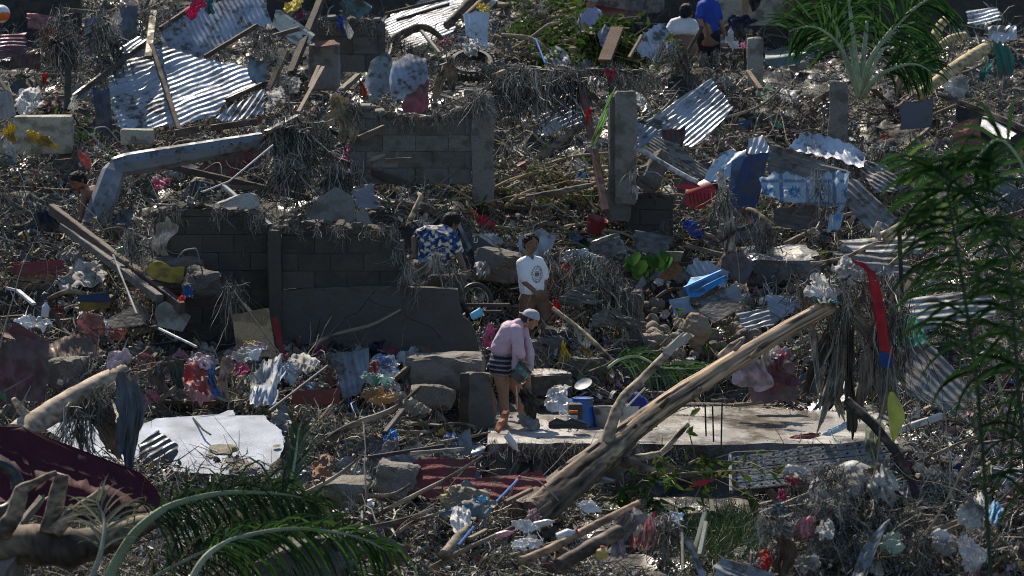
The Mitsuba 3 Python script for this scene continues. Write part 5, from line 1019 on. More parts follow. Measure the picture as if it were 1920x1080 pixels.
LG = [
 ('log', 'fat grey brown log rising to the right, draped with cloths, lower left', 'log', [(30, 815, 53.0), (70, 790, 53.4), (150, 742, 53.8), (235, 696, 54.3)], [24, 23, 21, 20], (.34, .27, .20), BARK, .4),
 ('branch', 'stub of branch on the left log', 'branch', [(60, 790, 53.3), (38, 765, 53.3), (26, 748, 53.2)], [10, 8, 5], (.34, .27, .2), BARK, .4),
 ('log', 'dark thick log lying along the bottom left edge', 'log', [(-20, 1030, 48.2), (60, 1025, 48.2), (130, 1028, 48.2), (230, 1000, 48.5), (300, 970, 48.8)], [38, 40, 38, 26, 16], (.16, .12, .085), (.05, .037, .028), .5),
 ('branch', 'forked branch standing up from the thick log, leftmost', 'branch', [(0, 1000, 48.0), (28, 960, 48.0), (40, 920, 48.0), (66, 905, 48.0), (104, 888, 48.0)], [18, 17, 14, 8, 5], (.22, .165, .115), BARK, .45),
 ('branch', 'straight stub standing up from the thick log', 'branch', [(90, 1000, 48.1), (102, 950, 48.1), (114, 890, 48.1)], [18, 17, 14], (.24, .18, .125), BARK, .45),
 ('branch', 'branch leaning right from the thick log', 'branch', [(100, 1000, 48.0), (140, 960, 48.0), (196, 918, 48.0)], [14, 11, 7], (.26, .19, .13), BARK, .45),
 ('branch', 'long bare stick lying diagonally at the bottom centre', 'branch', [(975, 1052, 49.4), (1050, 1020, 49.8), (1120, 982, 50.2), (1196, 944, 50.6)], [8, 8, 7, 6], (.30, .20, .13), BARK, .4),
 ('log', 'short log below the long bare stick, bottom centre', 'log', [(1045, 1062, 49.0), (1100, 1030, 49.3), (1162, 996, 49.6)], [13, 14, 13], (.26, .2, .145), BARK, .5),
 ('log', 'thick stub of log among straw left of the long bare stick', 'log', [(832, 1042, 49.8), (858, 1010, 50.2), (880, 990, 50.4)], [11, 10, 8], WOOD, BARK, .45),
 ('trunk', 'pale thin trunk dangling straight down in the middle right', 'trunk', [(1350, 325, 66.4), (1358, 370, 66.2), (1368, 420, 66.0), (1366, 472, 65.9)], [7, 8, 11, 10], (.42, .34, .26), BARK, .4),
 ('branch', 'dry drooping branch with shreds, right of the pale dangling trunk', 'branch', [(1400, 395, 66.2), (1428, 410, 66.0), (1446, 445, 65.8), (1440, 520, 65.6)], [6, 8, 7, 3], (.25, .2, .14), BARK, .45),
 ('branch', 'tan branch with a curled stump, right of the long roofing sheet', 'branch', [(1652, 446, 64.6), (1690, 425, 64.6), (1720, 398, 64.6), (1780, 356, 64.6)], [11, 10, 9, 7], (.46, .37, .26), BARK, .35),
 ('branch', 'short curled stump beside the tan branch', 'branch', [(1652, 446, 64.5), (1642, 438, 64.5), (1646, 426, 64.5), (1650, 416, 64.5)], [7, 6, 6, 5], PALE, BARK, .35),
 ('branch', 'long thin grey branch below the tan branch', 'branch', [(1520, 493, 65.0), (1580, 484, 64.8), (1650, 456, 64.6), (1720, 455, 64.6)], [3, 3.5, 3.5, 2.5], (.34, .29, .21), BARK, .35),
 ('branch', 'thin forked branch to the right of the trunk heap', 'branch', [(1668, 500, 62.5), (1700, 470, 62.5), (1722, 454, 62.5)], [5, 5, 3], (.36, .28, .2), BARK, .4),
 ('branch', 'dark branch leaning down to the right under the trunk heap', 'branch', [(1588, 750, 56.4), (1640, 800, 56.2), (1690, 865, 56.0), (1722, 945, 55.8)], [9, 9, 8, 7], (.10, .075, .055), (.035, .028, .022), .5),
 ('bamboo', 'thick tan bamboo pole slanting up at the upper right', 'bamboo', [(1728, 178, 73.5), (1770, 142, 73.8), (1812, 112, 74.1), (1850, 90, 74.4)], [11, 11.5, 11.5, 12], (.46, .36, .20), (.26, .19, .1), .3),
 ('bamboo', 'bent tan bamboo behind the thick slanting pole', 'bamboo', [(1742, 112, 75.4), (1752, 70, 75.6), (1766, 44, 75.8), (1782, 32, 76.0)], [8, 9, 9, 9], (.42, .33, .19), (.25, .18, .1), .3),
 ('bamboo', 'curved tan bamboo between the other two at the upper right', 'bamboo', [(1742, 118, 75.0), (1760, 90, 75.0), (1784, 72, 75.2), (1810, 68, 75.4)], [7, 7, 7, 7], (.38, .3, .18), (.22, .16, .1), .3),
 ('pole', 'long dark slanting pole at the right edge, from the palm to the frame', 'pole', [(1758, 175, 72.4), (1830, 204, 72.2), (1930, 245, 72.0)], [5, 5.5, 6], (.28, .22, .16), BARK, .45),
 ('pole', 'thin grey steel tube lying right of the tallest post', 'pole', [(1190, 276, 66.9), (1250, 310, 66.7), (1308, 342, 66.5)], [4.5, 4.5, 4.5], (.36, .36, .36), (.2, .2, .2), .3),
 ('bamboo', 'thin bamboo pole slanting down beside the steps', 'bamboo', [(1036, 578, 62.9), (1080, 612, 62.7), (1120, 648, 62.4), (1150, 680, 62.2)], [4.5, 4.5, 4.5, 4], (.30, .25, .16), BARK, .35),
 ('branch', 'dark trunk fallen across the white roofing at the top', 'branch', [(838, 48, 77.6), (862, 25, 77.8), (892, -10, 78.2)], [8, 9, 10], (.13, .095, .07), BARK, .5),
 ('branch', 'second dark log right of the one on the white roofing', 'branch', [(870, 36, 77.3), (905, 4, 77.7), (918, -10, 77.9)], [8, 8, 8], (.2, .15, .1), BARK, .45),
 ('branch', 'brown arching bough below the white roofing', 'branch', [(732, 84, 76.6), (755, 64, 76.6), (790, 52, 76.6), (830, 74, 76.6)], [9, 9, 8, 4], (.12, .085, .06), BARK, .5),
 ('branch', 'curved bare bough in the fallen crown, upper', 'branch', [(960, 92, 76.2), (1000, 68, 76.2), (1030, 46, 76.3), (1050, 42, 76.3)], [3, 3.5, 3, 2], (.24, .19, .13), BARK, .4),
 ('branch', 'curved bare bough in the fallen crown, lower', 'branch', [(940, 66, 75.9), (985, 70, 75.9), (1015, 84, 75.8), (1030, 100, 75.8)], [4, 4.5, 4, 2], (.22, .17, .12), BARK, .4),
 ('branch', 'dark bough hooking down right of the tyre', 'branch', [(928, 68, 76.0), (950, 76, 75.9), (962, 104, 75.7)], [4, 4.5, 4], (.16, .12, .09), BARK, .4),
 ('branch', 'grey log leaning behind the hanging straw, left of the red post', 'branch', [(1012, 296, 67.8), (1050, 265, 68.0), (1088, 238, 68.2)], [7, 7, 6], (.2, .165, .12), BARK, .45),
 ('branch', 'thick dark log on the ground behind the bending man', 'branch', [(740, 382, 65.6), (800, 392, 65.6), (830, 408, 65.5)], [9, 10, 8], (.14, .105, .08), BARK, .5),
 ('branch', 'pale splintered branch standing behind the bending man', 'branch', [(770, 412, 65.0), (790, 368, 65.2), (784, 362, 65.3)], [6, 5, 3], (.34, .26, .18), BARK, .4),
 ('branch', 'thick bough lying across the brush left of the red post', 'branch', [(985, 372, 66.4), (1060, 358, 66.5), (1112, 346, 66.6)], [6, 6, 4], (.16, .125, .09), BARK, .45),
 ('branch', 'driftwood stub poking out above the rubble by the trunk', 'branch', [(1352, 672, 61.0), (1372, 650, 61.0), (1396, 632, 61.2)], [10, 8, 3], (.36, .27, .2), BARK, .35),
]
for nm, lab, cat, pts, px, c, dk, am in LG: log(nm, lab, cat, pts, px, c, dk, am)
def timber(label, p, q, wpx, hpx, col=(.13, .09, .062), name='timber', cat='timber', mat='m_plain', **k):
    P = pts3([p, q]); m = P[:, 1].mean() / F
    return put(thing(name, label, cat), beam_mesh(P[0], P[1], wpx * m, hpx * m, seed=int(p[0] + q[1]), **k), mat, col, amp=.5, freq=9, mud=.5)
TB = [
 ('dark nailed batten crossing the big silver sheet', (283, 84, 71.5), (336, 244, 69.9), 9, 9, (.075, .055, .042)),
 ('worn upright timber of bundled strips above the big silver sheet', (288, 22, 72.4), (278, 108, 71.2), 14, 8, (.17, .14, .105)),
 ('long dark plank with a blue edge, left of the big silver sheet', (138, 182, 70.6), (278, 76, 71.9), 8, 10, (.10, .08, .07)),
 ('dark batten on the upper edge of the light grey roofing', (300, 54, 73.0), (362, 12, 73.5), 8, 8, (.11, .08, .06)),
 ('dark batten on the lower edge of the light grey roofing', (384, 107, 72.2), (482, 48, 72.6), 9, 8, (.12, .085, .06)),
 ('dark leaning post right of the cream panel, upper left', (545, 138, 72.6), (606, -10, 74.2), 14, 12, (.07, .048, .038)),
 ('short timber stuck out under the cream panel', (512, 68, 72.6), (560, 54, 72.8), 10, 8, (.14, .1, .07)),
 ('dark batten under the right tip of the silver sheet', (424, 188, 69.4), (492, 158, 69.8), 8, 8, (.06, .045, .035)),
 ('dark upright post wrapped in straw at the upper left', (126, 205, 71.6), (129, 60, 72.6), 12, 12, (.10, .075, .055)),
 ('level timber at the top of the straw wrapped post', (118, 18, 74.6), (184, 24, 74.6), 8, 8, (.2, .16, .11)),
 ('brown board edge below the silver sheet, first', (330, 250, 69.4), (372, 242, 69.4), 8, 14, (.13, .08, .06)),
 ('brown board edge below the silver sheet, second', (396, 240, 69.6), (480, 228, 69.6), 8, 12, (.14, .085, .06)),
 ('long dark board sloping under the steel post arm', (300, 308, 67.6), (580, 372, 66.6), 8, 12, (.085, .06, .046)),
 ('brown board lower under the steel post arm', (420, 352, 66.4), (528, 352, 66.4), 8, 8, (.16, .11, .075)),
 ('dark brown plank sloping down to the right, above the brush', (630, 300, 66.9), (775, 350, 66.3), 8, 13, (.10, .07, .052)),
 ('brown plank end sticking out of the block wall', (674, 260, 66.1), (720, 240, 66.3), 10, 12, (.17, .115, .08)),
 ('brown plank lying at the foot of the block wall', (722, 302, 65.9), (772, 300, 65.9), 10, 10, (.22, .15, .10)),
 ('tan short plank left of the one at the wall foot', (690, 300, 66.0), (722, 292, 66.1), 8, 8, (.34, .25, .17)),
 ('pale cut stick leaning near the dark red scrap at the top', (790, 58, 75.2), (823, 99, 74.6), 6, 6, (.58, .48, .36)),
 ('tan timber leaning on the straw left of the half painted sheet', (640, 170, 67.7), (672, 142, 68.2), 12, 10, (.26, .2, .14)),
 ('brown split lath standing on the straw, left of the block wall, first', (580, 165, 68.6), (598, 124, 69.2), 7, 5, (.28, .2, .14)),
 ('brown split lath standing on the straw, left of the block wall, second', (560, 210, 67.8), (606, 126, 69.0), 8, 5, (.30, .22, .16)),
 ('long dark roof beam level across the centre top, hung with straw', (912, 132, 68.8), (1096, 138, 68.8), 12, 13, (.085, .055, .042)),
 ('long dark roof beam, right end beyond the red post', (1096, 134, 68.9), (1210, 136, 69.2), 10, 11, (.075, .05, .04)),
 ('leaning red brown post in front of the straw, left of the tallest post', (1092, 168, 68.4), (1136, 398, 66.8), 13, 12, (.17, .085, .072)),
 ('small orange brown block of wood on the wall, near the hanging straw', (924, 144, 67.4), (946, 134, 67.6), 10, 9, (.46, .30, .16)),
 ('batten across the white roofing at the top, upper', (724, 26, 78.0), (842, -4, 78.4), 5, 6, (.15, .11, .08)),
 ('batten across the white roofing at the top, lower', (744, 38, 77.7), (842, 8, 78.2), 5, 6, (.10, .075, .055)),
 ('brown plank standing among the brush behind the long beam', (1134, 114, 75.4), (1158, 52, 76.0), 26, 6, (.17, .085, .055)),
 ('thin brown lath leaning on the ribbed sheet near the top', (1180, 108, 76.0), (1204, 66, 76.4), 6, 5, (.3, .2, .15)),
 ('small reddish timber poking out of the brush, upper right', (1402, 134, 73.8), (1426, 168, 73.2), 9, 7, (.28, .17, .12)),
 ('long dark reddish channel beam slanting down at the left', (96, 392, 65.0), (342, 578, 60.9), 12, 22, (.10, .065, .052)),
 ('concrete strip broken along the long slanting beam', (118, 424, 64.6), (300, 560, 61.2), 14, 16, (.17, .155, .135)),
 ('white window frame piece bent on the left bank', (12, 540, 62.4), (34, 545, 62.2), 4, 5, (.6, .6, .6)),
 ('white ribbed plastic strip on the left bank', (34, 545, 62.2), (64, 570, 61.6), 8, 5, (.58, .6, .63)),
 ('thin grey steel conduit leaning over the wall beside the chalky slab', (420, 350, 64.8), (508, 424, 62.6), 8, 8, (.2, .22, .25)),
 ('white stick with a pale handle in the straw below the slab pieces', (298, 616, 60.4), (368, 650, 59.6), 4, 4, (.56, .55, .52)),
 ('thin pale rod leaning across the yellow rubble', (212, 478, 62.0), (256, 588, 61.0), 3.5, 3, (.5, .49, .46)),
 ('thin pale cane leaning on the tan plywood', (438, 545, 60.4), (532, 675, 59.8), 2.5, 2.5, (.22, .19, .15)),
 ('long black hose like pole slanting over the clothes heap', (505, 770, 57.0), (614, 686, 59.2), 4, 4, (.12, .12, .125)),
 ('black pipe lying level on the bank, lower middle', (690, 858, 55.4), (832, 836, 55.8), 7, 7, (.03, .03, .034)),
 ('black pole stub standing on the bank, lower middle', (722, 812, 56.4), (755, 770, 57.2), 9, 9, (.03, .034, .042)),
 ('grey rail end right of the black pipe', (770, 850, 55.2), (870, 842, 55.6), 5, 7, (.3, .3, .29)),
 ('brown lath lying by the rotten board, bottom centre', (880, 1010, 50.4), (912, 994, 50.8), 8, 6, (.3, .22, .14)),
 ('brown sharp stake in front of the red roofing', (948, 942, 52.8), (996, 918, 53.4), 9, 7, (.22, .15, .1)),
 ('black plank across the foot of the boy\'s rubble', (874, 572, 63.0), (955, 572, 63.0), 8, 6, (.13, .075, .065)),
 ('second black plank below the first by the cyan dipper', (876, 584, 62.7), (940, 584, 62.7), 8, 5, (.06, .05, .045)),
 ('dark stake standing in the mud before the ramp', (1334, 0 + 940, 53.8), (1336, 962, 53.5), 9, 9, (.07, .055, .042)),
 ('thin dark stake hanging over the floor, first', (1322, 758, 57.4), (1324, 818, 57.4), 3, 3, (.05, .04, .03)),
 ('thin dark stake hanging over the floor, second', (1336, 760, 57.4), (1338, 828, 57.4), 3, 3, (.05, .04, .03)),
 ('thin dark stake hanging over the floor, third', (1354, 756, 57.4), (1352, 842, 57.4), 3, 3, (.05, .04, .03)),
 ('pale cut stem standing at the bottom, first', (1298, 1050, 48.4), (1322, 962, 48.8), 8, 8, (.42, .42, .32)),
 ('pale cut stem standing at the bottom, second', (1312, 1040, 48.2), (1324, 980, 48.6), 8, 8, (.38, .38, .29)),
 ('thin grey stem standing left of the pale cut stems', (1280, 1070, 48.2), (1279, 1000, 48.6), 5, 5, (.3, .29, .24)),
 ('silver flashing strips heaped right of the trunk, behind the floor, first', (1512, 775, 61.6), (1560, 720, 62.4), 14, 3, (.5, .52, .56)),
 ('silver flashing strips heaped right of the trunk, behind the floor, second', (1530, 782, 61.4), (1584, 716, 62.4), 18, 3, (.34, .38, .44)),
 ('silver flashing strips heaped right of the trunk, behind the floor, third', (1545, 790, 61.2), (1592, 735, 62.2), 12, 3, (.44, .43, .40)),
 ('white plank lying right of the floor under the palm', (1686, 806, 58.6), (1765, 780, 59.2), 10, 12, (.48, .48, .46)),
 ('small brown plank behind the green net bag', (1668, 600, 60.2), (1696, 600, 60.2), 10, 8, (.24, .15, .10)),
 ('dark iron post right of the trunk heap', (1686, 430, 61.2), (1692, 590, 61.0), 8, 8, (.045, .035, .03)),
 ('rolled metal flashing sticking out at the end of the steel post arm', (500, 248, 66.5), (560, 218, 66.9), 14, 8, (.20, .20, .205)),
]
for lab, p, q, w, h, c in TB:
    if c[0] > c[2] * 1.25: c = tuple(np.array(c) * [.62, .66, .72])
    m = 'm_metal' if any(s in lab for s in ('metal', 'silver', 'steel ch')) else 'm_plain'
    timber(lab, p, q, w, h, c, mat=m)

roof('folded galvanised roofing piece at the bottom edge, right of centre', [(1338, 1060), (1352, 1040), (1450, 1078), (1440, 1110), (1345, 1100)], -22, (.24, .26, .28), k=1.0, d=46.8, per=.2, amp=.03)
roof('bent pale metal strip curling up at the bottom edge', [(1284, 1016), (1300, 1022), (1332, 1090), (1318, 1100), (1300, 1052)], -62, (.36, .37, .39), k=.5, d=47.2, per=0, curl=.08, wrinkle=.02)
roof('grey metal strip leaning in the front heap', [(1650, 985), (1672, 972), (1640, 1040), (1618, 1100), (1592, 1100), (1615, 1030)], 62, (.20, .215, .235), k=.8, d=46.6, per=.2, amp=.02, wrinkle=.03)
# the bent steel lighting post
sp = thing('steel_post', 'bent galvanised eight sided steel post with a folded knee, left', 'post')
A, B, C = at(172, 440, 66.0), at(217, 312, 66.3), at(492, 264, 66.9)
def oct_tube(a, b, r0, r1, key, squeeze=None):
    v, f = tube(np.array([a + (b - a) * t for t in np.linspace(0, 1, 12)]), np.linspace(r0, r1, 12), 8)
    if squeeze is not None:
        c = np.repeat([a + (b - a) * t for t in np.linspace(0, 1, 12)], 8, 0); w = np.repeat(np.exp(-((np.linspace(0, 1, 12) - squeeze) / .06) ** 2), 8)[:, None]
        v[:96] = c + (v[:96] - c) * (1 - .25 * w)
    return put(key, (v, f), 'm_metal', (.19, .215, .245))
s = 66.5 / F
oct_tube(A, B, 26 * s, 23 * s, part(sp, 'upright'), 1.0)
oct_tube(B + (C - B) * -.02, C, 23 * s, 17 * s, part(sp, 'arm'), 0.0)
for i, (u, v_) in enumerate([(258, 298), (294, 291), (330, 286), (364, 281), (398, 277), (434, 271), (418, 276), (450, 268), (476, 264)]):
    d0 = 66.3 + (u - 217) / 275 * .6 - .155
    put(part(sp, 'bolt_hole'), trimesh.creation.icosphere(1, .011).apply_translation(at(u, v_ - 2, d0 + .015)), 'm_plain', (.02, .02, .022))

# ================================================================ brush: leafy branches
def leaf_blade(p, d, L, w, R, fold=.25):
    d = d / np.linalg.norm(d); s = np.cross(d, R.normal(0, 1, 3)); s /= np.linalg.norm(s); n = np.cross(s, d)
    pts = [p, p + d * L * .35 + s * w * .5 + n * w * fold, p + d * L * .4, p + d * L * .35 - s * w * .5 + n * w * fold, p + d * L * .75 + s * w * .33 - n * L * .05, p + d * L * .8 - n * L * .07, p + d * L * .75 - s * w * .33 - n * L * .05, p + d * L - n * L * .16]
    return np.array(pts), np.array([[0, 2, 1], [0, 3, 2], [1, 2, 5], [1, 5, 4], [2, 3, 6], [2, 6, 5], [4, 5, 7], [5, 6, 7]])
def leafy(label, pts, px, nleaf, L, w, green, wood=(.24, .19, .12), seed=0, twig=6, spread=.5, group=None, name='leafy_branch'):
    R = np.random.default_rng(seed); P = pts3(pts); d = P[:, 1].mean(); k = thing(name, label, 'branch', group)
    ms = [tube(P, np.asarray(px) * d / F, 6, sub=4, knob=.15, seed=seed)]
    tips = []
    for i in range(twig):
        t = R.uniform(.15, 1) * (len(P) - 1); j = min(int(t), len(P) - 2); p = P[j] + (P[j + 1] - P[j]) * (t - j)
        q = (P[j + 1] - P[j]); q = q / np.linalg.norm(q) + R.normal(0, spread, 3) * [1, .7, .8]; l = R.uniform(.3, .8)
        tp = np.array([p, p + q * l * .5 + R.normal(0, .04, 3), p + q * l + R.normal(0, .07, 3) - [0, 0, .08]])
        ms.append(tube(tp, np.array([.010, .007, .004]), 5, sub=2)); tips.append(tp)
    put(part(k, 'wood'), join(ms), 'm_plain', wood, smooth=True, amp=.5)
    tips.append(P)
    lv, lc = [], []
    for i in range(nleaf):
        tp = tips[R.integers(len(tips))]; t = R.uniform(.1, 1) * (len(tp) - 1); j = min(int(t), len(tp) - 2)
        p = tp[j] + (tp[j + 1] - tp[j]) * (t - j) + R.normal(0, .03, 3)
        m = leaf_blade(p, R.normal(0, 1, 3) + [0, 0, -.3] + (tp[j + 1] - tp[j]) * 2, L * R.uniform(.6, 1.3), w * R.uniform(.7, 1.3), R)
        c = np.asarray(green) * R.uniform(.5, 1.5) * np.array([R.uniform(.8, 1.4), 1, R.uniform(.6, 1.1)])
        lv.append(m); lc.append(np.tile(c, (8, 1)))
    if lv: put(part(k, 'leaves', kind='stuff'), join(lv), 'm_leaf', np.vstack(lc))
    return k
GL, GD, GY = (.07, .135, .035), (.045, .09, .028), (.14, .145, .045)
Rb = np.random.default_rng(5)
for i in range(34):
    u, v_ = Rb.uniform(770, 1130), Rb.uniform(305, 455)
    if 880 < u < 1000 and v_ > 440: continue
    a = Rb.choice([-1, 1]) * Rb.uniform(.05, .5); L = Rb.uniform(70, 190); d = G(u, v_) - .12
    if u < 880 and v_ > 400: d += .3
    leafy('thin leafy branch in the bank of brush behind the boy and the bending man', [(u, v_, d), (u + L * .4, v_ - a * L * .4 - 10, d - .15 + .4 * a), (u + L * .75, v_ - a * L * .7 - 6, d - .1 + .4 * a), (u + L, v_ - a * L * .7 + 12, d - .05)], [4, 3.2, 2.4, 1.2], 26, .15, .035, [GL, GD, GY, (.10, .13, .04)][i % 4], seed=i, group='leafy branches in the brush bank')
for i in range(34):
    u, v_ = Rb.uniform(925, 1110), Rb.uniform(5, 105); d = G(u, v_) - .35
    if i > 25: u, v_ = Rb.uniform(1050, 1105), Rb.uniform(52, 100); d = 78.4
    a = Rb.uniform(-.6, .7); L = Rb.uniform(50, 110)
    leafy('dark green branch of the fallen tree crown near the top', [(u, v_, d), (u + L * .5, v_ - a * 20, d - .2), (u + L, v_ - a * 26 + 10, d - .3)], [4, 3, 1.5], 130, .16, .06, [GD, GD, GL, (.05, .10, .03)][i % 4], seed=60 + i, twig=9, spread=.8, group='branches of the fallen crown at the top')
for i, (u, v_, c) in enumerate([(560, 20, GD), (620, 22, (.10, .22, .03)), (420, 18, GD), (440, 8, GD), (1310, 640, GL), (1450, 480, GL), (1410, 420, GD), (1230, 885, GL), (1200, 930, GD), (1275, 880, (.08, .12, .03)), (1310, 860, GL), (1160, 935, GD), (95, 250, (.05, .16, .03)), (105, 238, GL), (1660, 480, GD)]):
    d = G(u, v_) - .3 if v_ < 800 else 55.4
    leafy('small sprig of fresh green leaves caught in the debris', [(u - 18, v_ + 10, d), (u, v_, d - .05), (u + 24, v_ + 6, d - .1)], [3, 2, 1], 34, .17, .06, c, seed=120 + i, twig=5, spread=.7, group='fresh green sprigs in the debris', name='green_sprig')
# round leaved plant near the rubble: every big leaf a part
pk_ = thing('plant', 'fresh plant with large round green leaves above the rubble', 'plant')
Rp = np.random.default_rng(9)
for i, (u, v_) in enumerate([(1183, 495), (1194, 510), (1206, 492), (1215, 505), (1227, 498), (1238, 488), (1246, 480), (1248, 494), (1200, 500), (1222, 488), (1190, 485)]):
    d = 65.2 - .02 * i; r = Rp.uniform(11, 17) * d / F; t = np.linspace(0, 2 * np.pi, 11)[:-1]
    nrm = np.array([Rp.normal(0, .4), -.7, .7]); nrm /= np.linalg.norm(nrm); e1 = np.cross(nrm, [0.1, 0, 1]); e1 /= np.linalg.norm(e1); e2 = np.cross(nrm, e1)
    c0 = at(u, v_, d); ring = c0 + (np.cos(t)[:, None] * e1 * r + np.sin(t)[:, None] * e2 * r * 1.15) + nrm * (np.cos(2 * t)[:, None] * .02)
    vv = np.vstack([ring, c0 - nrm * .012]); ff = np.array([[j, (j + 1) % 10, 10] for j in range(10)])
    put(part(pk_, 'leaf'), (vv, ff), 'm_leaf', np.array((.065, .145, .035)) * Rp.uniform(.6, 1.2), smooth=True)
put(part(pk_, 'stems'), join([tube([at(1215, 530, 65.25), at(u, v_, 65.2)], .006, 4) for u, v_ in ((1190, 500), (1215, 495), (1245, 490))]), 'm_plain', (.1, .15, .05))

# ================================================================ palms
def frond(tree, name, pts, px, leaf, n, green, seed, fan=(0, -1, .25), droop=.5, both=(1, 1), t0=.25, width=.034, parts=True, stalk=(.30, .36, .20), label=None, lean=.75, gl=None, rnd=.14):
    """A palm frond: rachis through the points, leaflets on both sides, each leaflet its own part (or one stuff part)."""
    R = np.random.default_rng(seed); P = pts3(pts)
    from scipy.interpolate import PchipInterpolator as PI_
    tt = np.arange(len(P)) / (len(P) - 1); cv = PI_(tt, P)
    d = P[:, 1].mean(); k = part(tree, name, label) if tree else None
    v, f = tube(cv(np.linspace(0, 1, 30)), np.interp(np.linspace(0, 1, 30), tt, px) * d / F, 7)
    put(k + '__rachis', (v, f), 'm_plain', stalk, smooth=True, amp=.35)
    fan = np.asarray(fan, float); fan /= np.linalg.norm(fan)
    ms, cs = [], []
    for side in (1, -1):
        for i in range(n):
            t = t0 + (1 - t0) * (i + R.uniform(-.3, .3) + .5) / n; t = min(max(t, 0), 1)
            L = leaf * (both[0] if side == 1 else both[1]) * (.45 + .55 * math.sin(math.pi * min(1, .18 + .72 * (t - t0) / (1 - t0)))) * R.uniform(.85, 1.1)
            if L < .05: continue
            tan = cv(min(t + .01, 1)) - cv(max(t - .01, 0)); tan /= np.linalg.norm(tan)
            sd = np.cross(tan, fan); sd /= np.linalg.norm(sd) + 1e-9
            dr_ = sd * side * R.uniform(.8, 1.1) + tan * lean * R.uniform(.7, 1.3) + fan * R.normal(.1, .18) + R.normal(0, rnd, 3) * [1, .6, 1]
            dr_ /= np.linalg.norm(dr_)
            S = 6; p = [cv(t)]
            for q in range(S):
                dr_ = dr_ + np.array([0, 0, -droop * R.uniform(.6, 1.4) / S * (1 + q * .35)]); dr_ /= np.linalg.norm(dr_); p.append(p[-1] + dr_ * L / S)
            p = np.array(p); T_ = np.gradient(p, axis=0); s2 = np.cross(T_, fan + R.normal(0, .35, 3)); s2 /= np.linalg.norm(s2, axis=1, keepdims=True) + 1e-9
            n2 = np.cross(s2, T_); n2 /= np.linalg.norm(n2, axis=1, keepdims=True) + 1e-9
            w = width * np.array([.5, .9, 1, .9, .7, .45, .08])[:, None]
            v = np.stack([p - s2 * w / 2, p + n2 * w * .22, p + s2 * w / 2], 1).reshape(-1, 3)
            f = grid_faces(S + 1, 3)
            c = np.asarray(green if gl is None or R.random() > .3 else gl) * R.uniform(.55, 1.5)
            if parts: put(part(k, 'leaflet'), (v, f), 'm_leaf', np.tile(c, (len(v), 1)), smooth=True)
            else: ms.append((v, f)); cs.append(np.tile(c, (len(v), 1)))
    if ms: put(part(k, 'leaflets', kind='stuff'), join(ms), 'm_leaf', np.vstack(cs), smooth=True)
PG = (.018, .042, .014)
rp_ = thing('palm_tree', 'blurred dark palm fronds standing in front of the scene at the right edge', 'palm')
frond(rp_, 'frond', [(1860, 1120, 39), (1850, 960, 39.2), (1836, 760, 39.4), (1806, 540, 39.6), (1780, 380, 39.8), (1766, 290, 40)], [5, 4.5, 4, 3.5, 2.5, 1], 1.0, 46, PG, 1, both=(.74, .7), droop=.75, t0=.44, width=.034, label='tallest frond of the right palm', lean=.35, gl=(.03, .075, .02), stalk=(.025, .04, .018), rnd=.34)
frond(rp_, 'frond', [(1927, 1120, 38), (1922, 900, 38.2), (1907, 700, 38.4), (1894, 520, 38.6), (1884, 400, 38.8)], [5, 4.5, 4, 3, 1.5], .62, 40, PG, 2, droop=1.1, t0=.2, width=.03, label='frond at the right edge', lean=.4, stalk=(.025, .04, .018), rnd=.35)
frond(rp_, 'frond', [(1982, 560, 40), (1947, 420, 40), (1912, 300, 40), (1872, 262, 40), (1828, 300, 40), (1738, 420, 40)], [4, 3.5, 3, 2.5, 2, 1], .5, 18, (.03, .07, .022), 3, droop=.9, t0=.3, width=.04, lean=.6)
frond(rp_, 'frond', [(1882, 760, 40.5), (1838, 600, 40.5), (1778, 460, 40.5), (1728, 360, 40.5), (1693, 285, 40.5)], [3, 2.5, 2, 1.5, 1], .38, 14, (.04, .10, .022), 4, droop=.6, t0=.45, width=.035, lean=.7, gl=(.12, .2, .05))
up = thing('palm_tree', 'uprooted young palm with pale green stalks at the upper right', 'palm')
for i, (pts, px, lf, n, t0, dp) in enumerate([
    ([(1612, 182, 73.6), (1606, 120, 73.8), (1596, 40, 74.0), (1588, -40, 74.2)], [7, 5, 4, 3], .7, 16, .72, .5),
    ([(1614, 182, 73.6), (1618, 120, 73.9), (1626, 40, 74.2)], [6, 5, 4], .3, 6, .9, .5),
    ([(1616, 182, 73.5), (1630, 120, 73.3), (1668, 62, 73.2), (1720, 12, 73.2), (1760, -10, 73.2)], [7, 6, 5, 3, 1.5], .95, 30, .35, .75),
    ([(1612, 180, 73.7), (1584, 110, 74), (1572, 60, 74.3), (1545, 10, 74.6)], [5, 4, 3, 2], .9, 24, .4, .6),
    ([(1606, 176, 73.4), (1590, 120, 73.2), (1560, 70, 73.0), (1520, 50, 72.9), (1480, 60, 72.8)], [5, 4, 3, 2, 1], .75, 26, .35, .5),
    ([(1618, 182, 73.4), (1640, 150, 73.2), (1670, 130, 73.0), (1710, 120, 72.9), (1745, 135, 72.8)], [6, 5, 4, 2.5, 1], .6, 26, .4, .8),
    ([(1616, 182, 73.8), (1650, 100, 74.4), (1690, 50, 74.8), (1730, 40, 75.0)], [5, 4, 3, 1], 1.0, 28, .3, .8),
    ([(1608, 182, 73.9), (1596, 90, 74.6), (1580, 20, 75.0), (1560, -30, 75.3)], [5, 4, 3, 2], 1.0, 26, .4, .8)]):
    frond(up, 'frond', pts, px, lf, n, (.022, .055, .017), 20 + i, rnd=.22, droop=dp, t0=t0, width=.036, stalk=(.27, .32, .20), parts=True, gl=(.05, .12, .03))
bl = thing('palm_frond', 'large arched palm frond with a thick pale stalk in the bottom left foreground', 'palm frond')
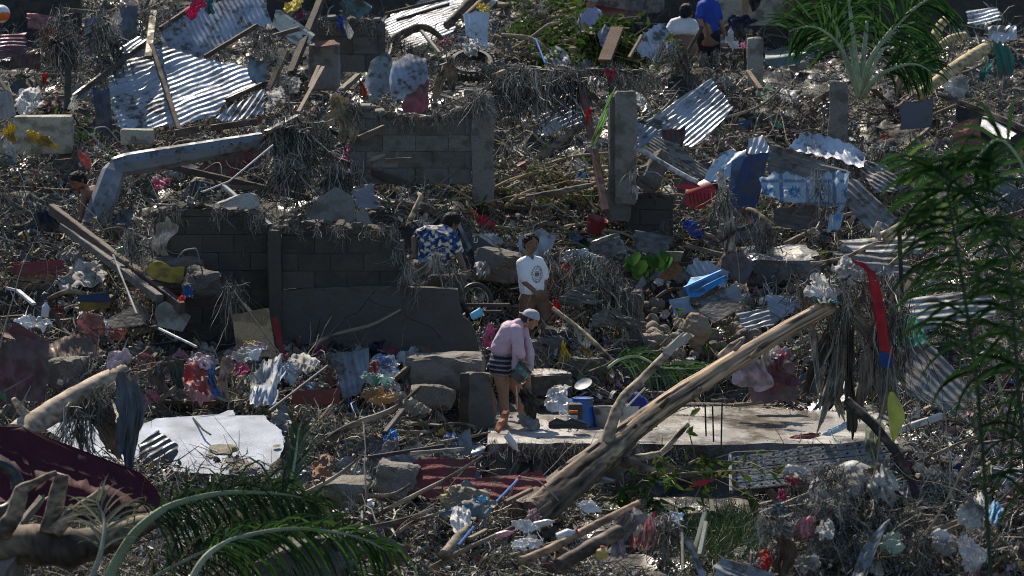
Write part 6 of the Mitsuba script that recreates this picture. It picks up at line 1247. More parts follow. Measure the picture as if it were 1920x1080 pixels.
frond(bl, 'blade', [(190, 1110, 47.0), (262, 990, 47.2), (330, 945, 47.4), (430, 924, 47.6), (520, 926, 47.8), (600, 945, 48.0)], [11, 9.5, 7, 5, 3, 1.2], 1.05, 84, (.026, .05, .021), 31, fan=(0.1, -.8, .6), droop=2.1, rnd=.32, t0=.26, width=.026, stalk=(.19, .23, .13))
bl2 = thing('palm_frond', 'second palm frond with bright green tips reaching right, bottom left foreground', 'palm frond')
frond(bl2, 'blade', [(350, 1110, 46.2), (390, 1040, 46.4), (450, 1008, 46.6), (540, 992, 46.8), (640, 1000, 47.0), (720, 1030, 47.1)], [7, 6, 5, 4, 3, 1], .8, 60, (.03, .062, .022), 32, fan=(.1, -.75, .65), droop=1.1, rnd=.3, t0=.2, width=.026, stalk=(.24, .27, .18), gl=(.07, .15, .03), lean=1.2)
bl6 = thing('palm_frond', 'flattened dark frond lying under the large arched one, bottom left foreground', 'palm frond')
frond(bl6, 'blade', [(250, 1110, 46.8), (330, 1060, 47.0), (430, 1020, 47.2), (540, 1010, 47.4), (640, 1050, 47.5)], [5, 4, 3, 2, 1], .8, 56, (.03, .055, .024), 36, fan=(.2, -.6, .75), droop=.9, t0=.1, width=.026, stalk=(.2, .22, .14), lean=1.0, rnd=.4, gl=(.14, .13, .06), parts=False)
bl7 = thing('palm_frond', 'withered frond with brown tips lying right of the large arched one, bottom left foreground', 'palm frond')
frond(bl7, 'blade', [(420, 960, 48.4), (480, 950, 48.5), (550, 965, 48.6), (625, 1000, 48.6)], [4, 3, 2, 1], .6, 44, (.05, .06, .03), 37, fan=(.1, -.5, .85), droop=.6, t0=.05, width=.024, stalk=(.2, .2, .13), lean=.8, rnd=.5, gl=(.17, .14, .08), parts=False)
bl3 = thing('palm_frond', 'grey green palm frond standing up beside the white board', 'palm frond')
frond(bl3, 'blade', [(500, 1000, 49.6), (535, 930, 49.8), (552, 870, 50.0), (560, 800, 50.2)], [5, 4, 3, 1], .42, 34, (.06, .085, .055), 33, fan=(0, -1, .2), droop=.15, t0=.1, width=.026, lean=2.6)
bl4 = thing('palm_frond', 'small dried frond with stiff pale leaflets in front of the thick log', 'palm frond')
frond(bl4, 'blade', [(168, 1090, 46.4), (190, 1030, 46.6), (196, 985, 46.8), (180, 940, 47.0)], [6, 5, 4, 1], .55, 18, (.20, .20, .13), 34, fan=(0, -1, .3), droop=.5, t0=.3, width=.022, lean=1.3, stalk=(.22, .21, .16))
bl5 = thing('palm_frond', 'crushed green frond lying among twigs under the limb of the trunk', 'palm frond')
frond(bl5, 'blade', [(1140, 690, 61.6), (1190, 668, 61.8), (1250, 690, 61.6), (1310, 690, 61.4)], [3, 3, 2, 1], .45, 22, (.05, .12, .03), 35, droop=.8, t0=.1, width=.025, lean=1.2, parts=False)
# hanging leaf
for lab, pts in (('long green banana leaf hanging beside the dark branch, right', [(1672, 735, 56.2), (1682, 780, 56.2), (1676, 830, 56.2)]),):
    k = thing('banana_leaf', lab, 'leaf'); P = pts3(pts)
    s = np.linspace(0, 1, 12); c_ = np.stack([np.interp(s, [0, .5, 1], P[:, j]) for j in range(3)], 1)
    w = .10 * np.sin(np.pi * np.clip(s * .9 + .08, 0, 1))[:, None, None]
    vv = c_[:, None] + w * np.array([-1, -.5, 0, .5, 1])[None, :, None] * np.array([1, .2, 0]) + np.array([0, .03, 0]) * np.abs(np.array([-1, -.5, 0, .5, 1]))[None, :, None]
    put(k, (vv.reshape(-1, 3), grid_faces(12, 5)), 'm_leaf', (.16, .21, .06), smooth=True)

# ================================================================ rubble stones
Rk = np.random.default_rng(3)
n_ = 0
while n_ < 84:
    u, v_ = Rk.uniform(1196, 1432), Rk.uniform(568, 700)
    if v_ > 640 and Rk.random() < .5: continue
    n_ += 1; d = G(u, v_) - .06; sz = Rk.choice([7, 9, 12, 16]); r = sz * Rk.uniform(.8, 1.25) * d / F; sn_ = {7: 'small', 9: 'fist sized', 12: 'middling', 16: 'large'}[int(sz)]
    m = trimesh.creation.icosphere(2, 1.0); v = np.array(m.vertices)
    v = v * (1 + .5 * (meshkit.fbm(v * 1.6 + n_ * 5.1, 3, n_)[:, None] - .5)); v = np.sign(v) * np.abs(v) ** .85 * [1.15, 1, .8] * r
    v = v @ trimesh.transformations.random_rotation_matrix(Rk.random(3))[:3, :3].T
    put(thing('stone', sn_ + ' rough grey brown stone in the rubble heap right of the stub of post', 'stone', sn_ + ' stones of the rubble heap'), (v + at(u, v_, d), m.faces), 'm_grit', np.array((.17, .155, .135)) * Rk.uniform(.6, 1.5) * np.array([1.05, 1, .93]), smooth=50)
m = trimesh.creation.icosphere(3, 1.0); v = np.array(m.vertices); v *= (1 + .6 * (meshkit.fbm(v * 1.7 + 3, 3, 4)[:, None] - .5)); v *= np.array([.17, .17, .24])
put(thing('stone', 'largest brown boulder standing upright in the rubble heap', 'stone'), (v + at(1306, 618, 63.2), m.faces), 'm_grit', (.22, .165, .12), smooth=50)

# ================================================================ single objects
def lathe(prof, key, mat, col, M, n=24, smooth=40, **k):
    m = trimesh.creation.revolve(np.array(prof), sections=n); m.apply_transform(M)
    return put(key, m, mat, col, smooth=smooth if mat in ('m_grit', 'm_gloss', 'm_metal') else True, **k)
def place_m(p, axis=(0, 0, 1)):
    a = np.asarray(axis, float); a /= np.linalg.norm(a)
    M = trimesh.geometry.align_vectors([0, 0, 1], a); M[:3, 3] = p; return M
s = 60.0 / F
bk = thing('bucket', 'blue plastic bucket standing upside down on the floor', 'bucket')
lathe([(.0, .37), (.115, .37), (.12, .35), (.125, .345), (.165, .06), (.170, .05), (.168, .0), (.16, 0), (.11, .33), (0, .33)], part(bk, 'body'), 'm_gloss', (.02, .10, .36), place_m(at(1093, 803, 59.9) + [0, .1, 0]))
lathe([(.112, .372), (.132, .372), (.134, .35), (.120, .345)], part(bk, 'rim'), 'm_gloss', (.02, .11, .40), place_m(at(1093, 803, 59.9) + [0, .1, .004]))
pt = thing('pail', 'grey dented metal pail beside the limb of the trunk', 'pail')
lathe([(0, .01), (.11, 0), (.14, .24), (.15, .25), (.135, .24), (.10, .02), (0, .02)], part(pt, 'body'), 'm_metal', (.30, .30, .30), place_m(at(1133, 802, 59.8) + [0, .15, 0]))
lathe([(0, .01), (.11, 0), (.14, .24), (.15, .25), (.135, .24), (.10, .02), (0, .02)], thing('basin', 'pale grey plastic basin half hidden behind the trunk', 'basin'), 'm_gloss', (.40, .40, .37), place_m(at(1180, 800, 59.9) + [0, .2, 0]))
um = thing('umbrella', 'folded dark blue umbrella lying behind the trunk', 'umbrella')
put(part(um, 'canopy'), tube(pts3([(1172, 742, 60.2), (1190, 748, 60.2), (1212, 770, 60.1)]), np.array([.05, .10, .09]), 10, knob=.5, sub=5), 'm_plain', (.018, .03, .16), smooth=True)
put(part(um, 'handle'), tube(pts3([(1170, 768, 60.0), (1210, 727, 60.0)]), .012, 6), 'm_plain', (.5, .47, .42))
bx = thing('box', 'muddy carton with an orange label in front of the blue bucket', 'box')
put(part(bx, 'body'), rough_box(at(1078, 772, 59.3), .17, .16, .20, .1, noise=.01, seed=61), 'm_plain', (.07, .065, .055))
put(part(bx, 'label_band', 'orange label'), rough_box(at(1075, 772, 59.15), .11, .03, .035, .1, noise=.006, seed=62), 'm_plain', (.65, .16, .02))
put(part(bx, 'white_panel'), rough_box(at(1073, 782, 59.14), .13, .03, .045, .1, noise=.006, seed=63), 'm_plain', (.5, .5, .48))
for i, (u, lab) in enumerate(((1050, 'left black muddy shoe standing on the floor edge'), (1078, 'right black muddy shoe standing on the floor edge'))):
    k = thing('shoe', lab, 'shoe'); c0 = at(u, 802, 58.9)
    sh = (manifold3d.Manifold.batch_hull([manifold3d.Manifold.sphere(r, 12).translate([x, 0, z]) for x, z, r in ((-.10, .05, .045), (-.05, .09, .035), (.02, .06, .04), (.12, .035, .035))]))
    mm = sh.to_mesh(); put(part(k, 'upper'), (mm.vert_properties[:, :3] + c0, mm.tri_verts), 'm_shiny', (.02, .02, .021), smooth=True)
    sh = manifold3d.Manifold.batch_hull([manifold3d.Manifold.sphere(.022, 8).translate([x, y, .012]) for x in (-.12, .13) for y in (-.03, .03)])
    mm = sh.to_mesh(); put(part(k, 'sole'), (mm.vert_properties[:, :3] + c0, mm.tri_verts), 'm_plain', (.04, .04, .04), smooth=True)
lathe([(.0, .0), (.08, .02), (.115, .05), (.12, .055), (.08, .032), (0, .02)], thing('enamel_basin', 'broken white enamel basin piece lying on the lower step', 'basin'), 'm_gloss', (.5, .5, .48), place_m(at(1096, 726, 61.0), (-.3, -.4, .8)))
def torus(R0, r, sx=1.0, n=32, k=10):
    m = trimesh.creation.torus(R0, r, n, k); return m
ty = thing('tyre', 'black car tyre lying tilted on the beam with cloth inside', 'tyre')
m = torus(.27, .075); m.apply_transform(np.diag([1, 1, 1.2, 1])); m.apply_transform(trimesh.transformations.rotation_matrix(.55, [1, 0, 0])); m.apply_translation(at(884, 122, 68.6))
put(part(ty, 'rubber'), m, 'm_gloss', (.018, .018, .02), smooth=40)
tr = []
for i in range(30):
    a = i * 2 * np.pi / 30; b = trimesh.creation.box((.02, .035, .13)); b.apply_translation((.347, 0, 0)); b.apply_transform(trimesh.transformations.rotation_matrix(a, [0, 0, 1])); tr.append(b)
m = trimesh.util.concatenate(tr); m.apply_transform(trimesh.transformations.rotation_matrix(.55, [1, 0, 0])); m.apply_translation(at(884, 122, 68.6))
put(part(ty, 'tread', kind='stuff'), m, 'm_gloss', (.022, .022, .024))
ty = thing('tyre', 'black motorcycle tyre stuck upright in rubble below the boulder', 'tyre')
m = torus(.20, .035); m.apply_transform(trimesh.transformations.euler_matrix(1.35, .2, .3)); m.apply_translation(at(893, 562, 63.2)); put(part(ty, 'rubber'), m, 'm_gloss', (.02, .02, .02), smooth=40)
m = torus(.165, .012); m.apply_transform(trimesh.transformations.euler_matrix(1.35, .2, .3)); m.apply_translation(at(893, 562, 63.2)); put(part(ty, 'rim'), m, 'm_metal', (.35, .33, .28), smooth=40)
ty = thing('tyre', 'dark tyre part showing at the left edge behind the maroon tarp', 'tyre')
m = torus(.26, .07); m.apply_transform(trimesh.transformations.euler_matrix(1.2, .3, .2)); m.apply_translation(at(-10, 915, 50.2)); put(part(ty, 'rubber'), m, 'm_gloss', (.025, .027, .03), smooth=40)
bl_ = thing('ball', 'white and orange ball at the top left corner', 'ball')
m = trimesh.creation.icosphere(4, .15); v = np.array(m.vertices); c = np.where((v[:, 2:] < .03) & (v[:, 2:] > -.11), [[.62, .12, .02]], [[.62, .63, .64]])
m.apply_translation(at(2, 26, 79.5)); put(part(bl_, 'shell'), m, 'm_shiny', c, smooth=True)
# blue storage tray, tipped
tr_ = thing('tray', 'bright blue plastic storage tray tipped over on roofing scraps', 'tray')
pl = Plane(1300, 558, 64.5, .5, -.2)
sheet('x', '', '', [(1284, 540), (1352, 508), (1368, 524), (1312, 556), (1292, 558)], 26, (.02, .22, .55), k=.6, d=64.4, per=0, dent=.004, mat='m_gloss', key=part(tr_, 'side'), rag=.001)
put(part(tr_, 'rim'), beam_mesh(at(1282, 540, 64.3), at(1352, 508, 64.5), .05, .03), 'm_gloss', (.03, .27, .62))
put(part(tr_, 'rib'), beam_mesh(at(1296, 549, 64.25), at(1360, 517, 64.4), .015, .015), 'm_gloss', (.02, .17, .46))
sheet('x', '', '', [(1284, 540), (1296, 520), (1318, 518), (1352, 508), (1320, 520)], 26, (.05, .34, .66), k=2.5, d=64.5, per=0, dent=.004, mat='m_gloss', key=part(tr_, 'inside'), rag=.001)
# red chair shell
rc = thing('chair', 'broken red plastic chair shell lying below the steel tube', 'chair')
sheet('x', '', '', [(1286, 352), (1322, 330), (1342, 356), (1330, 378), (1306, 390), (1284, 382)], 20, (.30, .012, .022), k=.8, d=66.4, per=0, curl=-.10, dent=.01, mat='m_gloss', key=part(rc, 'seat'))
sheet('x', '', '', [(1260, 346), (1300, 342), (1312, 350), (1290, 356), (1266, 352)], 5, (.42, .018, .03), k=1.2, d=66.5, per=0, dent=.01, mat='m_gloss', key=part(rc, 'armrest'))
for i in range(6): put(part(rc, 'slot'), beam_mesh(at(1292 + i * 7, 362, 66.16), at(1296 + i * 7, 382, 66.16), .012, .012), 'm_plain', (.06, .004, .006))
# dipper
dp = thing('dipper', 'light blue plastic dipper lying on the rubble edge above the plastered wall', 'dipper')
lathe([(0, 0), (.05, 0), (.06, .15), (.066, .155), (.056, .15), (.045, .01), (0, .01)], part(dp, 'cup'), 'm_gloss', (.16, .48, .66), place_m(at(884, 594, 62.0), (.8, -.1, .42)))
# black case
cs_ = thing('suitcase', 'dark open suitcase shell leaning in the rubble left of the boy', 'suitcase')
sheet('x', '', '', [(884, 446), (900, 438), (940, 470), (956, 492), (952, 512), (904, 508), (892, 490)], -40, (.045, .042, .038), k=.4, d=64.8, per=0, dent=.012, mat='m_gloss', key=part(cs_, 'shell'), curl=-.05)
put(part(cs_, 'edge_trim'), tube(pts3([(886, 444, 64.6), (905, 440, 64.6), (940, 470, 64.6), (958, 494, 64.55)]), .012, 6, sub=4), 'm_plain', (.2, .19, .17))
put(part(cs_, 'handle'), tube(pts3([(890, 446, 64.5), (889, 454, 64.5), (894, 455, 64.5), (895, 447, 64.5)]), .006, 5, sub=3), 'm_plain', (.5, .5, .48))
sheet('suitcase', 'second dark case shell behind the open one', 'suitcase', [(862, 438), (880, 430), (905, 470), (900, 500), (872, 486)], -50, (.025, .03, .045), k=.4, d=65.2, per=0, dent=.012, mat='m_gloss')
sheet('mat', 'blue grey foam mat propped behind the bending man\'s elbow', 'mat', [(858, 428), (866, 424), (888, 462), (880, 468)], -55, (.2, .22, .26), k=.5, d=65.0, per=0, mat='m_grit')
# broom, bottles, pots
bh_ = thing('broom', 'blue broom stick with a red end lying over the striped cloth', 'broom')
put(part(bh_, 'stick'), tube(pts3([(908, 964, 52.2), (972, 898, 53.2)]), .012, 8), 'm_shiny', (.08, .20, .48), amp=.2)
put(part(bh_, 'cap'), trimesh.creation.icosphere(2, .022).apply_translation(at(974, 895, 53.2)), 'm_shiny', (.6, .03, .05))
put(thing('stick', 'blue plastic stick end standing lower in the straw', 'stick'), tube(pts3([(860, 1022, 50.0), (888, 988, 50.4)]), .014, 8), 'm_shiny', (.05, .16, .45), amp=.2)
put(thing('stick', 'bright blue stick leaning in the fallen crown near the top', 'stick'), tube(pts3([(1004, 72, 75.6), (1022, 118, 75.0)]), .014, 8), 'm_shiny', (.04, .16, .50), amp=.2)
def bottle(label, u, v_, d, col, ax, h=.2, r=.035):
    k = thing('bottle', label, 'bottle')
    lathe([(0, 0), (r, 0), (r, h * .6), (r * .9, h * .68), (r * .35, h * .85), (r * .35, h * .95), (0, h * .95)], part(k, 'body'), 'm_shiny', col, place_m(at(u, v_, d), ax), 14)
    lathe([(0, h * .95), (r * .42, h * .95), (r * .42, h * 1.05), (0, h * 1.05)], part(k, 'cap'), 'm_plain', (.4, .05, .05), place_m(at(u, v_, d), ax), 10)
bottle('clear plastic bottle standing on the table by the man in blue', 1370, 76, 79.0, (.35, .37, .4), (0, 0, 1), .22, .05)
bottle('white bottle standing in rags at the left bank', 84, 594, 60.8, (.55, .53, .58), (.1, 0, 1), .2, .05)
bottle('white bottle lying near the trunk base', 1002, 985, 51.6, (.6, .6, .6), (.9, -.1, .2), .24, .04)
bottle('pink bottle lying in straw at the bottom centre', 930, 1005, 50.6, (.5, .25, .3), (.9, .1, .2), .2, .035)
bottle('white bottle lying at the edge of the bank, right of the gutter piece', 950, 815, 57.2, (.6, .6, .58), (.5, -.2, -.7), .26, .045)
bottle('white jug lying in the straw left of the long stick', 1045, 1010, 49.9, (.58, .58, .55), (.8, .2, .3), .22, .06)
bottle('yellow topped jar in the straw below the lilac cloth', 1128, 1046, 48.8, (.55, .42, .12), (.1, -.1, 1), .12, .06)
bottle('green bottle lying on the slanting beam', 218, 470, 62.6, (.03, .22, .07), (.9, .1, .2), .16, .035)
lathe([(0, 0), (.10, 0), (.14, .12), (.15, .13), (.13, .12), (.09, .01), (0, .01)], thing('flower_pot', 'grey green pot half buried in the brush heap', 'pot'), 'm_grit', (.16, .16, .12), place_m(at(1262, 490, 65.4)))
lathe([(0, 0), (.10, 0), (.14, .2), (.15, .22), (.13, .2), (.09, .01), (0, .01)], thing('flower_pot', 'dark red pot beside the low dark wall', 'pot'), 'm_gloss', (.16, .02, .03), place_m(at(1112, 436, 66.6), (.3, -.2, .9)))
# table at the top
tb = thing('table', 'low dark table with things on it beside the man in blue', 'table')
put(part(tb, 'top'), beam_mesh(at(1352, 93, 79.2), at(1402, 93, 79.2), .5, .05), 'm_grit', (.08, .06, .045))
for u in (1356, 1398):
    for dy in (-.2, .2): put(part(tb, 'leg'), beam_mesh(at(u, 95, 79.2) + [0, dy, 0], at(u, 130, 79.2) + [0, dy, 0], .05, .05), 'm_grit', (.07, .05, .04))
# wires and cables
for lab, pts, px, c in (
    ('grey cable looping up from the brown plank to the steel post', [(512, 272, 66.0), (430, 340, 65.6), (380, 360, 65.4)], 2, (.4, .4, .38)),
    ('thin wire loop left of the big silver sheet', [(176, 255, 69.0), (180, 240, 69.0), (196, 238, 69.0), (214, 254, 69.0), (222, 266, 69.0)], 1.6, (.3, .3, .3)),
    ('thin wire loop on the dark block wall', [(334, 482, 61.8), (350, 468, 61.7), (366, 466, 61.7), (374, 490, 61.8)], 1.6, (.2, .19, .17)),
    ('thin bent wire below the tallest post', [(1162, 348, 66.8), (1180, 325, 66.8), (1222, 322, 66.8), (1255, 345, 66.7), (1270, 372, 66.7)], 1.4, (.2, .2, .2)),
    ('black wire trailing over the white board', [(362, 784, 56.9), (380, 805, 56.4), (395, 815, 56.2)], 1.8, (.02, .02, .02))):
    put(thing('wire', lab, 'wire'), tube(pts3(pts), px * 62 / F, 5, sub=6), 'm_plain', c)

# ---- straw hung on things
hang_along([(1235, 96), (1290, 90), (1365, 100)], 75.9, 26, .5, .1); hang_along([(930, 822), (1000, 836)], 58.2, 12, .4, .06)
hang_along([(1000, 834), (1100, 836), (1360, 848)], 58.15, 34, .38, .05)
hang_along([(920, 130), (1000, 132), (1090, 136)], 68.6, 34, .9, .08); hang_along([(930, 150), (1080, 150)], 68.5, 18, 1.1, .1)
hang_along([(1100, 136), (1205, 134)], 68.9, 14, .7); hang_along([(888, 186), (925, 178)], 66.4, 6, .7)
hang_along([(1520, 545), (1600, 520), (1680, 530)], 57.9, 20, .8, .12); hang_along([(1530, 580), (1690, 580)], 57.9, 14, .9, .12, 1.5); hang_along([(1560, 640), (1690, 640)], 58.0, 6, .9, .12, 1.5)
hang_along([(70, 55), (120, 60), (130, 120)], 72.4, 18, .9); hang_along([(190, 40), (210, 60), (205, 120)], 71.6, 18, .9); hang_along([(100, 25), (270, 25)], 74.0, 20, .8)
hang_along([(270, 20), (300, 20)], 72.3, 8, .5); hang_along([(470, 72), (540, 65)], 72.0, 8, .6); hang_along([(510, 90), (530, 120)], 71.8, 6, .7)
hang_along([(500, 245), (560, 230), (640, 250)], 66.7, 30, 1.0); hang_along([(520, 300), (640, 320)], 66.2, 22, .9); hang_along([(730, 60), (800, 100)], 75.4, 10, .7)
hang_along([(860, 110), (930, 120)], 67.0, 10, .6); hang_along([(1020, 500), (1100, 478), (1160, 520)], 63.9, 34, .7, .15); hang_along([(1080, 540), (1170, 545)], 63.5, 16, .7)
hang_along([(1080, 520), (1150, 530)], 63.6, 16, .8, .15); hang_along([(120, 780), (150, 760)], 53.6, 8, .9); hang_along([(1355, 350), (1350, 400)], 66.0, 8, .8); hang_along([(1420, 420), (1445, 450)], 65.8, 8, .9)
hang_along([(180, 760), (250, 700)], 53.6, 10, .8); hang_along([(240, 440), (270, 470)], 62.2, 12, .6); hang_along([(410, 520), (440, 540)], 61.2, 6, .8); hang_along([(1560, 290), (1700, 300)], 70.5, 22, .9, .2)
hang_along([(1470, 900), (1560, 870), (1680, 920)], 47.7, 40, .4); hang_along([(1460, 950), (1560, 940), (1720, 970)], 47.3, 50, .45); hang_along([(1480, 1010), (1760, 1010)], 46.9, 40, .4); hang_along([(1450, 960), (1480, 1040)], 47.3, 16, .5); hang_along([(1260, 970), (1230, 990)], 50.6, 10, .7); hang_along([(1540, 330), (1560, 420)], 66.5, 8, .6)
hang_along([(800, 470), (860, 520)], 62.4, 12, .5); hang_along([(285, 392), (500, 400)], 62.2, 24, .35, .05); hang_along([(530, 424), (750, 430)], 61.98, 22, .3, .04); hang_along([(740, 430), (770, 540)], 61.9, 12, .5, .06)
hang_along([(660, 196), (735, 216), (800, 218), (885, 192)], 66.5, 30, .35, .05); hang_along([(590, 38), (720, 42)], 74.3, 16, .4, .06)

# ================================================================ people
MF = manifold3d.Manifold
def hull_chain(ch, n=14):
    out = []
    for (p, r), (q, s) in zip(ch[:-1], ch[1:]):
        out.append(MF.batch_hull([MF.sphere(float(r), n).translate(np.asarray(p, float).tolist()), MF.sphere(float(s), n).translate(np.asarray(q, float).tolist())]))
    return out
def hull_of(balls, n=14): return MF.batch_hull([MF.sphere(float(r), n).translate(np.asarray(p, float).tolist()) for p, r in balls])
def union(ms): return MF.batch_boolean(ms, manifold3d.OpType.Add)
def soft(m, length, it=8, wob=0.0, seed=0):
    mm = m.refine_to_length(length).to_mesh()
    t = trimesh.Trimesh(mm.vert_properties[:, :3], mm.tri_verts, process=True)
    trimesh.smoothing.filter_taubin(t, iterations=it)
    if wob:
        v = np.array(t.vertices); n = meshkit.fbm(v * [9, 9, 4] + seed, 3, seed) - .5
        r = 1 - np.abs(2 * meshkit.fbm(v * [7, 7, 12] + 3 + seed, 3, seed + 1) - 1) * 2
        t = trimesh.Trimesh(v + t.vertex_normals * (n * wob * 2 + r * wob * .7)[:, None], t.faces, process=False)
    return t
def unit(v): v = np.asarray(v, float); return v / np.linalg.norm(v)
def hand_balls(wrist, direction, palm_n, side, s=1.0, curl=.5):
    """Palm and five separate fingers; palm_n points out of the palm, side towards the thumb."""
    d, n, sd = unit(direction), unit(palm_n), unit(side)
    ms = [hull_of([(wrist, .024 * s), (wrist + d * .035 * s + sd * .022 * s, .016 * s), (wrist + d * .08 * s + sd * .028 * s, .013 * s), (wrist + d * .078 * s - sd * .028 * s, .012 * s), (wrist + d * .03 * s - sd * .02 * s, .015 * s)], 10)]
    for i, (o, L) in enumerate(((.030, .072), (.010, .080), (-.010, .074), (-.030, .058))):
        p = wrist + (d * .082 + sd * o) * s; ch = [(p, .0095 * s)]; a = d + sd * o * 2.5
        for j, fr in enumerate((.42, .32, .26)):
            a = unit(unit(a) + n * curl * (.55 + .1 * i)); p = p + a * L * fr * s; ch.append((p, (.0090 - .0008 * j) * s))
        ms += hull_chain(ch, 8)
    p = wrist + (d * .025 + sd * .024) * s; ch = [(p, .013 * s)]; a = d * .6 + sd * .8
    for fr in (.034, .028): a = unit(a + n * curl * .5 + d * .2); p = p + a * fr * s; ch.append((p, .0100 * s))
    return ms + hull_chain(ch, 8)
def head_parts(key, c, f, up, s, skin, hair_col, hair=True, cap=None, hair_back=0.0, face=True):
    """Adds face, ears and hair; returns the manifolds of the head itself for the body's one surface."""
    f, up = unit(f), unit(up); up = unit(up - f * (up @ f)); sd = np.cross(up, f)
    q = lambda a, b, e: c + s * (f * a + sd * b + up * e)
    head = [hull_of([(c + f * .012 * s + up * .02 * s, .088 * s), (c - f * .022 * s + up * .012 * s, .088 * s), (q(.055, .03, -.045), .032 * s), (q(.055, -.03, -.045), .032 * s), (q(.06, 0, -.088), .024 * s), (q(.05, 0, .05), .05 * s)], 16)]
    head += [hull_of([(q(.092, 0, .012), .008 * s), (q(.108, 0, -.024), .013 * s), (q(.085, .012, -.028), .010 * s), (q(.085, -.012, -.028), .010 * s)], 8)]
    for b in (1, -1): head.append(hull_of([(q(-.005, b * .086, .01), .016 * s), (q(-.008, b * .090, -.022), .012 * s), (q(-.018, b * .094, .005), .010 * s)], 8))
    if face:
        for b in (1, -1):
            put(part(key, 'eye'), trimesh.creation.icosphere(2, .013 * s).apply_transform(np.diag([1.1, .8, .7, 1])).apply_translation(q(.080, b * .033, .0)), 'm_skin', (.03, .02, .018), amp=0)
            put(part(key, 'eyebrow'), tube([q(.090, b * .016, .024), q(.088, b * .036, .029), q(.074, b * .052, .022)], .0055 * s, 6, sub=3), 'm_skin', (.02, .015, .012), amp=0)
        put(part(key, 'mouth'), tube([q(.080, .022, -.060), q(.090, 0, -.058), q(.080, -.022, -.060)], .0065 * s, 6, sub=3), 'm_skin', tuple(np.array(skin) * [.9, .55, .55]), amp=.1)
    if hair:
        h = hull_of([(q(.004, 0, .028), .098 * s), (q(-.03, 0, .018), .096 * s), (q(-.045, 0, -.02 - hair_back), .076 * s)], 18)
        n = unit(up * .70 - f * .72); h = h.trim_by_plane(n.tolist(), float(n @ (c + up * (-.002) * s + f * .022 * s)))
        t = soft(h, .014, 3); v = np.array(t.vertices); v = v + t.vertex_normals * ((meshkit.fbm(v * 55, 3, 2) - .42) * .028 * s)[:, None]
        put(part(key, 'hair'), (v, t.faces), 'm_plain', hair_col, smooth=True, amp=.5, freq=60)
    if cap is not None:
        h = hull_of([(q(.0, 0, .034), .104 * s), (q(-.03, 0, .026), .102 * s)], 20).trim_by_plane((unit(up - f * .12)).tolist(), float(unit(up - f * .12) @ q(0, 0, .028)))
        put(part(key, 'cap'), soft(h, .012, 3, .003), 'm_plain', cap, smooth=True, amp=.15)
        b = hull_of([(q(-.09, .05, .030), .007 * s), (q(-.09, -.05, .030), .007 * s), (q(-.165, .03, .012), .006 * s), (q(-.165, -.03, .012), .006 * s), (q(-.175, 0, .012), .006 * s)], 10)
        put(part(key, 'cap_brim'), soft(b, .015, 2), 'm_plain', tuple(np.array(cap) * .8), smooth=True, amp=.1)
    return head
def J(d): return lambda u, v, dy=0.0: at(u, v, d + dy)
SK, SK2 = (.26, .145, .09), (.18, .10, .062)

# ---- the woman pouring water
w = thing('person', 'woman in pink shirt, striped shorts and grey cap bending to pour from a bucket', 'person')
j = J(60.0)
pel, cst, nk, hd = j(938, 668), j(956, 622), j(976, 606), j(995, 599)
hN, hF = j(936, 684, -.09), j(946, 682, .10)
body = head_parts(w, hd, (.86, -.22, -.45), (.48, -.05, .88), .98, SK, (.03, .022, .018), hair=True, cap=(.36, .36, .39))
body += hull_chain([(hd - [.02, 0, .05], .05), (nk, .05), (cst, .11)]) + [hull_of([(cst + [0, -.1, 0], .10), (cst + [0, .1, 0], .10), (j(942, 650, -.06), .105), (j(942, 650, .06), .105)]), hull_of([(j(942, 650), .11), (hN, .115), (hF, .115)])]
body += hull_chain([(hN, .11), (j(942, 720, -.08), .088), (j(944, 742, -.07), .066), (j(945, 762, -.06), .064), (j(946, 797, -.03), .038)])
body += hull_chain([(hF, .11), (j(962, 715, .16), .085), (j(974, 738, .2), .064), (j(975, 757, .24), .06), (j(980, 783, .3), .037)])
for fx, fy, fd in ((946, 799, -.03), (980, 786, .3)):
    a = j(fx, fy, fd); body.append(hull_of([(a, .036), (a + [-.03, 0, -.03], .03), (a + [.09, -.02, -.035], .026), (a + [.14, -.03, -.04], .018)]))
sN, eN, wN = j(966, 620, -.17), j(972, 655, -.22), j(980, 676, -.20)
sF, eF, wF = j(978, 618, .13), j(992, 662, .10), j(990, 712, .06)
body += hull_chain([(sN, .062), (eN, .05), (wN, .034)]) + hull_chain([(sF, .06), (eF, .045), (wF, .032)])
body += hand_balls(wN, (.15, .1, -1), (.3, .9, 0), (1, -.2, .1), 1.1, .8) + hand_balls(wF, (.0, -.1, -1), (-.2, -.9, 0), (-1, -.1, .1), 1.05, .6)
put(part(w, 'body'), soft(union(body), .02, 6), 'm_skin', SK, smooth=True, amp=.15)
sh = [hull_of([(cst + [0, -.11, .01], .125), (cst + [0, .11, .01], .12), (j(940, 652, -.06), .128), (j(940, 652, .06), .125)]), hull_of([(cst, .125), (nk + [-.035, 0, -.02], .075)])]
sh += hull_chain([(sN, .088), (j(970, 640, -.20), .078), (eN, .07), (j(977, 664, -.22), .055)]) + hull_chain([(sF, .085), (j(986, 645, .12), .07), (eF, .062), (j(993, 690, .08), .05)])
sh += [hull_of([(j(968, 655, -.14), .05), (j(966, 690, -.14), .045), (j(978, 690, -.12), .03)]), hull_of([(j(990, 640, .0), .045), (j(992, 688, .02), .035)])]
put(part(w, 'shirt', 'loose pink long sleeved shirt'), soft(union(sh), .018, 5, .012, 3), 'm_plain', (.50, .36, .43), smooth=True, amp=.12)
so = soft(union([hull_of([(j(940, 660), .125), (hN, .135), (hF, .13)])] + [hull_of([(hN, .132), (j(940, 696, -.085), .112)]), hull_of([(hF, .13), (j(956, 696, .12), .108)])]), .011, 4, .004)
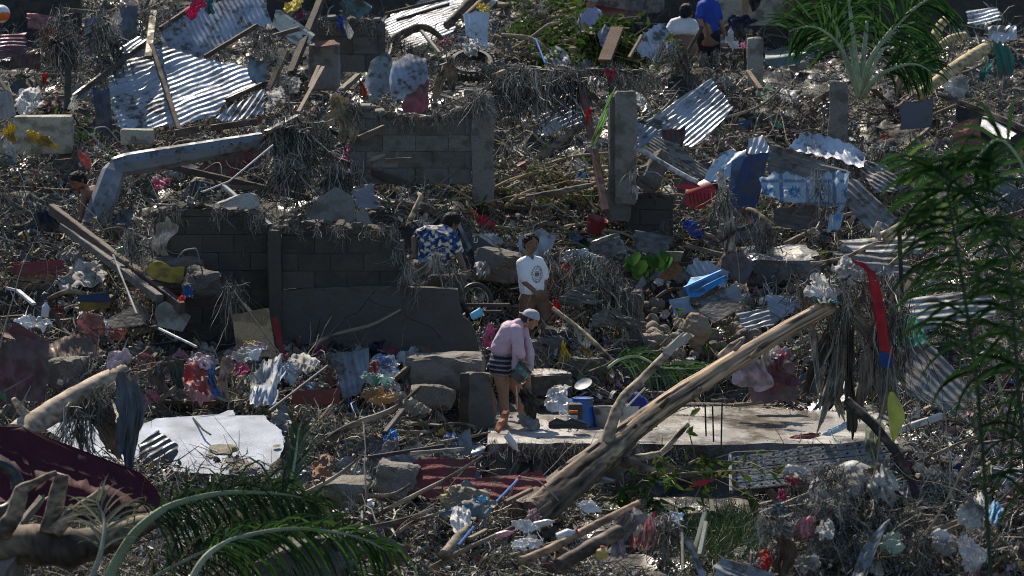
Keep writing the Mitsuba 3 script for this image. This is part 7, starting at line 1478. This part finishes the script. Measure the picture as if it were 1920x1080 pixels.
v = np.array(so.vertices); st_ = (np.floor((v[:, 2] + .1 * v[:, 0]) / .020) % 3 < 1)
c = np.where(st_[:, None], [[.22, .21, .24]], [[.018, .018, .03]])
put(part(w, 'shorts', 'dark shorts with pale stripes'), so, 'm_plain', c, smooth=True)
put(part(w, 'earring'), trimesh.creation.icosphere(1, .008).apply_translation(j(990, 603, -.1)), 'm_shiny', (.6, .6, .6))
bk = thing('bucket', 'dark green bucket tipped in the woman\'s hand', 'bucket')
a0, a1 = j(965, 712, -.22), j(987, 688, -.20)
M = place_m(a0, a1 - a0)
lathe([(0, 0), (.085, 0), (.09, .01), (.108, .20), (.114, .205), (.114, .215), (.102, .21), (.08, .015), (0, .015)], part(bk, 'body'), 'm_gloss', (.012, .04, .035), M)
m = trimesh.creation.cylinder(.1, .07, sections=30); v = np.array(m.vertices); 
put(part(bk, 'label_band', 'worn pale lettering band'), tube([a0 + (a1 - a0) * t for t in np.linspace(.45, .85, 6)], np.linspace(.1005, .106, 6), 30, cap=False), 'm_plain', (.10, .17, .17), amp=1.2, freq=40)
put(part(bk, 'handle'), tube([a1 + [-.10, -.02, .0], a1 + [-.03, -.06, .075], a1 + [.04, -.05, .05], a1 + [.09, 0, -.05]], .006, 6, sub=4), 'm_plain', (.3, .3, .3))
wk = thing('water', 'thin stream of water falling from the tipped bucket', 'water')
put(wk, tube([a0 + [.02, 0, -.07], a0 + [.03, -.01, -.2], a0 + [.032, -.01, -.36]], [.008, .006, .004], 6, sub=4, knob=.3), 'm_shiny', (.5, .55, .6))
rag('cloth', 'wet black cloth hanging from the woman\'s lower hand', 'cloth', 993, 756, 30, 66, (.02, .017, .024), hang=1, d=59.95, fold=.05)
rag('cloth', 'grey strands of wet straw and rag piled below the black cloth', 'cloth', 992, 796, 46, 22, GR, d=59.7, fold=.05)
put(thing('splintered_wood', 'red brown splintered wood piece standing at the woman\'s feet', 'wood'), beam_mesh(at(932, 808, 59.2), at(950, 770, 59.3), .10, .03, rough=.8, seg=.05, ragged=3.0), 'm_plain', (.30, .13, .08), amp=.5)

# ---- the boy in white
b = thing('person', 'boy in white T-shirt with a round print and brown shorts, standing', 'person')
j = J(63.4)
hd = j(995, 456)
body = head_parts(b, hd, (.42, -.88, -.16), (.04, -.1, 1), 1.10, SK2, (.012, .010, .010), hair=True)
body += hull_chain([(hd + [-.01, .01, -.08], .05), (j(993, 478), .046), (j(994, 488), .07)])
sN, sF = j(979, 494, -.07), j(1010, 492, .07)
body += [hull_of([(sN, .06), (sF, .06), (j(993, 515, -.02), .10), (j(998, 545), .095)]), hull_of([(j(996, 540), .10), (j(990, 560, -.04), .09), (j(1010, 558, .04), .09)])]
body += hull_chain([(j(989, 560, -.05), .085), (j(990, 598, -.06), .058), (j(992, 616, -.04), .05), (j(992, 636, -.02), .034)]) + hull_chain([(j(1012, 558, .04), .085), (j(1018, 596, .02), .058), (j(1016, 614, .04), .05), (j(1014, 634, .06), .034)])
for u in (992, 1014):
    a = j(u, 638, 0); body.append(hull_of([(a, .034), (a + [.05, -.08, -.03], .025), (a + [.07, -.12, -.035], .018)]))
e1, w1_ = j(983, 529, -.15), j(1003, 546, -.19)
body += hull_chain([(sN, .05), (e1, .038), (w1_, .028)]) + hand_balls(w1_, (.5, -.1, -.8), (.3, .9, .1), (.8, -.2, .5), 1.0, .35)
e2, w2_ = j(1021, 524, .10), j(1022, 548, .04)
body += hull_chain([(sF, .048), (e2, .036), (w2_, .028)]) + hand_balls(w2_, (.1, -.1, -1), (-.8, .3, 0), (.2, -.9, .1), 1.0, .35)
put(part(b, 'body'), soft(union(body), .018, 6), 'm_skin', SK2, smooth=True, amp=.15)
ts = [hull_of([(sN + [.0, 0, 0], .075), (sF, .075), (j(993, 486), .06), (j(990, 515, -.05), .118), (j(1000, 515, .04), .115), (j(991, 541, -.05), .125), (j(1004, 541, .04), .118)])]
ts += hull_chain([(sN, .075), (j(981, 510, -.11), .078), (j(982, 521, -.13), .072)]) + hull_chain([(sF, .072), (j(1018, 508, .09), .07), (j(1020, 518, .10), .062)])
t = soft(union(ts), .011, 5, .006, 5); v = np.array(t.vertices)
c = np.tile([.72, .72, .74], (len(v), 1)); ec = j(1007, 513)
x, z = (v[:, 0] - ec[0]) / .075, (v[:, 2] - ec[2]) / .115; r = np.hypot(x, z); th = np.arctan2(z, x); front = v[:, 1] < 63.42
dots = np.sin(th * 22) > -.35
c[front & (r < 1.0) & (r > .78) & dots] = (.05, .04, .06); c[front & (r < .66) & (r > .58)] = (.06, .05, .07)
c[front & (r < .46) & (np.abs(z) < .36)] = (.34, .31, .24); c[front & (r < .40) & (np.abs(z) < .14)] = (.12, .10, .09)
put(part(b, 'tshirt', 'white T-shirt with a round dark emblem'), t, 'm_plain', c, smooth=True)
ss = [hull_of([(j(998, 546), .12), (j(988, 562, -.05), .112), (j(1012, 560, .04), .112)]), hull_of([(j(989, 560, -.05), .112), (j(988, 594, -.06), .094)]), hull_of([(j(1012, 558, .04), .112), (j(1021, 592, .02), .094)])]
put(part(b, 'shorts', 'brown shorts'), soft(union(ss), .018, 4, .010, 6), 'm_plain', (.15, .085, .055), smooth=True, amp=.2)

# ---- the man in the floral shirt
b = thing('person', 'man in blue and cream floral shirt and turquoise shorts bending down behind the wall', 'person')
j = J(63.4)
hd = j(847, 416, .12)
body = head_parts(b, hd, (.75, .45, -.35), (.25, -.2, .9), 1.08, SK2, (.010, .009, .009), hair=True)
body += hull_chain([(hd + [-.03, -.02, -.06], .055), (j(842, 434, .08), .06)])
sL, sR, hp = j(800, 436, .06), j(850, 452, -.08), j(802, 482, 0)
body += [hull_of([(sL, .07), (sR, .07), (j(838, 434, .08), .07), (j(818, 460), .12), (hp, .12), (j(818, 486), .11)])]
body += hull_chain([(sL, .06), (j(778, 447, .1), .046), (j(777, 472, .02), .036)]) + hand_balls(j(777, 474, .02), (.1, -.1, -1), (1, 0, 0), (0, -1, .1), 1.0, .5)
body += hull_chain([(sR, .062), (j(861, 482, -.2), .047), (j(870, 500, -.3), .034)]) + hand_balls(j(870, 501, -.3), (.35, -.2, -.8), (-.3, .8, 0), (-.8, -.3, 0), 1.05, .5)
body += hull_chain([(j(796, 486), .11), (j(795, 530, .06), .075), (j(797, 566, .05), .045)]) + hull_chain([(j(816, 488), .11), (j(820, 530, .0), .075), (j(822, 566, .0), .045)])
for u in (797, 822):
    a = j(u, 570, .03); body.append(hull_of([(a, .036), (a + [.06, -.06, -.03], .026), (a + [.09, -.08, -.035], .02)]))
put(part(b, 'body'), soft(union(body), .02, 6), 'm_skin', SK2, smooth=True, amp=.15)
ts = [hull_of([(sL, .09), (sR, .09), (j(836, 434, .06), .09), (j(816, 460), .15), (hp + [0, 0, .02], .135), (j(824, 476), .135)]), hull_of([(sR, .09), (j(842, 478, -.06), .09), (j(826, 480), .10)])]
ts += hull_chain([(sL, .085), (j(788, 439, .08), .075)]) + hull_chain([(sR, .088), (j(857, 468, -.14), .085)])
t = soft(union(ts), .010, 4, .010, 8); v = np.array(t.vertices)
n1 = meshkit.fbm(v * 21 + 3, 3, 4); n2 = meshkit.fbm(v * 24 + 9, 3, 7)
c = np.where((n1 > .53)[:, None], [[.55, .49, .36]], np.where((n2 > .5)[:, None], [[.02, .07, .24]], [[.012, .025, .08]])); c[(n1 > .60)] = (.62, .55, .42); c[(np.abs(n1 - .53) < .012)] = (.03, .03, .05)
put(part(b, 'shirt', 'blue and cream floral shirt'), t, 'm_plain', c, smooth=True)
ss = [hull_of([(hp + [-.01, 0, -.02], .135), (j(816, 488), .13), (j(796, 500), .125)]), hull_of([(j(796, 494), .125), (j(795, 530, .05), .105)]), hull_of([(j(816, 494), .125), (j(820, 530), .105)])]
put(part(b, 'shorts', 'turquoise shorts'), soft(union(ss), .02, 4, .008, 9), 'm_plain', (.05, .24, .34), smooth=True, amp=.2)

put(thing('concrete_chunk', 'dark broken chunk of wall in front of the bending man in the floral shirt', 'concrete chunk'), rough_box(at(826, 538, 62.7), .62, .3, .34, .1, (.1, .06), .09, seed=71), 'm_grit', (.085, .08, .07))
put(thing('concrete_chunk', 'dark slanting rubble edge left of the bending man\'s knees', 'concrete chunk'), rough_box(at(786, 518, 62.75), .3, .25, .36, .3, (.0, .4), .09, seed=72), 'm_grit', (.07, .065, .058))
# ---- bare backed boy behind the steel post
b = thing('person', 'dark haired shirtless boy stooping behind the bent steel post, left', 'person')
j = J(66.3)
hd = j(146, 340)
body = head_parts(b, hd, (-.62, -.55, -.5), (-.4, -.1, .9), 1.15, SK2, (.008, .008, .008), hair=True)
body += hull_chain([(hd + [.05, .0, -.05], .055), (j(160, 352, .05), .06)]) + [hull_of([(j(160, 362, -.08), .07), (j(176, 356, .14), .07), (j(184, 372, .02), .11), (j(204, 408, .05), .11)])]
body += hull_chain([(j(160, 364, -.10), .055), (j(155, 392, -.14), .042), (j(152, 418, -.16), .032)]) + hand_balls(j(152, 419, -.16), (0, -.2, -1), (1, .2, 0), (0, -1, .1), 1.05, .4)
body += hull_chain([(j(204, 408), .11), (j(196, 450, .0), .08), (j(200, 482, .1), .045)]) + hull_chain([(j(212, 408, .1), .11), (j(212, 450, .1), .08), (j(214, 482, .2), .045)])
body += hull_chain([(j(178, 356, .16), .05), (j(172, 392, .2), .04), (j(166, 420, .16), .032)]) + hand_balls(j(166, 421, .16), (0, -.2, -1), (-1, .2, 0), (0, -1, .1), 1.05, .4)
put(part(b, 'body'), soft(union(body), .02, 6), 'm_skin', (.16, .075, .045), smooth=True, amp=.15)
put(part(b, 'shorts'), soft(union([hull_of([(j(203, 410), .125), (j(212, 410, .1), .125), (j(200, 440), .1), (j(212, 440, .1), .1)])]), .025, 4), 'm_plain', (.04, .04, .05), smooth=True)

# ---- people at the top
b = thing('person', 'person in a white T-shirt crouching with the back turned, at the top', 'person')
j = J(78.6); hd = j(1287, 22)
body = head_parts(b, hd, (.35, .9, -.15), (.05, 0, 1), 1.12, SK, (.010, .010, .012), hair=True, hair_back=.02)
body += hull_chain([(hd + [0, 0, -.07], .055), (j(1284, 36), .06)]) + [hull_of([(j(1264, 46), .07), (j(1298, 47), .07), (j(1278, 74), .13), (j(1282, 92), .15)])]
body += hull_chain([(j(1262, 46), .06), (j(1252, 66, -.05), .045), (j(1244, 84, -.15), .034)]) + hand_balls(j(1244, 85, -.15), (-.1, -.2, -1), (1, 0, 0), (0, -1, 0), 1.1, .5)
body += hull_chain([(j(1300, 48), .06), (j(1302, 66, .0), .045), (j(1296, 82, .1), .034)]) + hand_balls(j(1296, 83, .1), (0, .2, -1), (-1, 0, 0), (0, -1, 0), 1.1, .5)
body += hull_chain([(j(1276, 94), .12), (j(1270, 92, .4), .08), (j(1270, 122, .3), .05)]) + hull_chain([(j(1290, 94), .12), (j(1294, 92, .4), .08), (j(1294, 122, .3), .05)])
for u in (1270, 1294):
    a = j(u, 124, .3); body.append(hull_of([(a, .04), (a + [0, .12, -.03], .025)]))
put(part(b, 'body'), soft(union(body), .025, 5), 'm_skin', (.2, .10, .06), smooth=True, amp=.15)
ts = [hull_of([(j(1264, 45), .09), (j(1298, 46), .09), (j(1284, 38), .08), (j(1268, 56), .12), (j(1292, 56), .12)])] + hull_chain([(j(1263, 46), .085), (j(1257, 56, -.02), .08)]) + hull_chain([(j(1299, 47), .085), (j(1302, 57), .08)])
put(part(b, 'tshirt', 'white T-shirt'), soft(union(ts), .022, 5, .012, 11), 'm_plain', (.62, .61, .64), smooth=True, amp=.15)
put(part(b, 'shorts'), soft(hull_of([(j(1270, 92), .14), (j(1294, 92), .14), (j(1282, 84), .15)]), .03, 4), 'm_plain', (.19, .11, .08), smooth=True)
b = thing('person', 'person in a blue T-shirt standing at the top with the head out of frame', 'person')
j = J(79.4); hd = j(1334, -18)
body = head_parts(b, hd, (.8, -.3, -.3), (.2, 0, 1), 1.1, SK, (.010, .010, .012), hair=True)
body += hull_chain([(hd + [0, 0, -.08], .055), (j(1332, 0), .06)]) + [hull_of([(j(1316, 12, -.08), .07), (j(1342, 14, .1), .07), (j(1328, 60), .14)]), hull_of([(j(1328, 60), .13), (j(1322, 80), .13), (j(1336, 80), .13)])]
body += hull_chain([(j(1317, 12, -.12), .06), (j(1313, 38, -.16), .046), (j(1322, 62, -.2), .034)]) + hand_balls(j(1322, 63, -.2), (.1, 0, -1), (.8, .3, 0), (.2, -1, 0), 1.1, .4)
body += hull_chain([(j(1342, 15, .12), .06), (j(1350, 44, .1), .046), (j(1361, 68, .05), .034)]) + hand_balls(j(1361, 69, .05), (.3, 0, -1), (-.8, .3, 0), (.2, -1, 0), 1.1, .4)
body += hull_chain([(j(1320, 82), .11), (j(1320, 108), .07), (j(1320, 138), .05)]) + hull_chain([(j(1338, 82), .11), (j(1338, 108), .07), (j(1338, 138), .05)])
for u in (1320, 1338):
    a = j(u, 140); body.append(hull_of([(a, .04), (a + [.1, -.06, -.03], .025)]))
put(part(b, 'body'), soft(union(body), .025, 5), 'm_skin', (.22, .12, .075), smooth=True, amp=.15)
ts = [hull_of([(j(1317, 11, -.08), .09), (j(1341, 13, .1), .09), (j(1330, 2), .08), (j(1316, 56), .12), (j(1332, 58), .12)])] + hull_chain([(j(1317, 12, -.12), .085), (j(1314, 28, -.15), .075)]) + hull_chain([(j(1342, 15, .12), .085), (j(1347, 32, .12), .075)])
put(part(b, 'tshirt', 'bright blue T-shirt'), soft(union(ts), .022, 5, .014, 12), 'm_plain', (.015, .05, .30), smooth=True, amp=.2)
put(part(b, 'trousers'), soft(union([hull_of([(j(1320, 64), .13), (j(1336, 66), .13), (j(1320, 92), .11), (j(1338, 92), .11)])] + hull_chain([(j(1320, 90), .11), (j(1320, 130), .075)]) + hull_chain([(j(1338, 90), .11), (j(1338, 130), .075)])), .03, 4), 'm_plain', (.012, .012, .018), smooth=True)
b = thing('person', 'person in grey cap and lavender shirt half hidden behind the fallen crown, at the top', 'person')
j = J(80.2); hd = j(1107, 4)
body = head_parts(b, hd, (.4, -.8, -.3), (.1, 0, 1), 1.1, SK, (.010, .010, .012), hair=True, cap=(.26, .27, .30))
body += hull_chain([(hd + [0, 0, -.07], .055), (j(1108, 18), .06)]) + [hull_of([(j(1097, 28), .07), (j(1120, 28), .07), (j(1108, 52), .13), (j(1108, 80), .13)])]
body += hull_chain([(j(1096, 28), .06), (j(1092, 46, -.1), .046), (j(1098, 60, -.25), .034)]) + hand_balls(j(1098, 61, -.25), (.2, -.3, -.9), (.8, .3, 0), (.2, -1, 0), 1.1, .4)
body += hull_chain([(j(1121, 28), .06), (j(1125, 46, -.1), .046), (j(1118, 60, -.25), .034)]) + hand_balls(j(1118, 61, -.25), (-.2, -.3, -.9), (-.8, .3, 0), (-.2, -1, 0), 1.1, .4)
body += hull_chain([(j(1101, 82), .11), (j(1101, 110), .06)]) + hull_chain([(j(1116, 82), .11), (j(1116, 110), .06)])
put(part(b, 'body'), soft(union(body), .03, 5), 'm_skin', SK, smooth=True, amp=.15)
ts = [hull_of([(j(1097, 27), .09), (j(1120, 27), .09), (j(1108, 19), .08), (j(1100, 58), .13), (j(1116, 58), .13)])] + hull_chain([(j(1096, 28), .085), (j(1092, 42, -.06), .075)]) + hull_chain([(j(1121, 28), .085), (j(1125, 42, -.06), .075)])
put(part(b, 'shirt', 'lavender shirt'), soft(union(ts), .028, 5, .012, 13), 'm_plain', (.30, .30, .46), smooth=True, amp=.15)
put(part(b, 'shorts'), soft(hull_of([(j(1101, 84), .13), (j(1116, 84), .13), (j(1108, 76), .13)]), .03, 4), 'm_plain', (.05, .05, .07), smooth=True)

# ================================================================ small scraps strewn everywhere
Rs = np.random.default_rng(21)
KIND = [('plastic_scrap', 'small white plastic scrap lying in the debris', 'plastic scrap', WH, 'm_film', 'white plastic scraps in the debris'),
        ('cloth_scrap', 'small grey muddy cloth scrap lying in the debris', 'cloth scrap', GR, 'm_plain', 'grey cloth scraps in the debris'),
        ('cloth_scrap', 'small brown muddy cloth scrap lying in the debris', 'cloth scrap', BRN, 'm_plain', 'brown cloth scraps in the debris'),
        ('plastic_scrap', 'small pale grey plastic scrap lying in the debris', 'plastic scrap', WH2, 'm_plain', 'pale grey plastic scraps in the debris'),
        ('cloth_scrap', 'small navy cloth scrap lying in the debris', 'cloth scrap', NAVY, 'm_plain', 'navy cloth scraps in the debris'),
        ('plastic_scrap', 'small blue plastic scrap lying in the debris', 'plastic scrap', (.07, .13, .26), 'm_plain', 'blue plastic scraps in the debris'),
        ('cloth_scrap', 'small tan cloth scrap lying in the debris', 'cloth scrap', TAN, 'm_plain', 'tan cloth scraps in the debris'),
        ('cloth_scrap', 'small red cloth scrap lying in the debris', 'cloth scrap', (.33, .03, .035), 'm_plain', 'red cloth scraps in the debris')]
n_ = 0
while n_ < 240:
    u, v_ = Rs.uniform(-10, 1930), Rs.uniform(10, 1075); d = G(u, v_); q = at(u, v_, d)
    if Rs.random() > calm(q[0], q[1]) - .1 or (280 < u < 905 and 385 < v_ < 660) or (80 < u < 540 and 770 < v_ < 900): continue
    i = Rs.choice(8, p=[.26, .2, .15, .15, .08, .05, .07, .04]); nm, lab, cat, col, mat, grp = KIND[i]; n_ += 1
    s = Rs.choice([14, 20, 30], p=[.5, .35, .15]) * (d / 62) ** -1
    rag(nm, lab, cat, u, v_, s * Rs.uniform(.8, 1.5), s * Rs.uniform(.6, 1.2), np.array(col) * Rs.uniform(.7, 1.05), mat=mat, fold=.035, group=grp, seed=n_ * 37, n=9, d=d + .04, hang=float(Rs.random() < .25))

# ---- broken timbers, bare branches, crumpled roofing and concrete bits lying about
Rt = np.random.default_rng(33)
def free(u, v_):
    q = at(u, v_, G(u, v_))
    return not (Rt.random() > calm(q[0], q[1]) or (280 < u < 905 and 385 < v_ < 640) or (80 < u < 545 and 770 < v_ < 900) or (200 < u < 480 and 80 < v_ < 240) or (950 < u < 1120 and 430 < v_ < 800) or (150 < u < 500 and 255 < v_ < 430) or (770 < u < 880 and 400 < v_ < 520))
def spots(n):
    k = 0
    while k < n:
        u, v_ = Rt.uniform(-10, 1930), Rt.uniform(5, 1075)
        if free(u, v_): k += 1; yield u, v_
for u, v_ in spots(150):
    d = G(u, v_); s = 62 / d; a = Rt.uniform(-1, 1) ** 3 * 1.4; L = Rt.uniform(30, 140) * s
    P, Q = at(u - L / 2, v_ + math.sin(a) * L / 2, d - .08), at(u + L / 2 * math.cos(a), v_ - math.sin(a) * L / 2, d - .08 + math.sin(a) * L / 2 * d / F * 1.2 + Rt.normal(0, .12))
    i = Rt.integers(4); nm = ['brown', 'dark', 'pale', 'reddish brown'][i]
    put(thing('timber', nm + ' broken timber lying loose in the debris', 'timber', nm + ' broken timbers loose in the debris'), beam_mesh(P, Q, Rt.uniform(.04, .10), Rt.uniform(.025, .06), rough=.2, ragged=1.2, seed=abs(int(u))), 'm_plain', np.array([(.15, .115, .085), (.085, .065, .05), (.24, .20, .155), (.12, .085, .07)][i]), amp=.5, freq=9, mud=.5)
for cu, cv in spots(24):
    for _ in range(5):
        u, v_ = cu + Rt.normal(0, 34), cv + Rt.normal(0, 16)
        if not free(u, v_): continue
        d = G(u, v_); s = 62 / d; a = Rt.uniform(-1.3, 1.3); L = Rt.uniform(60, 190) * s; i = Rt.integers(4); nm = ['brown', 'dark', 'pale', 'reddish brown'][i]
        P, Q = at(u - L / 2 * math.cos(a), v_ + math.sin(a) * L * .3, d - .1), at(u + L / 2 * math.cos(a), v_ - math.sin(a) * L * .6, d - .12 + abs(math.sin(a)) * L * d / F * Rt.uniform(-.2, .8))
        put(thing('timber', nm + ' broken timber lying loose in the debris', 'timber', nm + ' broken timbers loose in the debris'), beam_mesh(P, Q, Rt.uniform(.06, .13), Rt.uniform(.03, .07), rough=.2, ragged=1.5, seed=abs(int(u))), 'm_plain', np.array([(.14, .11, .082), (.07, .055, .043), (.20, .17, .135), (.10, .07, .058)][i]), amp=.5, freq=9, mud=.5)
for u, v_ in spots(120):
    d = G(u, v_); s = 62 / d; a = Rt.uniform(-.9, .9); L = Rt.uniform(50, 210) * s; r = Rt.uniform(2.2, 7.5) * s
    log('branch', 'bare crooked branch lying loose in the debris', 'branch', [(u, v_, d - .1), (u + L * .35, v_ - a * L * .3 - Rt.uniform(-8, 14), d - .15), (u + L * .7, v_ - a * L * .5 + Rt.uniform(-12, 8), d - .1 + .3 * a), (u + L, v_ - a * L * .8, d - .05 + .4 * a)], [r, r * .9, r * .7, r * .4], (.27, .22, .16), BARK, .45, sides=7, sub=4, group='bare branches lying loose in the debris')
for u, v_ in spots(100):
    d = G(u, v_) - .1; s = 62 / d; w, h = Rt.uniform(22, 75) * s, Rt.uniform(16, 46) * s; t = np.sort(Rt.uniform(0, 6.28, 6)); an = Rt.uniform(-80, 80)
    poly = [(u + w * math.cos(x) * Rt.uniform(.7, 1.1), v_ + h * math.sin(x) * Rt.uniform(.7, 1.1)) for x in np.linspace(0, 6.28, 8)[:-1]]
    i = Rt.integers(4)
    roof(['crumpled grey scrap of roofing lying loose in the debris', 'crumpled dark scrap of roofing lying loose in the debris', 'crumpled rusty brown scrap of roofing lying loose in the debris', 'crumpled pale scrap of roofing lying loose in the debris'][i], poly, an, [(.20, .21, .225), (.09, .092, .10), (.15, .105, .085), (.33, .33, .335)][i], k=Rt.uniform(.5, 1.6), d=d, wrinkle=.035, dent=.06, group=['grey', 'dark', 'rusty', 'pale'][i] + ' scraps of roofing in the debris', rag=.02)
for u, v_ in spots(40):
    d = G(u, v_); r = Rt.uniform(6, 20) * 62 / d * d / F
    put(thing('concrete_chunk', 'broken grey brown chunk of concrete lying loose in the debris', 'concrete chunk', 'concrete chunks in the debris'), rough_box(at(u, v_, d - .05), r * 2.2, r * 1.8, r * 1.4, Rt.uniform(0, 3), (Rt.normal(0, .3), Rt.normal(0, .3)), r * .3, seed=abs(int(u))), 'm_grit', np.array((.19, .18, .16)) * Rt.uniform(.5, 1.3))
